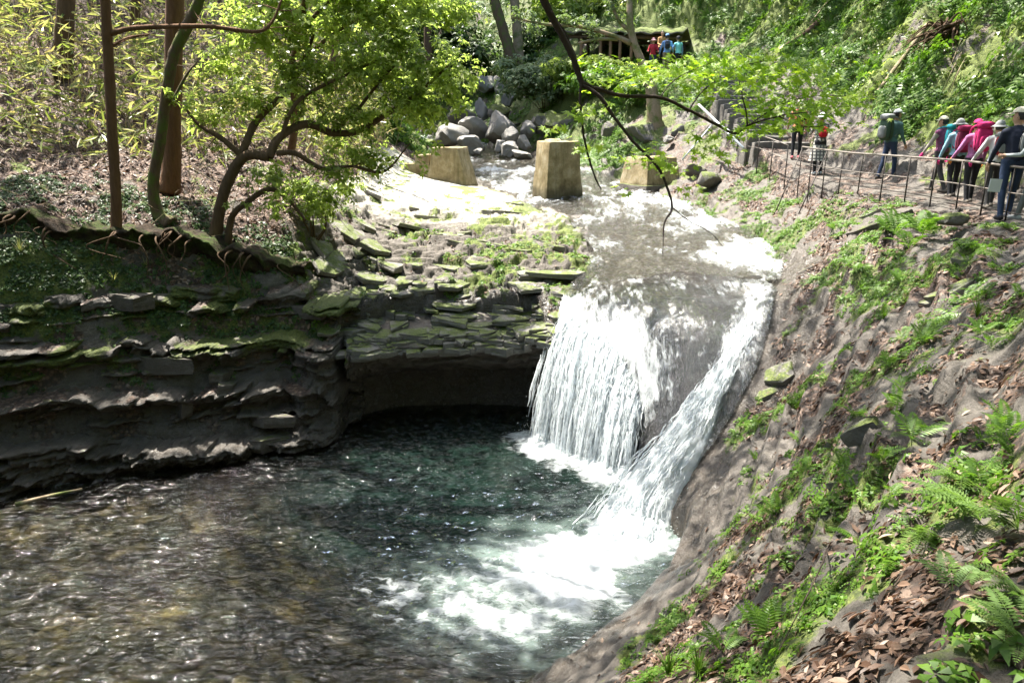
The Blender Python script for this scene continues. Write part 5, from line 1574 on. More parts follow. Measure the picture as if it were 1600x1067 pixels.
# trees at the head of the valley
VB = "trees at the head of the valley"
bt, bto, ends = tree("bent_bare_tree", "bent pale brown tree with sparse twigs in front of the pavilion", VB, hit(1025, 212),
    [(1024, 216, 32.5, 17), (1022, 180, 32.5, 13), (1018, 140, 32.6, 10), (1006, 105, 32.7, 7), (990, 65, 32.8, 6), (984, 30, 32.8, 5.5), (986, -30, 33, 4), (1000, -120, 33, 2)],
    [[(986, 68, 32.8, 4), (955, 55, 32.6, 3), (905, 42, 32.4, 2.6), (850, 38, 32.2, 2), (800, 28, 32, 1.2)], [(985, 50, 32.8, 3), (965, 30, 32.8, 2.4), (955, 0, 32.8, 2), (950, -40, 32.8, 1)], [(965, 62, 32.7, 2.4), (930, 62, 32.4, 2), (890, 72, 32.2, 1)]], BARK_PALE)
P = np.array(ends); P = np.vstack([P + RNG.normal(0, 0.12, P.shape) for _ in range(4)])
link("crown", leaf_mesh("crown", P - bto, rdir(len(P), 0.5), 0.13, LEAF_GREY, ROSETTE), bt)
for lab, tr_, bk in [("leaning grey-green trunk in the shade at the valley head", [(802, 100, 45, 10), (790, 60, 45, 8.5), (775, 10, 45, 8), (755, -60, 45, 7), (730, -240, 45, 3)], BARK_MOSS),
                 ("pale straight trunk next to the leaning one at the valley head", [(812, 105, 46, 9), (808, 50, 46, 8), (804, 0, 46, 7.5), (800, -80, 46, 6.5), (798, -260, 46, 3)], BARK_PALE),
                 ("thin dark trunk behind the leafy crowns at the valley head", [(672, 110, 47, 7), (668, 50, 47, 6), (676, -40, 47, 5), (690, -240, 47, 3)], BARK)]:
    b = at(*tr_[0][:3]); 
    t_, to_, _ = tree("valley_tree", lab, VB, b, tr_ , [], bk)
    c = at(*tr_[-1][:3])
    P = c + rdir(700) * (RNG.random((700, 1)) ** .4) * V(4.5, 4.5, 2.6)
    link("crown", leaf_mesh("crown", P - to_, rdir(700, .3), 0.34, LEAF_DARK, ROSETTE), t_)

def bush(label, blobs, mat, size, base, tm=ROSETTE, group="shrubs around the stream", per=1.0):
    b = at(*base); g = gz(b[0], b[1]); b = V(b[0], b[1], g)
    root = empty("shrub", b, label, "shrub", group)
    P, D = crown_pts(blobs, per)
    mb = MB()
    for kk in range(7):
        q = P[RNG.integers(0, len(P))] - b
        mb.tube(spline([V(RNG.normal(0, .06), RNG.normal(0, .06), -0.05), q * 0.5 + rdir(1)[0] * 0.15, q], 5), np.linspace(0.025, 0.006, 11), 5)
    mb.build("stems", BARK, root)
    link("foliage", leaf_mesh("foliage", P - b, D, size, mat, tm), root)
bush("grey-green airy bush above the boulder run", [(830, 130, 40, 55, 26, 420), (870, 115, 40.5, 45, 26, 330), (800, 112, 41, 36, 22, 160), (890, 140, 39.5, 40, 18, 200)], LEAF_GREY, 0.24, (850, 165, 40.5))
bush("bright low bush in front of the pavilion posts", [(905, 102, 38.5, 55, 9, 200), (950, 105, 38, 40, 8, 150), (880, 112, 38.5, 36, 12, 140)], LEAF_SUN, 0.26, (920, 110, 38.5))
bush("green shrub spilling under the pavilion bank", [(960, 122, 36.5, 55, 16, 280), (1000, 140, 35, 34, 14, 160), (915, 130, 37.5, 40, 16, 220)], LEAF_FERN, 0.22, (955, 150, 36.5))
bush("dark evergreen bush at the valley head left of the trunks", [(700, 60, 50, 60, 40, 360), (740, 90, 49, 50, 30, 260), (650, 40, 50, 50, 40, 260)], LEAF_DARK, 0.34, (700, 110, 50))
bush("dark evergreen bush behind the pale straight trunk", [(850, 60, 49, 60, 40, 360), (820, 95, 48, 40, 20, 200), (900, 20, 50, 70, 30, 320)], LEAF_DARK, 0.34, (850, 100, 49))
bush("sunlit green bush at the top behind the pavilion", [(950, 18, 47, 80, 20, 420), (1030, 25, 46, 60, 14, 300), (870, 10, 48, 70, 22, 320)], LEAF_SUN, 0.34, (960, 50, 47))
bush("sunlit hanging foliage at the top centre beside the dark gap", [(640, 10, 33, 70, 26, 460), (700, 20, 34, 50, 18, 260), (590, 30, 33, 50, 26, 260)], LEAF_SUN, 0.22, (620, 180, 34))
bush("low green bush on the left shore behind the stepped pier", [(610, 215, 32, 40, 22, 260), (580, 195, 32, 40, 26, 240), (560, 222, 30, 36, 20, 180)], LEAF_FERN, 0.2, (600, 235, 32))
bush("leafy shrub at the left edge of the sunlit shelf", [(500, 330, 17.5, 34, 18, 110), (470, 300, 17.8, 36, 24, 130), (535, 300, 18, 30, 18, 90)], LEAF_SUN, 0.10, (490, 345, 17.5))

# ------------------------------------------------------------------ maple bough hanging into the picture from above
mbz = at(848, -60, 5.9)
bough = empty("maple_bough", at(905, 128, 6.0), "dark maple bough with yellow-green leaves hanging from the top into the middle of the view", "branch")
bo_ = np.array(bough.location)
BOUGH = [[(800, -160, 5.8, 8.5), (832, -60, 5.9, 7.5), (852, 5, 5.95, 6.8), (880, 60, 6.0, 6), (900, 105, 6, 5.6), (908, 130, 6, 5.2)],
         [(908, 130, 6, 4.2), (930, 138, 6.05, 3.8), (965, 150, 6.1, 3.6), (1030, 154, 6.2, 3.3), (1075, 175, 6.3, 3), (1120, 198, 6.4, 2.7), (1148, 210, 6.45, 2.3), (1168, 196, 6.5, 1.8), (1215, 182, 6.55, 1.4), (1262, 176, 6.6, .8)],
         [(908, 130, 6, 3), (907, 150, 5.98, 2.6), (911, 200, 5.95, 2.3), (918, 240, 5.95, 2), (930, 280, 5.95, 1.7), (941, 299, 5.95, 1)],
         [(910, 134, 6, 4), (935, 148, 5.97, 3.6), (958, 180, 5.95, 3.2), (990, 220, 5.92, 2.8), (1030, 262, 5.9, 2.6), (1045, 300, 5.88, 2.3), (1050, 325, 5.88, 2), (1040, 350, 5.88, 1.5), (1037, 400, 5.88, .8)],
         [(1050, 324, 5.88, 1.3), (1075, 342, 5.9, 1), (1110, 360, 5.92, .8), (1132, 385, 5.95, .5)],
         [(858, 18, 5.95, 3.5), (885, 55, 6.05, 3), (902, 95, 6.05, 2.6), (906, 122, 6.03, 2.2)],
         [(1168, 196, 6.5, 1.5), (1162, 160, 6.55, 1.2), (1156, 128, 6.6, .8)], [(1075, 175, 6.3, 1.4), (1100, 140, 6.5, 1.1), (1150, 105, 6.7, .8), (1210, 92, 6.9, .5)],
         [(1030, 154, 6.2, 1.3), (1060, 120, 6.4, 1), (1120, 95, 6.6, .6)], [(1168, 196, 6.5, 1.2), (1230, 160, 6.8, .9), (1290, 150, 7, .6), (1335, 152, 7.1, .4)], [(1215, 182, 6.55, 1), (1260, 200, 6.6, .7), (1300, 195, 6.7, .5)]]
for L in BOUGH:
    s, r = limb(L, 8)
    r = r * .8
    s = s + np.cumsum(RNG.normal(0, 0.0016, s.shape), axis=0)
    MB().tube(s - bo_, np.maximum(r, 0.0022), 8, 0, 0.06).build("twig" if L[0][3] < 2 else "branch", BARK_DARK, bough)
P = []
for (px, py, Y, rx, ry, n) in [(1090, 118, 6.6, 70, 18, 150), (1160, 100, 6.8, 70, 16, 150), (1230, 118, 6.9, 70, 20, 160), (1290, 165, 7, 55, 20, 130), (1200, 165, 6.8, 50, 20, 110), (1120, 140, 6.6, 60, 14, 80), (1030, 112, 6.5, 50, 16, 80),
                               (1240, 195, 6.7, 70, 14, 100), (1180, 205, 6.5, 40, 10, 40), (960, 128, 6.3, 45, 12, 36), (915, 95, 6.4, 22, 12, 10), (900, 178, 6.1, 26, 9, 16), (935, 168, 6.2, 26, 10, 20), (1010, 245, 6.0, 36, 18, 34), (1045, 262, 6.0, 26, 12, 26),
                               (915, 235, 6, 24, 8, 14), (1110, 215, 6.5, 40, 14, 34), (1120, 245, 6.4, 36, 10, 22), (985, 300, 5.9, 14, 8, 3), (1080, 295, 6.0, 20, 8, 5), (870, 205, 6.1, 24, 7, 12), (1320, 150, 7.1, 22, 14, 34), (1080, 95, 6.8, 40, 10, 50), (1255, 128, 7.0, 50, 24, 70)]:
    c = at(px, py, Y); s = Y / 1150
    n = int(n * 1.35)
    P.append(c + RNG.normal(0, 0.55, (n, 3)) * V(rx * s, 0.35, ry * s))
P = np.vstack(P)
v, fs = scatter_np(MAPLE_T[0], MAPLE_T[1], rot_axes(rdir(len(P)) * 0.55 + V(0, -0.35, 0.75), RNG.random(len(P)) * 6.28), 0.050 * (1 + 0.3 * RNG.normal(size=len(P))).clip(.5, 1.6), P - bo_)
link("foliage", mesh_np("foliage", v, fs, [LEAF_MAPLE], False), bough)

# ------------------------------------------------------------------ unseen high canopy, added and thinned to set where sun and shade fall
def lit(x, y):  # wanted sunlight on the ground, used to thin the leaves
    g = lambda cx, cy, rx, ry, a: a * np.exp(-((x - cx) / rx) ** 4 - ((y - cy) / ry) ** 4)
    v = g(-0.8, 21.2, 3.6, 6.3, 1.0) + g(-8.0, 18.3, 4.0, 2.0, .8) + g(3.0, 14.6, 2.2, 1.6, .75) + g(0.9, 9.8, 1.9, 1.4, 1.0) + g(-4, 10.2, 3.5, 2.6, .05) + g(3.4, 20.5, 2.5, 4, .85) + g(-6.8, 13.5, 3.8, 1.2, .8) + g(2.35, 3.55, .45, .4, 1.0) \
        + g(-9, 24, 6, 4, .9) + g(-8.5, 19.5, 5, 3, .95) + g(0, 36, 6, 6, .75) + g(-4.8, 17, 2.2, 2.4, .8) + g(-5, 9.5, 3, 2.5, .35) + g(13, 22, 3, 5, .35) + g(8.8, 15, 1.2, 4, .25) + g(6, 40, 5, 5, .6) + g(6.5, 17, 2, 3, .3) + g(3.0, 5.4, 0.9, 0.8, .6) + g(-2.4, 15.8, 2.4, 2.6, .95) + g(-11, 20, 5, 4, .6)
    return np.clip(v + 0.06, 0, 1)
SITES = [(*sto[:2], st_, "crown"), (*moo[:2], mo, "crown"), (*ceo[:2], ce, "crown"), (*cdo[:2], cd, "crown")]
CANOPY_SITES = [(13.5, 5.0), (13.0, 12.5), (15.5, 19.0), (20.5, 27.5), (25.0, 36.0), (-13, 13.5), (-21, 27), (-26, 36), (6.5, -3.0), (-2.5, -4.5), (-14, -3),
                (-20, -6), (-9, -10), (0, -11), (7, -9), (14, -7), (-22, 4), (-20, 9.5)]
canopy_words = ["on the hillside above the nearest stretch of path", "on the hillside above the hikers", "on the hillside above the middle of the path", "on the hillside beside the stairs", "on the slope right of the pavilion", "on the far left bank downstream", "on the slope behind the bamboo grass", "on the left side of the valley head", "behind the camera beside the path", "behind the camera near the pool", "downstream on the left behind the camera",
                "far downstream behind the camera", "on the slope behind the camera, left of the middle", "on the slope straight behind the camera", "on the slope behind the camera towards the path", "on the hillside right behind the camera", "on the pool outlet far to the left", "on the left bank far downstream"]
for (x, y), w in zip(CANOPY_SITES, canopy_words):
    g = gz(x, y)
    t_ = empty("added_shade_tree", V(x, y, g - 0.2), "unseen broadleaf tree added for shade " + w, "tree", "unseen trees added to shade the gorge")
    o = np.array(t_.location)
    top = max(g + 8, 9.5) - o[2]
    S = spline([V(0, 0, 0), V(.2, .1, top * .3), V(-.1, .2, top * .7), V(.1, 0, top)], 6)
    MB().tube(S, np.linspace(0.26, 0.10, len(S)), 10, 0, .04).build("trunk", BARK, t_)
    SITES.append((x, y, t_, "crown"))
cx_, cy_ = np.meshgrid(np.arange(-24, 24, 0.85), np.arange(-14, 56, 0.85))
cx_ = cx_.ravel() + RNG.normal(0, .35, cx_.size); cy_ = cy_.ravel() + RNG.normal(0, .35, cy_.size)
gg = samp(ZZ, cx_, cy_)
cz_ = np.maximum(np.maximum(8.0, gg + 6.0), 0.18 * cy_ + 3.5) + 4.0 * RNG.random(cx_.size)
shz = np.clip(gg, -6, 4)
for _ in range(3):                                       # where each clump's shadow lands
    sx = cx_ - SUN.x / SUN.z * (cz_ - shz); sy = cy_ - SUN.y / SUN.z * (cz_ - shz)
    shz = samp(ZZ, sx, sy)
opened = (cy_ > 17.5) & (np.abs(cx_ - np.interp(cy_, [17, 26, 45, 60], [0.5, 0.5, -3, -6])) < 5.0)      # sky gap cut over the stream for glints on the water
keepc = ~opened & (RNG.random(cx_.size) < 0.97 * (1 - lit(sx, sy)) ** 1.2) & (cy_ > -14)
CC = np.stack([cx_, cy_, cz_], -1)[keepc]
ex = []                                                  # low leaves added around and behind the camera to block sky light
for (x, y) in CANOPY_SITES[8:]:
    n = 120
    q = V(x, y, 0) + RNG.normal(0, 1, (n, 3)) * V(2.6, 2.2, 0)
    q[:, 2] = samp(ZZ, q[:, 0], q[:, 1]) + RNG.uniform(1.0, 10, n)
    q = q[(q[:, 1] < -2.5) | (q[:, 0] < -15)]
    ex.append(q)
CC = np.vstack([CC] + ex)
sxy = np.array([(s[0], s[1]) for s in SITES])
own = np.argmin(np.hypot(CC[:, None, 0] - sxy[None, :, 0], CC[:, None, 1] - sxy[None, :, 1]), axis=1)
for si, (x, y, t_, nm) in enumerate(SITES):
    c = CC[own == si]
    if not len(c): continue
    o = np.array(t_.location)
    n = 60
    P = (c[:, None, :] + RNG.normal(0, 1, (len(c), n, 3)) * V(.48, .48, .34)).reshape(-1, 3)
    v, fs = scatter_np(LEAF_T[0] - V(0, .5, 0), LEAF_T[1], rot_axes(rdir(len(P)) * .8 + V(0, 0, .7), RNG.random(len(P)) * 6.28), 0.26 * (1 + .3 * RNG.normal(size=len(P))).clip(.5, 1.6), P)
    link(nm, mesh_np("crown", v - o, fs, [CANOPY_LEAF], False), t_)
    # boughs that carry the leaves
    mb = MB()
    zz = c[:, 2].min() - 1.0
    for q in c[RNG.integers(0, len(c), min(26, len(c)))]:
        a = V(x + 0.0, y, min(zz, q[2] - 1.0))
        mid = (a + q) / 2 + V(0, 0, 0.5)
        mb.tube(spline([a - o, mid - o, q - o], 5), np.linspace(0.07, 0.015, 11), 5, cap=False)
    mb.build("boughs", BARK, t_)
# ------------------------------------------------------------------ ferns, grass, ground cover, dead leaves
def frond_mesh(name, seed, mat, npair=15, wid=0.17, arch=0.5):
    r = np.random.default_rng(seed)
    v, f = [], []
    bend = r.uniform(-0.12, 0.12)
    def sp(t): return np.array((bend * t * t, t * (1 - 0.15 * t), arch * (t * 1.1 - t * t * 1.25)))
    for i in range(10):                              # rachis
        a, b = sp(i / 10), sp((i + 1) / 10)
        w = 0.007 * (1 - i / 11)
        k = len(v); v += [a + (-w, 0, 0), a + (w, 0, 0), b + (w * .9, 0, 0), b + (-w * .9, 0, 0)]
        f += [(k, k + 1, k + 2), (k, k + 2, k + 3)]
    for i in range(npair):
        t = 0.14 + 0.86 * (i + 0.5) / npair
        L = wid * (math.sin(math.pi * min(1, t * 0.92 + 0.10)) ** 0.7) * (1.02 - 0.35 * t) * r.uniform(.88, 1.1)
        c = sp(t); w = 0.86 / npair * 0.46
        for s in (-1, 1):
            d = np.array((s * 0.93, 0.36, -0.16 + r.normal(0, .07)))
            k = len(v)
            v += [c, c + d * L * .45 + (0, w, 0.006), c + d * L, c + d * L * .45 + (0, -w, 0.006)]
            f += [(k, k + 1, k + 2), (k, k + 2, k + 3)]
    return mesh_np(name, np.array(v), np.array(f), [mat], False)
FRONDS = [frond_mesh("frond", i, LEAF_FERN2, 17, 0.20, 0.42 + 0.06 * i) for i in range(4)]
FRONDS_B = [frond_mesh("frond", i + 9, LEAF_FERN, 13, 0.22, 0.5) for i in range(3)]

def fern(p, n, L, label, meshes, group, az=None, spread=math.pi, up=0.5, name="fern"):
    root = empty(name, p, label, "fern", group)
    for i in range(n):
        a = (RNG.random() * 2 * math.pi) if az is None else az + RNG.uniform(-spread, spread)
        o = link("frond", meshes[i % len(meshes)], root)
        s = L * RNG.uniform(0.7, 1.15)
        o.scale = (s, s, s)
        o.rotation_euler = (Matrix.Rotation(a, 3, 'Z') @ Matrix.Rotation(up * RNG.uniform(0.3, 1.2), 3, 'X')).to_euler()
    return root
FG = "ferns on the near right bank"
for px, py, n, L, az, sp, up, lab in [
    (1455, 845, 9, 0.42, 1.9, 1.2, 0.5, "large pale fern with long fronds spread towards the pool, biggest on the near bank"),
    (1530, 815, 9, 0.45, 1.6, 1.4, 0.55, "pale fern behind the biggest fern near the right edge"),
    (1590, 830, 7, 0.45, 1.8, 1.2, 0.6, "pale fern cut by the right edge of the picture"),
    (1500, 752, 6, 0.32, 1.6, 1.3, 0.4, "small pale fern above the large fern group"),
    (1400, 885, 5, 0.24, 1.2, 1.6, 0.6, "small yellow-green fern in the sunlit leaf patch"),
    (1490, 930, 5, 0.30, -0.6, 1.0, 0.3, "fern with low fronds pointing down the leaf slope"),
    (1195, 1005, 7, 0.36, 0.2, 0.9, 0.9, "upright fern beside the mossy ridge at the bottom"),
    (1130, 1020, 6, 0.26, 0.2, 1.6, 0.6, "small fern left of the upright fern at the bottom"),
    (1590, 1000, 7, 0.28, 1.4, 1.6, 0.6, "bright herb-like fern low at the right edge"),
    (1600, 930, 6, 0.26, 1.6, 1.4, 0.5, "short fern at the right edge under the pale ferns"),
    (1340, 850, 4, 0.24, 1.6, 0.9, 0.4, "single-sided little fern reaching out left of the biggest fern"),
    (1320, 740, 6, 0.24, 1.6, 2.0, 0.7, "fern on the shady rock step left of the leaf slope"),
    (1210, 805, 8, 0.34, 1.6, 2.6, 0.8, "bright fern clump on the ledge right of the chute foot"),
    (1180, 720, 5, 0.22, 1.6, 2.0, 0.8, "small fern on the wet rock above the chute foot"),
    (1335, 650, 8, 0.38, 2.0, 2.2, 0.7, "fern topping the dark cleft in the middle of the bank"),
    (1400, 650, 7, 0.38, 1.6, 2.4, 0.7, "fern on the right rim of the dark cleft"),
    (1395, 375, 9, 0.75, 1.6, 3, 0.9, "big bright fern clump left one of two below the path"),
    (1440, 372, 9, 0.75, 1.6, 3, 0.9, "big bright fern clump right one of two below the path"),
    (1420, 390, 8, 0.6, 1.6, 3, 0.8, "fern clump in front of the two big ones below the path")]:
    far = L > 0.5
    fern(hit(px, py, 30), n, L, lab, FRONDS if (px > 1330 and py > 700 and L > .25) else FRONDS_B, FG, az, sp, up)
rr = np.random.default_rng(77)
k = 0
while k < 34:
    px, py = rr.uniform(1110, 1600), rr.uniform(360, 780)
    p = hit(px, py, 30)
    if float(samp(MO, p[:1], p[1:2])[0]) < 0.28 or samp(LI, p[:1], p[1:2])[0] > 1.0: continue
    fern(p, 6, rr.uniform(0.18, 0.34) * (0.8 + 0.03 * p[1]), None, FRONDS_B, "little ferns on the right bank", None, 3, 0.8)
    k += 1
sm = sorted([o for o in COL.objects if o.get("group") == "little ferns on the right bank"], key=lambda o: screen(o.location)[1])
for i, o in enumerate(sm): o["label"] = "little moss-rooted fern on the right bank, %s of them counted from the top" % ORD[i]

def grass_tuft(p, n, L, label, group, mat):
    a = RNG.random(n) * 6.28; tilt = RNG.uniform(0.1, 0.9, n)
    s = np.linspace(0, 1, 5)
    d = np.stack([np.cos(a), np.sin(a)], -1)
    ln = L * RNG.uniform(.6, 1.1, n)
    h = s[None] * ln[:, None] * np.cos(tilt * s[None].T).T
    out = (s[None] ** 1.6) * ln[:, None] * np.sin(tilt)[:, None]
    C = np.concatenate([d[:, None, :] * out[..., None], (h * (1 - 0.4 * s[None] * tilt[:, None]))[..., None]], -1)
    w = 0.006 * (1 - s) + 0.0008
    sd = np.stack([-np.sin(a), np.cos(a), 0 * a], -1)[:, None, :]
    A = np.stack([C + sd * w[None, :, None], C - sd * w[None, :, None]], 2).reshape(n, 10, 3)
    b = np.arange(4)[:, None] * 2
    q = np.concatenate([b, b + 1, b + 3, b + 2], 1)
    q = (q[None] + (np.arange(n) * 10)[:, None, None]).reshape(-1, 4)
    o = link("grass_tuft", mesh_np("grass_tuft", A.reshape(-1, 3), q, [mat], False), None, label, "grass", group)
    o.location = tuple(map(float, p))
for px, py, L, n, lab in [(1045, 1060, 0.3, 60, "fresh grass tuft at the very bottom by the pool edge"), (1090, 1055, 0.26, 50, "fresh grass tuft right beside the bottom pool-edge tuft"), (228, 420, 0.34, 30, "spiky pale grass tuft on the mossy ledge under the trunks"),
                          (35, 410, 0.42, 40, "grass tuft drooping at the left edge of the mossy bank"), (180, 450, 0.4, 34, "thin grass tuft lower on the mossy bank"), (52, 500, 0.4, 34, "grass tuft in deep shade below the left edge"),
                          (1380, 500, 0.25, 40, "grass tuft on the open rock of the right bank"), (1525, 500, 0.3, 50, "round grass tuft near the right edge on the leafy slope"), (1345, 455, 0.25, 40, "grass fringe along the scarp in the middle right")]:
    grass_tuft(hit(px, py, 30) - V(0, 0, .02), n, L, lab, "grass tufts", LEAF_FERN if px > 900 else LEAF_BAMBOO)

# small leafy plants too many to count, wherever the moss is thick
def cover(name, label, N, box, weight, size, mat, tmpl, up=1.2, lift=0.03):
    x = RNG.uniform(box[0], box[1], N * 6); y = RNG.uniform(box[2], box[3], N * 6)
    w = weight(x, y)
    m = RNG.random(len(x)) < w
    x, y = x[m][:N], y[m][:N]
    P = np.stack([x, y, samp(ZZ, x, y) + lift], -1)
    n = gnorm(x, y)
    v, fs = scatter_np(tmpl[0], tmpl[1], rot_axes(n * up + rdir(len(x)) * 0.55, RNG.random(len(x)) * 6.28), size * (1 + .35 * RNG.normal(size=len(x))).clip(.4, 1.9), P)
    return link(name, mesh_np(name, v, fs, [mat], False), None, label, None, None, "stuff")
def _fr(np_=6):
    v, f = [], []
    for i in range(np_):
        t = (i + .6) / np_; c = np.array((0, t, 0.45 * (t - t * t * 1.3))); L = 0.3 * (1 - t * .75)
        for s in (-1, 1):
            k = len(v); v += [c + (0, -.05, 0), c + (s * L, .07, -.05), c + (0, .09, 0)]; f += [(k, k + 1, k + 2)]
    return np.array(v), [np.array(f)]
FR_T = _fr()
_all = [FR_T[0] @ np.array([[math.cos(a), math.sin(a), 0], [-math.sin(a), math.cos(a), 0], [0, 0, 1.0]]) for a in (0, 1.3, 2.5, 3.8, 5.1)]
FRCL = (np.vstack(_all), [np.vstack([FR_T[1][0] + i * len(FR_T[0]) for i in range(5)])])
in_right = lambda x, y: (samp((RE == 3).astype(float), x, y) > 0.5)
cover("hillside_ferns", "mass of ferns and moss covering the steep hillside", 8000, (8, 24, 6, 46), lambda x, y: (samp((RE == 4).astype(float), x, y) > .5) * np.clip(fbm(x * .5, y * .5, 3, 801) * 1.4 + 0.45, 0, 1) * np.interp(x, [10, 20, 24], [1, .8, .2]), 0.48, LEAF_FERN, FRCL)
cover("hillside_moss_leaves", "small leaves among the ferns of the hillside", 6000, (8, 22, 8, 46), lambda x, y: (samp((RE == 4).astype(float), x, y) > .5) * 0.6, 0.14, LEAF_SUN, ROSETTE)
cover("valley_undergrowth", "low undergrowth on the slopes at the valley head", 4200, (-16, 12, 31, 58), lambda x, y: (samp((RE == 5).astype(float), x, y) > .5) * np.clip(fbm(x * .4, y * .4, 3, 811) * 1.5 + .5, 0, 1), 0.42, LEAF_FERN, FRCL)
cover("bank_plants", "tiny leafy plants growing in the moss of the right bank", 7500, (0.8, 9, 1.8, 24), lambda x, y: in_right(x, y) * np.clip(samp(MO, x, y) * 2.2 - 0.6, 0, 1), 0.05, LEAF_FERN, ROSETTE)
cover("bank_small_ferns", "tiny ferns growing in the moss of the right bank", 1000, (0.8, 9, 2.4, 26), lambda x, y: in_right(x, y) * np.clip(samp(MO, x, y) * 2.4 - 0.9, 0, 1), 0.13, LEAF_FERN, FRCL)
cover("shelf_plants", "tiny plants in the cracks of the rock shelf", 420, (-5, 2, 14.6, 20), lambda x, y: (samp((RE == 1).astype(float), x, y) > .5) * np.clip(samp(MO, x, y) * 2 - .6, 0, 1), 0.075, LEAF_FERN, ROSETTE)
cover("ledge_moss_leaves", "small dark plants on the mossy left bank", 3800, (-13, -4, 12, 17), lambda x, y: (samp((RE == 0).astype(float), x, y) > .5) * np.clip(samp(MO, x, y) * 1.6 - .15, 0, 1), 0.08, LEAF_DARK, ROSETTE)

# bamboo grass on the slope at upper left
def bamboo():
    N = 11000
    x = RNG.uniform(-19, -4.6, N * 3); y = RNG.uniform(17.6, 31, N * 3)
    line = np.interp(x, [-19, -10, -7, -5], [16.8, 18.2, 18.8, 22.0])
    m = (y > line) & (RNG.random(len(x)) < np.clip((y - line) / 2.0 + .05, 0, 1))
    x, y = x[m][:N], y[m][:N]
    h = RNG.uniform(0.3, 1.9, len(x)) * np.clip((y - 17.5) / 3.5, 0.35, 1)
    z = samp(ZZ, x, y)
    P = np.stack([x, y, z + h], -1)
    d = rdir(len(x)) * V(1, 1, .5) + V(0, -.2, -0.15)
    tv = LEAF_T[0] * V(.42, 1, 1)
    v, fs = scatter_np(tv, LEAF_T[1], dir_axes(d, RNG.normal(0, .8, len(x))), 0.34 * (1 + .3 * RNG.normal(size=len(x))).clip(.5, 1.6), P)
    link("bamboo_grass", mesh_np("bamboo_grass", v, fs, [LEAF_BAMBOO], False), None, "thicket of pale green bamboo grass on the upper left slope", None, None, "stuff")
    mb = MB()
    for i in range(0, 1000):
        a = V(x[i], y[i], z[i] - .05); L = RNG.uniform(.8, 2.3) * np.clip((y[i] - 17.3) / 3, .3, 1)
        d = V(RNG.normal(0, .35), RNG.normal(0, .3), 1) * L
        mb.tube([a, a + d * .5 + rdir(1)[0] * .05, a + d], [0.008, .007, .004], 4, cap=False)
    mb.build("bamboo_canes", plain_mat("dry_cane", (0.36, 0.28, 0.16), 0.7), None, kind="stuff", label="thin dry canes standing in the bamboo grass")
bamboo()

def litter(name, label, N, box, weight, size, seedw):
    x = RNG.uniform(box[0], box[1], N * 8); y = RNG.uniform(box[2], box[3], N * 8)
    m = RNG.random(len(x)) < weight(x, y)
    x, y = x[m][:N], y[m][:N]
    n = gnorm(x, y)
    P = np.stack([x, y, samp(ZZ, x, y)], -1) + n * (0.008 + 0.02 * RNG.random((len(x), 1)))
    tv = (LEAF_T[0] - V(0, .5, 0)) * V(1, 1, 1.6)
    v, fs = scatter_np(tv, LEAF_T[1], rot_axes(n + rdir(len(x)) * 0.33, RNG.random(len(x)) * 6.28), size * (1 + .42 * RNG.normal(size=len(x))).clip(.3, 1.8), P)
    link(name, mesh_np(name, v, fs, [LEAF_DEAD], False), None, label, None, None, "stuff")
litter("fallen_leaves", "brown dead leaves strewn over the near right bank", 7200, (0.6, 5.6, 1.7, 8), lambda x, y: in_right(x, y) * np.clip(samp(LI, x, y) * 1.7 - .25, 0.03, 1) * np.interp(y, [2, 5, 8], [1, .6, .35]), 0.056, 0)
litter("fallen_leaves", "dead leaves scattered over the middle and far right bank", 6500, (2, 10, 7, 26), lambda x, y: in_right(x, y) * np.clip(samp(LI, x, y) * 1.5 - .3, .02, 1), 0.078, 1)
litter("fallen_leaves", "thick carpet of dead leaves under the left bank trees", 9000, (-13, -4, 14.5, 22), lambda x, y: (samp((RE == 0).astype(float), x, y) > .5) * np.clip(samp(LI, x, y) * 1.2, 0, 1), 0.10, 2)
litter("fallen_leaves", "dead leaves caught on the shaded left ledges", 1800, (-11, -3.2, 12, 15.8), lambda x, y: (samp((RE == 0).astype(float), x, y) > .5) * np.clip(samp(LI, x, y) * 1.6 - .1, 0.03, 1) * (gnorm(x, y)[:, 2] > .75), 0.085, 3)
litter("fallen_leaves", "dead leaves lying in the cracks of the rock shelf", 1100, (-5.5, 2, 14.6, 20), lambda x, y: (samp((RE == 1).astype(float), x, y) > .5) * np.clip(samp(LI, x, y) * 2.2, 0, 1), 0.075, 4)

# twigs, logs and roots
def log_(name, pts, r, mat, lab, cat, group=None, sides=8):
    A = [p for p in pts]
    MB().tube(spline(A, 6), np.linspace(r, r * .5, (len(A) - 1) * 6 + 1 if len(A) > 2 else 7), sides, 0, .06).build(name, mat, None, True, A[0], label=lab, cat=cat, group=group)
def hp(px, py, up=0.08): return hit(px, py) + V(0, 0, up)
log_("fallen_log", [hp(1446, 62, .25), hp(1405, 112, .2), hp(1360, 168, .1)], 0.09, BARK_PALE, "long pale fallen trunk slanting down the hillside below the roots", "log", "dead wood on the hillside")
log_("fallen_log", [hp(1278, 42, .15), hp(1255, 62, .12), hp(1228, 76, .1)], 0.13, BARK, "short dark fallen log on the hillside right of the pavilion", "log", "dead wood on the hillside")
log_("fallen_branch", [hp(1310, 0, .3), hp(1290, 25, .25), hp(1262, 55, .2)], 0.04, BARK_PALE, "thin bare branch above the short dark log", "branch", "dead wood on the hillside")
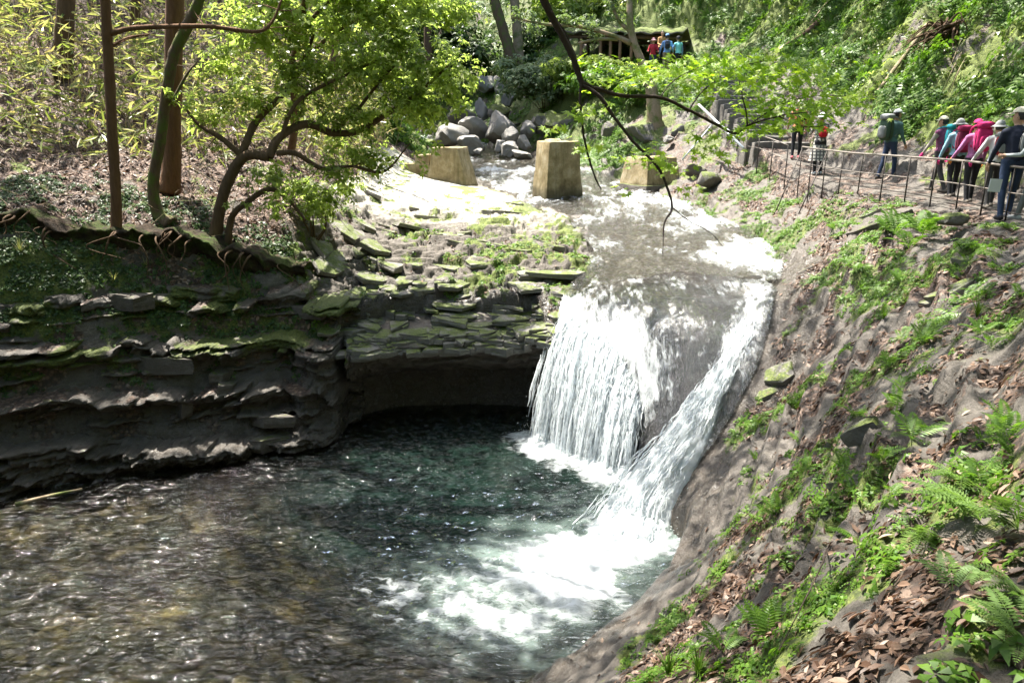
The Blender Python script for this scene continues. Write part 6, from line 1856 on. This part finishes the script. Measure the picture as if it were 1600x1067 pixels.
for i, (a, b) in enumerate([((1497, 90), (1478, 130)), ((1500, 100), (1470, 155)), ((1506, 110), (1482, 158))]):
    log_("dead_twig", [hp(*a, .3), hp((a[0] + b[0]) / 2, (a[1] + b[1]) / 2, .25), hp(*b, .15)], 0.02, BARK_PALE, ["shortest of three pale twigs under the torn roots", "longest of three pale twigs under the torn roots", "rightmost of three pale twigs under the torn roots"][i], "twig", "dead wood on the hillside", 5)
rw = empty("root_mass", hp(1480, 65, .2), "tangle of torn brown roots overhanging the hillside", "roots")
ro = np.array(rw.location)
for i in range(46):
    d = rdir(1)[0] * V(1.1, .7, .55)
    MB().tube(spline([rdir(1)[0] * .25, d * .6 + rdir(1)[0] * .2, d * RNG.uniform(.9, 1.6) + V(0, 0, -.35)], 4), np.linspace(.05, .008, 9), 5, cap=False).build("root", BARK, rw)
log_("driftwood", [atz(25, 788, ZP + .03), atz(75, 775, ZP + .10), atz(128, 764, ZP + .03)], 0.045, BARK_PALE, "pale driftwood stick at the water's edge far left", "driftwood")
log_("root", [hp(470, 452, .05), hp(500, 490, .05), hp(545, 515, .02)], 0.05, BARK, "dark root running down the crack between ledge and shelf", "root")
log_("fallen_branch", [hp(1290, 870, .05), hp(1272, 950, .25), hp(1215, 1030, .05)], 0.006, BARK_DARK, "thin dark bare twig arching over the leaf slope", "twig", None, 5)
log_("fallen_branch", [hp(1265, 905, .02), hp(1275, 935, .05), hp(1282, 950, .02)], 0.008, BARK_PALE, "short pale stick among the near dead leaves", "twig", None, 5)
log_("fallen_branch", [hp(1345, 735, .05), hp(1370, 745, .1), hp(1385, 735, .12)], 0.008, BARK_PALE, "pale crooked twig below the dark cleft", "twig", None, 5)
for i in range(34):                                     # roots hanging out of the earth bank
    j = RNG.integers(20, len(EBX) - 4)
    a = V(EBX[j], EBY[j] + .25, EBZ[j] - .05)
    L = RNG.uniform(.35, 1.0)
    pts = [a, a + V(RNG.normal(0, .1), -.42, -.08 * L), a + V(RNG.normal(0, .2), -.46, -.5 * L), a + V(RNG.normal(0, .35), -.42 + RNG.normal(0, .06), -L)]
    MB().tube(spline(pts, 5), np.linspace(.022, .004, 16) * RNG.uniform(.5, 1.5), 5, 0, .05).build("root", BARK, LAND["left_bank_terrain"])
mb = MB()
for i in range(260):
    p = hit(RNG.uniform(0, 520), RNG.uniform(180, 370))
    d = rdir(1, .3)[0] * RNG.uniform(.3, 1.1)
    mb.tube([p, p + d * .5 + rdir(1)[0] * .06, p + d], [.009, .007, .003], 4, cap=False)
mb.build("dry_sticks", BARK_PALE, None, kind="stuff", label="dry sticks and dead canes lying in the leaf litter")
# ------------------------------------------------------------------ people
def cloth(name, col, rough=0.85):
    k = NT(name)
    o = k.coord()
    n = k.noise(o, 9, 5, 0.6)
    c = k.mix(n, tuple(x * .65 for x in col), tuple(min(1, x * 1.2) for x in col))
    return k.done(k.principled(c, rough, k.bump(n, .5, .02), 0.3))
_CM = {}
def CL(name, col):
    if name not in _CM: _CM[name] = cloth(name, col)
    return _CM[name]
SKIN = plain_mat("skin", (0.46, 0.27, 0.18), 0.55, 0.12, 10, 0.05)
HAIR = plain_mat("dark_hair", (0.02, 0.015, 0.012), 0.5, 0.3, 60, .4)
EYE = plain_mat("eye", (0.03, 0.02, 0.02), 0.2, 0.1)
LIPM = plain_mat("lips", (0.35, 0.13, 0.11), 0.5, 0.1)
def checks():
    k = NT("checked_cloth")
    o = k.mapping(k.coord(), (1, 1, 1))
    sx = k.n("SeparateXYZ"); k.l(o, sx.inputs[0])
    def stripe(s): return k.math('GREATER_THAN', k.math('FRACT', k.math('MULTIPLY', s, 11.0)), 0.6)
    a = k.math('MAXIMUM', stripe(sx.outputs[0]), stripe(sx.outputs[2]))
    return k.done(k.principled(k.mix(a, (0.55, 0.53, 0.47), (0.10, 0.10, 0.10)), .85))
CHECK = checks()

def capsule(mb, a, b, ra, rb, sides=10, n=4, squash=None):
    a, b = np.asarray(a, float), np.asarray(b, float)
    d = b - a; L = np.linalg.norm(d); d = d / L
    t = [-ra * .95, -ra * .6] + list(np.linspace(0, L, n)) + [L + rb * .6, L + rb * .95]
    R = [ra * .3, ra * .8] + list(np.linspace(ra, rb, n)) + [rb * .8, rb * .3]
    P = np.array([a + d * q for q in t])
    v, f4, f3 = tube_np(P, R, sides)
    if squash is not None:
        m = (a + b) / 2
        v = m + (v - m) * np.asarray(squash)
    mb.add(v, [f4, f3])

def ball(mb, c, r):
    v, f = ICO2
    mb.add(v * np.asarray(r, float) + np.asarray(c, float), f)

def person(p, yaw, H, label, top, legs, shoes, group, arms=((0.1, 0.0), (0.1, 0.0)), elbow=(0.3, 0.3), stride=0.12, lean=0.05, head_turn=0.0, sleeves=True, gloves=None, hat=None, hair=HAIR, skirt=None, sleeve_mat=None, sit=False, forearm=None):
    """one figure: faces local +y; arms = (forward swing, outward) of each side"""
    s = H / 1.70
    root = empty("person", p, label, "person", group, yaw)
    hip, chest, neck, head = V(0, 0, .90), V(0, lean * .6, 1.30), V(0, lean, 1.44), V(0, lean + .03, 1.575)
    if sit:
        hip = V(0, -.05, .50); chest = V(0, 0, .92); neck = V(0, .02, 1.06); head = V(0, .04, 1.195)
    seg = []                                             # name, a, b, ra, rb
    seg.append(("top", hip + V(0, 0, .08), chest, .135, .150)); seg.append(("top", chest, neck - V(0, 0, .03), .145, .085))
    seg.append(("legs", hip + V(-.055, 0, .03), hip + V(.055, 0, .03), .125, .125))
    seg.append(("skin", neck - V(0, 0, .03), head - V(0, 0, .05), .052, .055))
    hands = []
    for i, sd in enumerate((-1, 1)):
        fw = stride * sd
        hj = hip + V(.09 * sd, 0, -.02)
        if sit:
            kn = hj + V(.03 * sd, .42, 0); an = kn + V(0, .03, -.42)
        else:
            kn = hj + V(.012 * sd, fw * .6 + .02, -.40); an = kn + V(.0, fw * .5 - .05 - .06 * abs(fw), -.41); an[2] = max(an[2], .075)
        seg += [("legs", hj, kn, .088, .062), ("legs", kn, an, .062, .045), ("shoes", an + V(0, -.05, -.035), an + V(.01 * sd, .15, -.045), .045, .040)]
        sh = V(.175 * sd, chest[1] + .01, chest[2] + .07)
        f, o = arms[i]
        u = V(sd * math.sin(o + .1), math.sin(f), -math.cos(f)); u /= np.linalg.norm(u)
        el = sh + u * .285
        fe = f + elbow[i]
        w = V(sd * math.sin(o * .5 + (0 if forearm is None else forearm)), math.sin(fe), -math.cos(fe)); w /= np.linalg.norm(w)
        wr = el + w * .25
        seg += [("top", V(.10 * sd, sh[1], sh[2] + .03), sh, .07, .068), ("sleeve", sh, el, .060, .046), ("sleeve" if sleeves else "skin", el, wr, .045, .032)]
        seg += [("hand", wr, wr + w * .085, .034, .036)]
        hands.append((wr + w * .085, w, sd))
    mb = MB()
    for _, a, b, ra, rb in seg: capsule(mb, a, b, ra, rb)
    ball(mb, hip + V(0, -.03, .06), (.16, .125, .13)); ball(mb, chest + V(0, .01, 0), (.175, .125, .16)); 
    hc = head + V(0, .0, .04)
    Rh = Matrix.Rotation(head_turn, 3, 'Z')
    def hd(v): return hc + np.array(Rh @ Vector(v))
    ball(mb, hc, (.078, .096, .118)); ball(mb, hd((0, .03, -.06)), (.058, .068, .065)); ball(mb, hd((0, .098, -.012)), (.013, .020, .022))
    for sd in (-1, 1): ball(mb, hd((.08 * sd, -.005, -.01)), (.012, .022, .032))
    me = mb.mesh("body_src", [SKIN])
    tmp = bpy.data.objects.new("body_src", me); COL.objects.link(tmp)
    md = tmp.modifiers.new("r", 'REMESH'); md.mode = 'VOXEL'; md.voxel_size = 0.021; md.use_smooth_shade = True
    ms = tmp.modifiers.new("s", 'SMOOTH'); ms.iterations = 3; ms.factor = 0.5
    dg = bpy.context.evaluated_depsgraph_get()
    ev = tmp.evaluated_get(dg).to_mesh()
    n = len(ev.vertices); v = np.zeros(n * 3); ev.vertices.foreach_get("co", v); v = v.reshape(-1, 3)
    ev.calc_loop_triangles()
    f = np.zeros(len(ev.loop_triangles) * 3, int); ev.loop_triangles.foreach_get("vertices", f); f = f.reshape(-1, 3)
    bpy.data.objects.remove(tmp)
    fc = v[f].mean(1)
    best = np.full(len(fc), 1e9); mi = np.zeros(len(fc), int)
    slot = {"skin": 0, "top": 1, "legs": 2, "shoes": 3, "hand": 4, "sleeve": 5}
    for nm, a, b, ra, rb in seg + [("skin", hc - V(0, 0, .02), hc + V(0, 0, .05), .085, .085)]:
        d = b - a; t = np.clip(((fc - a) @ d) / (d @ d), 0, 1)
        dist = np.linalg.norm(fc - a - t[:, None] * d, axis=1) - (ra + (rb - ra) * t)
        m = dist < best
        best = np.where(m, dist, best); mi = np.where(m, slot[nm], mi)
    if skirt is None:
        mi = np.where((mi == 1) & (fc[:, 2] < hip[2] + .0), 2, mi); mi = np.where((mi == 2) & (fc[:, 2] > hip[2] + .06), 1, mi)
    out = MB(); out.v.append(v); out.n = len(v)
    for j in range(6): 
        if (mi == j).any(): out.f[3].append(f[mi == j]); out.m[3].append(np.full((mi == j).sum(), j))
    for hpnt, w, sd in hands:                            # five fingers, slightly curled
        q = np.array((-w[2], 0, w[0])) if abs(w[1]) > .9 else np.cross(w, V(1, 0, 0)); q = q / (np.linalg.norm(q) + 1e-9)
        inw = V(-sd, 0, 0)
        for kf in range(4):
            b0 = hpnt + q * (.026 - .0175 * kf) * 1.0
            L = (.070, .078, .072, .058)[kf]
            c1 = b0 + w * L * .5 + inw * .006; c2 = c1 + w * L * .32 + inw * .022; c3 = c2 + w * L * .12 + inw * .026
            out.tube([b0 - w * .02, c1, c2, c3], [.0095, .009, .008, .006], 6, 4)
        b0 = hpnt - w * .05 + q * .030
        out.tube([b0, b0 + q * .022 + w * .03 + inw * .008, b0 + q * .024 + w * .058 + inw * .02], [.012, .010, .007], 6, 4)
    for sd in (-1, 1):
        vv, ff = ICO2
        out.add(vv * (.011, .008, .009) + hd((.031 * sd, .086, .012)), ff, 6)
    vv, ff = ICO2
    out.add(vv * (.026, .010, .009) + hd((0, .090, -.055)), ff, 7)
    for i in range(len(out.v)): out.v[i] = out.v[i] * s
    me = out.mesh("body", [SKIN, top, legs, shoes, gloves or SKIN, sleeve_mat or top, EYE, LIPM])
    link("body", me, root)
    # hair
    vv, ff = ICO3
    hv = vv * (.088, .106, .125) + V(0, -.012, .012)
    keep = (hv[:, 1] < .012) & (hv[:, 2] > -.07) | (hv[:, 2] > .075)
    fk = keep[ff].all(1)
    hh = np.array([hd(q) for q in hv]) * s
    link("hair", mesh_np("hair", *compact(hh, ff[fk]), [hair], True), root)
    if hat:
        kind, hm = hat
        mb = MB()
        hv = vv * (.098, .116, .118) + V(0, 0, .035)
        fk = (hv[:, 2] > .045)[ff].all(1)
        mb.add(*compact(np.array([hd(q) for q in hv]) * s, ff[fk]))
        hat_o = mb.build("hat", hm, root)
        mb = MB()
        th = np.linspace(0, 2 * np.pi, 24, endpoint=False)
        if kind == "cap":
            th = np.linspace(-1.15, 1.15, 12)
            inn = [hd((.096 * math.sin(t), .112 * math.cos(t), .055)) for t in th]; ou = [hd((.10 * math.sin(t), .115 * math.cos(t) + .075 * math.cos(t), .045)) for t in th]
            q = np.array([(i, i + 1, 12 + i + 1, 12 + i) for i in range(11)])
            mb.add(np.array(inn + ou) * s, q); mb.add((np.array(inn + ou) - V(0, 0, .006)) * s, q[:, ::-1])
        else:
            br = .065 if kind == "hat" else .09
            inn = [hd((.097 * math.sin(t), .114 * math.cos(t), .055)) for t in th]; ou = [hd(((.097 + br) * math.sin(t), (.114 + br) * math.cos(t), .018)) for t in th]
            q = np.array([(i, (i + 1) % 24, 24 + (i + 1) % 24, 24 + i) for i in range(24)])
            mb.add(np.array(inn + ou) * s, q); mb.add((np.array(inn + ou) - V(0, 0, .006)) * s, q[:, ::-1])
        mb.build("peak" if kind == "cap" else "brim", hm, hat_o)
    if skirt:
        mb = MB()
        th = np.linspace(0, 2 * np.pi, 36, endpoint=False)
        rows = []
        for z, r in ((1.36, .165), (1.2, .17), (1.0, .165), (.86, .19), (.7, .225), (.52, .26), (.40, .285)):
            rows.append(np.stack([np.cos(th) * r * (1 + .05 * np.sin(th * 6) * (1.36 - z)), np.sin(th) * r * .78 * (1 + .05 * np.cos(th * 5) * (1.36 - z)) + lean * .5 * z, np.full(36, z)], -1))
        vv_ = np.vstack(rows)
        i = np.arange(6)[:, None] * 36; j = np.arange(36)[None]; jn = (j + 1) % 36
        mb.add(vv_ * s, np.stack([i + j, i + jn, i + 36 + jn, i + 36 + j], -1).reshape(-1, 4))
        mb.build("dress", skirt, root)
    return root, s, chest, lean

def backpack(pr, size, mat, mat2, label, group="hikers' backpacks", tall=True, off=0.0, dz=0.0):
    """worn on the back; a thing of its own"""
    root, s, chest, lean = pr
    w, d, h = (q * .9 for q in size)
    M = root.matrix_basis
    o = empty("backpack", M @ Vector((off * s, (-.13 - d / 2 + lean * .3) * s, (chest[2] - .02 + dz - h / 2) * s)), label, "backpack", group, root.matrix_basis.to_euler().z)
    v, f = ICO4
    q = np.sign(v) * np.abs(v) ** 0.55
    q = q / np.abs(q).max(0)
    body = q * V(w / 2, d / 2, h / 2) * (1 - .12 * (q[:, 2:3] > 0) * q[:, 2:3] ** 2) + V(0, 0, h / 2)
    body = body * (1 + .03 * fbm(body[:, 0] * 9, body[:, 2] * 9 + body[:, 1] * 5, 3, int(w * 1000))[:, None])
    bag = link("main_bag", mesh_np("main_bag", body * s, f, [mat], True), o)
    if tall:
        v2, f2 = ICO3
        q2 = np.sign(v2) * np.abs(v2) ** .6
        link("lid", mesh_np("lid", (q2 * V(w * .5, d * .56, h * .13) + V(0, -.01, h * .99)) * s, f2, [mat2], True), bag)
    v2, f2 = ICO3
    q2 = np.sign(v2) * np.abs(v2) ** .6
    link("front_pocket", mesh_np("front_pocket", (q2 * V(w * .36, d * .22, h * .26) + V(0, -d * .52, h * .36)) * s, f2, [mat2], True), bag)
    for sd in (-1, 1):
        P = spline([V(w * .26 * sd, d * .45, h * .95), V(w * .28 * sd, d * .5 + .07, h * .97), V(w * .30 * sd, d * .5 + .25, h * .84), V(w * .33 * sd, d * .5 + .26, h * .55), V(w * .40 * sd, d * .5 + .06, h * .18)], 5)
        MB().tube(P * s, .016, 6).build("shoulder_strap", mat2, o)
        MB().tube(np.array([V(w * .47 * sd, -d * .1, h * .8), V(w * .51 * sd, -d * .1, h * .45), V(w * .47 * sd, -d * .1, h * .1)]) * s, .008, 5).build("side_strap", CL("black_webbing", (.02, .02, .02)), o)
    return o

def foot(px, py):
    p = hit(px, py, 60)
    return p + V(0, 0, -.01)
def onpath(px, Y):
    x = (px - 800) / 1150.0
    X = x * Y / CT * 0.957 * 0.985
    return V(X, Y, gz(X, Y))
def stand(px, py):
    """where feet seen at this spot stand on the path"""
    p = hit(px, py, 60); return V(p[0], p[1], gz(p[0], p[1]))

BLK = CL("black_cloth", (.022, .022, .026)); CHAR = CL("charcoal_trousers", (.055, .052, .052)); NAVY = CL("navy_jacket", (.018, .022, .042)); DENIM = CL("dark_denim", (.035, .055, .11)); TEALC = CL("teal_nylon", (.02, .26, .32)); WHITE = CL("white_cotton", (.66, .66, .66))
CREAM = CL("cream_cap_cloth", (.62, .58, .46)); GREY = CL("grey_cloth", (.24, .25, .25)); MAROON = CL("maroon_nylon", (.20, .02, .06)); PINK = CL("pink_nylon", (.56, .025, .15)); MAGENTA = CL("magenta_nylon", (.33, .02, .09)); REDN = CL("red_nylon", (.55, .015, .03)); PURPLE = CL("plum_shirt", (.22, .07, .15))
LILAC = CL("lilac_sleeve", (.42, .16, .34)); ORANGE = CL("orange_shirt", (.72, .24, .12)); LBLUE = CL("light_blue_shirt", (.20, .36, .66)); AQUA = CL("aqua_vest", (.22, .62, .62)); KHAKI = CL("khaki_trousers", (.30, .24, .15)); BEIGE = CL("beige_sleeve", (.45, .40, .34)); GREEN = CL("grey_green_jacket", (.08, .16, .16)); SHOE = CL("hiking_shoe", (.14, .12, .10)); REDJ = CL("red_jacket", (.42, .03, .05)); LGREY = CL("pale_grey_cloth", (.48, .50, .50)); TAN = CL("tan_jacket", (.5, .28, .12)); PINKG = CL("pink_glove", (.75, .05, .25)); ORG = CL("orange_glove", (.8, .3, .06)); DKGREEN = CL("dark_green_nylon", (.05, .09, .06)); STONE = CL("stone_trousers", (.22, .23, .22)); PSHOE = CL("pink_shoe", (.6, .14, .16))
PG = "hikers on the path"
def yaw_of(dx, dy): return math.atan2(-dx, dy)

P1 = person(stand(1242, 248), yaw_of(.3, 1), 1.68, "person in an orange top and black trousers behind the leaves, farthest up the path", ORANGE, BLK, PSHOE, PG, ((.1, .25), (.2, .1)), (.1, .3), .10, hat=("hat", CREAM), sleeves=False)
backpack(P1, (.30, .16, .40), BLK, BLK, "black daypack worn by the person in orange", tall=False, off=.06)
P2 = person(stand(1276, 273), yaw_of(.1, 1), 1.60, "person in a white hat and checked dress taking a picture", CHECK, BLK, WHITE, PG, ((.7, .15), (.8, .1)), (1.5, 1.6), .05, lean=.08, hat=("hat", WHITE), skirt=CHECK, forearm=-.5)
backpack(P2, (.27, .15, .34), REDN, REDN, "bright red drawstring backpack on the person in the checked dress", tall=False, dz=-.06)
P3 = person(stand(1384, 281), yaw_of(1, .45), 1.70, "person in a grey-green jacket and light cap turned towards the hillside", GREEN, DENIM, SHOE, PG, ((.3, .05), (.2, .05)), (.5, .4), .14, lean=.07, hat=("cap", LGREY), head_turn=-.4)
backpack(P3, (.36, .30, .66), DKGREEN, GREY, "large dark green and grey trekking backpack on the person by the hillside")
P4 = person(stand(1461, 300), yaw_of(-.35, 1), 1.62, "person in a cream cap and plum shirt, leftmost of the close group", PURPLE, CHAR, SHOE, PG, ((.25, .35), (-.2, .1)), (.25, .3), .26, hat=("cap", CREAM), gloves=PINKG, sleeve_mat=BEIGE, head_turn=.5)
backpack(P4, (.33, .22, .54), TEALC, TEALC, "teal backpack with dangling straps, leftmost of the close group")
P5 = person(stand(1484, 308), yaw_of(.1, 1), 1.58, "person in a pale grey hat, second from left of the close group", CL("sky_sleeve", (.25, .45, .55)), BLK, SHOE, PG, ((.1, .25), (.1, .1)), (.3, .3), .12, hat=("hat", GREY), gloves=PINKG)
backpack(P5, (.36, .24, .60), MAROON, MAGENTA, "maroon trekking backpack in the middle of the close group")
P6 = person(stand(1510, 317), yaw_of(.1, 1), 1.56, "person with lilac sleeves hidden by a big pink pack, third of the close group", LILAC, BLK, SHOE, PG, ((.15, .4), (.1, .15)), (.55, .3), .12, hat=("cap", PINK), gloves=ORG)
backpack(P6, (.35, .26, .62), PINK, PINK, "big bright pink trekking backpack in the close group", dz=.08)
P7 = person(stand(1542, 325), yaw_of(.2, 1), 1.52, "person in a grey hat with white sleeves, fourth of the close group", WHITE, CHAR, SHOE, PG, ((.35, .35), (.1, .1)), (.35, .3), .16, hat=("hat", GREY), gloves=PINKG)
backpack(P7, (.30, .20, .46), CL("dull_red_nylon", (.42, .05, .06)), GREY, "dull red backpack with grey cords, rightmost coloured pack of the group")
P8 = person(stand(1566, 343), yaw_of(.25, 1), 1.76, "tall person in a navy jacket and cream cap, nearest and tallest of the group", NAVY, DENIM, BLK, PG, ((.2, .18), (.3, .1)), (.3, .9), .12, hat=("cap", CREAM), head_turn=.9)
backpack(P8, (.26, .14, .38), GREY, BLK, "small grey sling bag on the back of the person in navy", tall=False, off=.10, dz=-.05)
P9 = person(stand(1606, 348), yaw_of(-.4, 1), 1.62, "person in pale grey cut by the right edge of the picture", CL("pale_grey_shirt", (.36, .40, .40)), STONE, LGREY, PG, ((.4, .25), (.1, .1)), (1.1, .3), .3, hat=("hat", LGREY))
P10 = person(stand(1582, 312), yaw_of(0, 1), 1.62, "person in a white hat mostly hidden behind the person in navy", LGREY, CHAR, SHOE, PG, hat=("hat", WHITE))
# visitors at the pavilion
PV = "visitors by the pavilion"
def at_pav(px, py, Y):
    p = at(px, py, Y); return V(p[0], p[1], gz(p[0], p[1]))
person(at_pav(1040, 112, 37.2), yaw_of(.1, 1), 1.76, "person in a light blue shirt and khaki trousers standing by the pavilion", LBLUE, KHAKI, SHOE, PV, ((.1, .3), (.3, .3)), (.2, .7), .10, hat=("cap", LBLUE))
V1 = bpy.data.objects[[o.name for o in bpy.data.objects if o.name.startswith("person")][-1]]
backpack((V1, 1.03, V(0, .03, 1.30), .05), (.26, .16, .42), CL("slate_nylon", (.05, .07, .11)), BLK, "dark slate daypack on the person in light blue", "visitors' bags", tall=False)
person(at_pav(1058, 114, 37.0), yaw_of(-.3, 1), 1.62, "person in an aqua vest and dark cap right of the one in light blue", AQUA, BLK, SHOE, PV, ((.5, .2), (.1, .2)), (.8, .2), .05, hat=("cap", BLK), sleeve_mat=LBLUE)
person(at_pav(1019, 113, 37.4), yaw_of(-.2, -1), 1.56, "person in a red jacket and pink hat facing the valley by the pavilion", REDJ, DENIM, LBLUE, PV, ((.3, .2), (.3, .2)), (1.2, 1.2), .05, hat=("hat", CL("pale_pink_cloth", (.6, .35, .38))))
person(at_pav(1031, 108, 38.4), yaw_of(.4, -1), 1.6, "person in a tan jacket behind the post of the pavilion", TAN, BLK, SHOE, PV, ((.3, .2), (.3, .2)), (1.0, 1.0), .04)
# notice sheet fixed to the railing
nt = at(1555, 290, 12.35)
mbn = MB(); mbn.box((0, 0, 0), (.20, .006, .21), Matrix.Rotation(.06, 3, 'Y'))
mbn.build("notice_board", plain_mat("white_sheet", (.72, .74, .78), .5, .06), None, False, label="blank white notice sheet hung on the railing in front of the close group", cat="sign").location = tuple(map(float, nt))
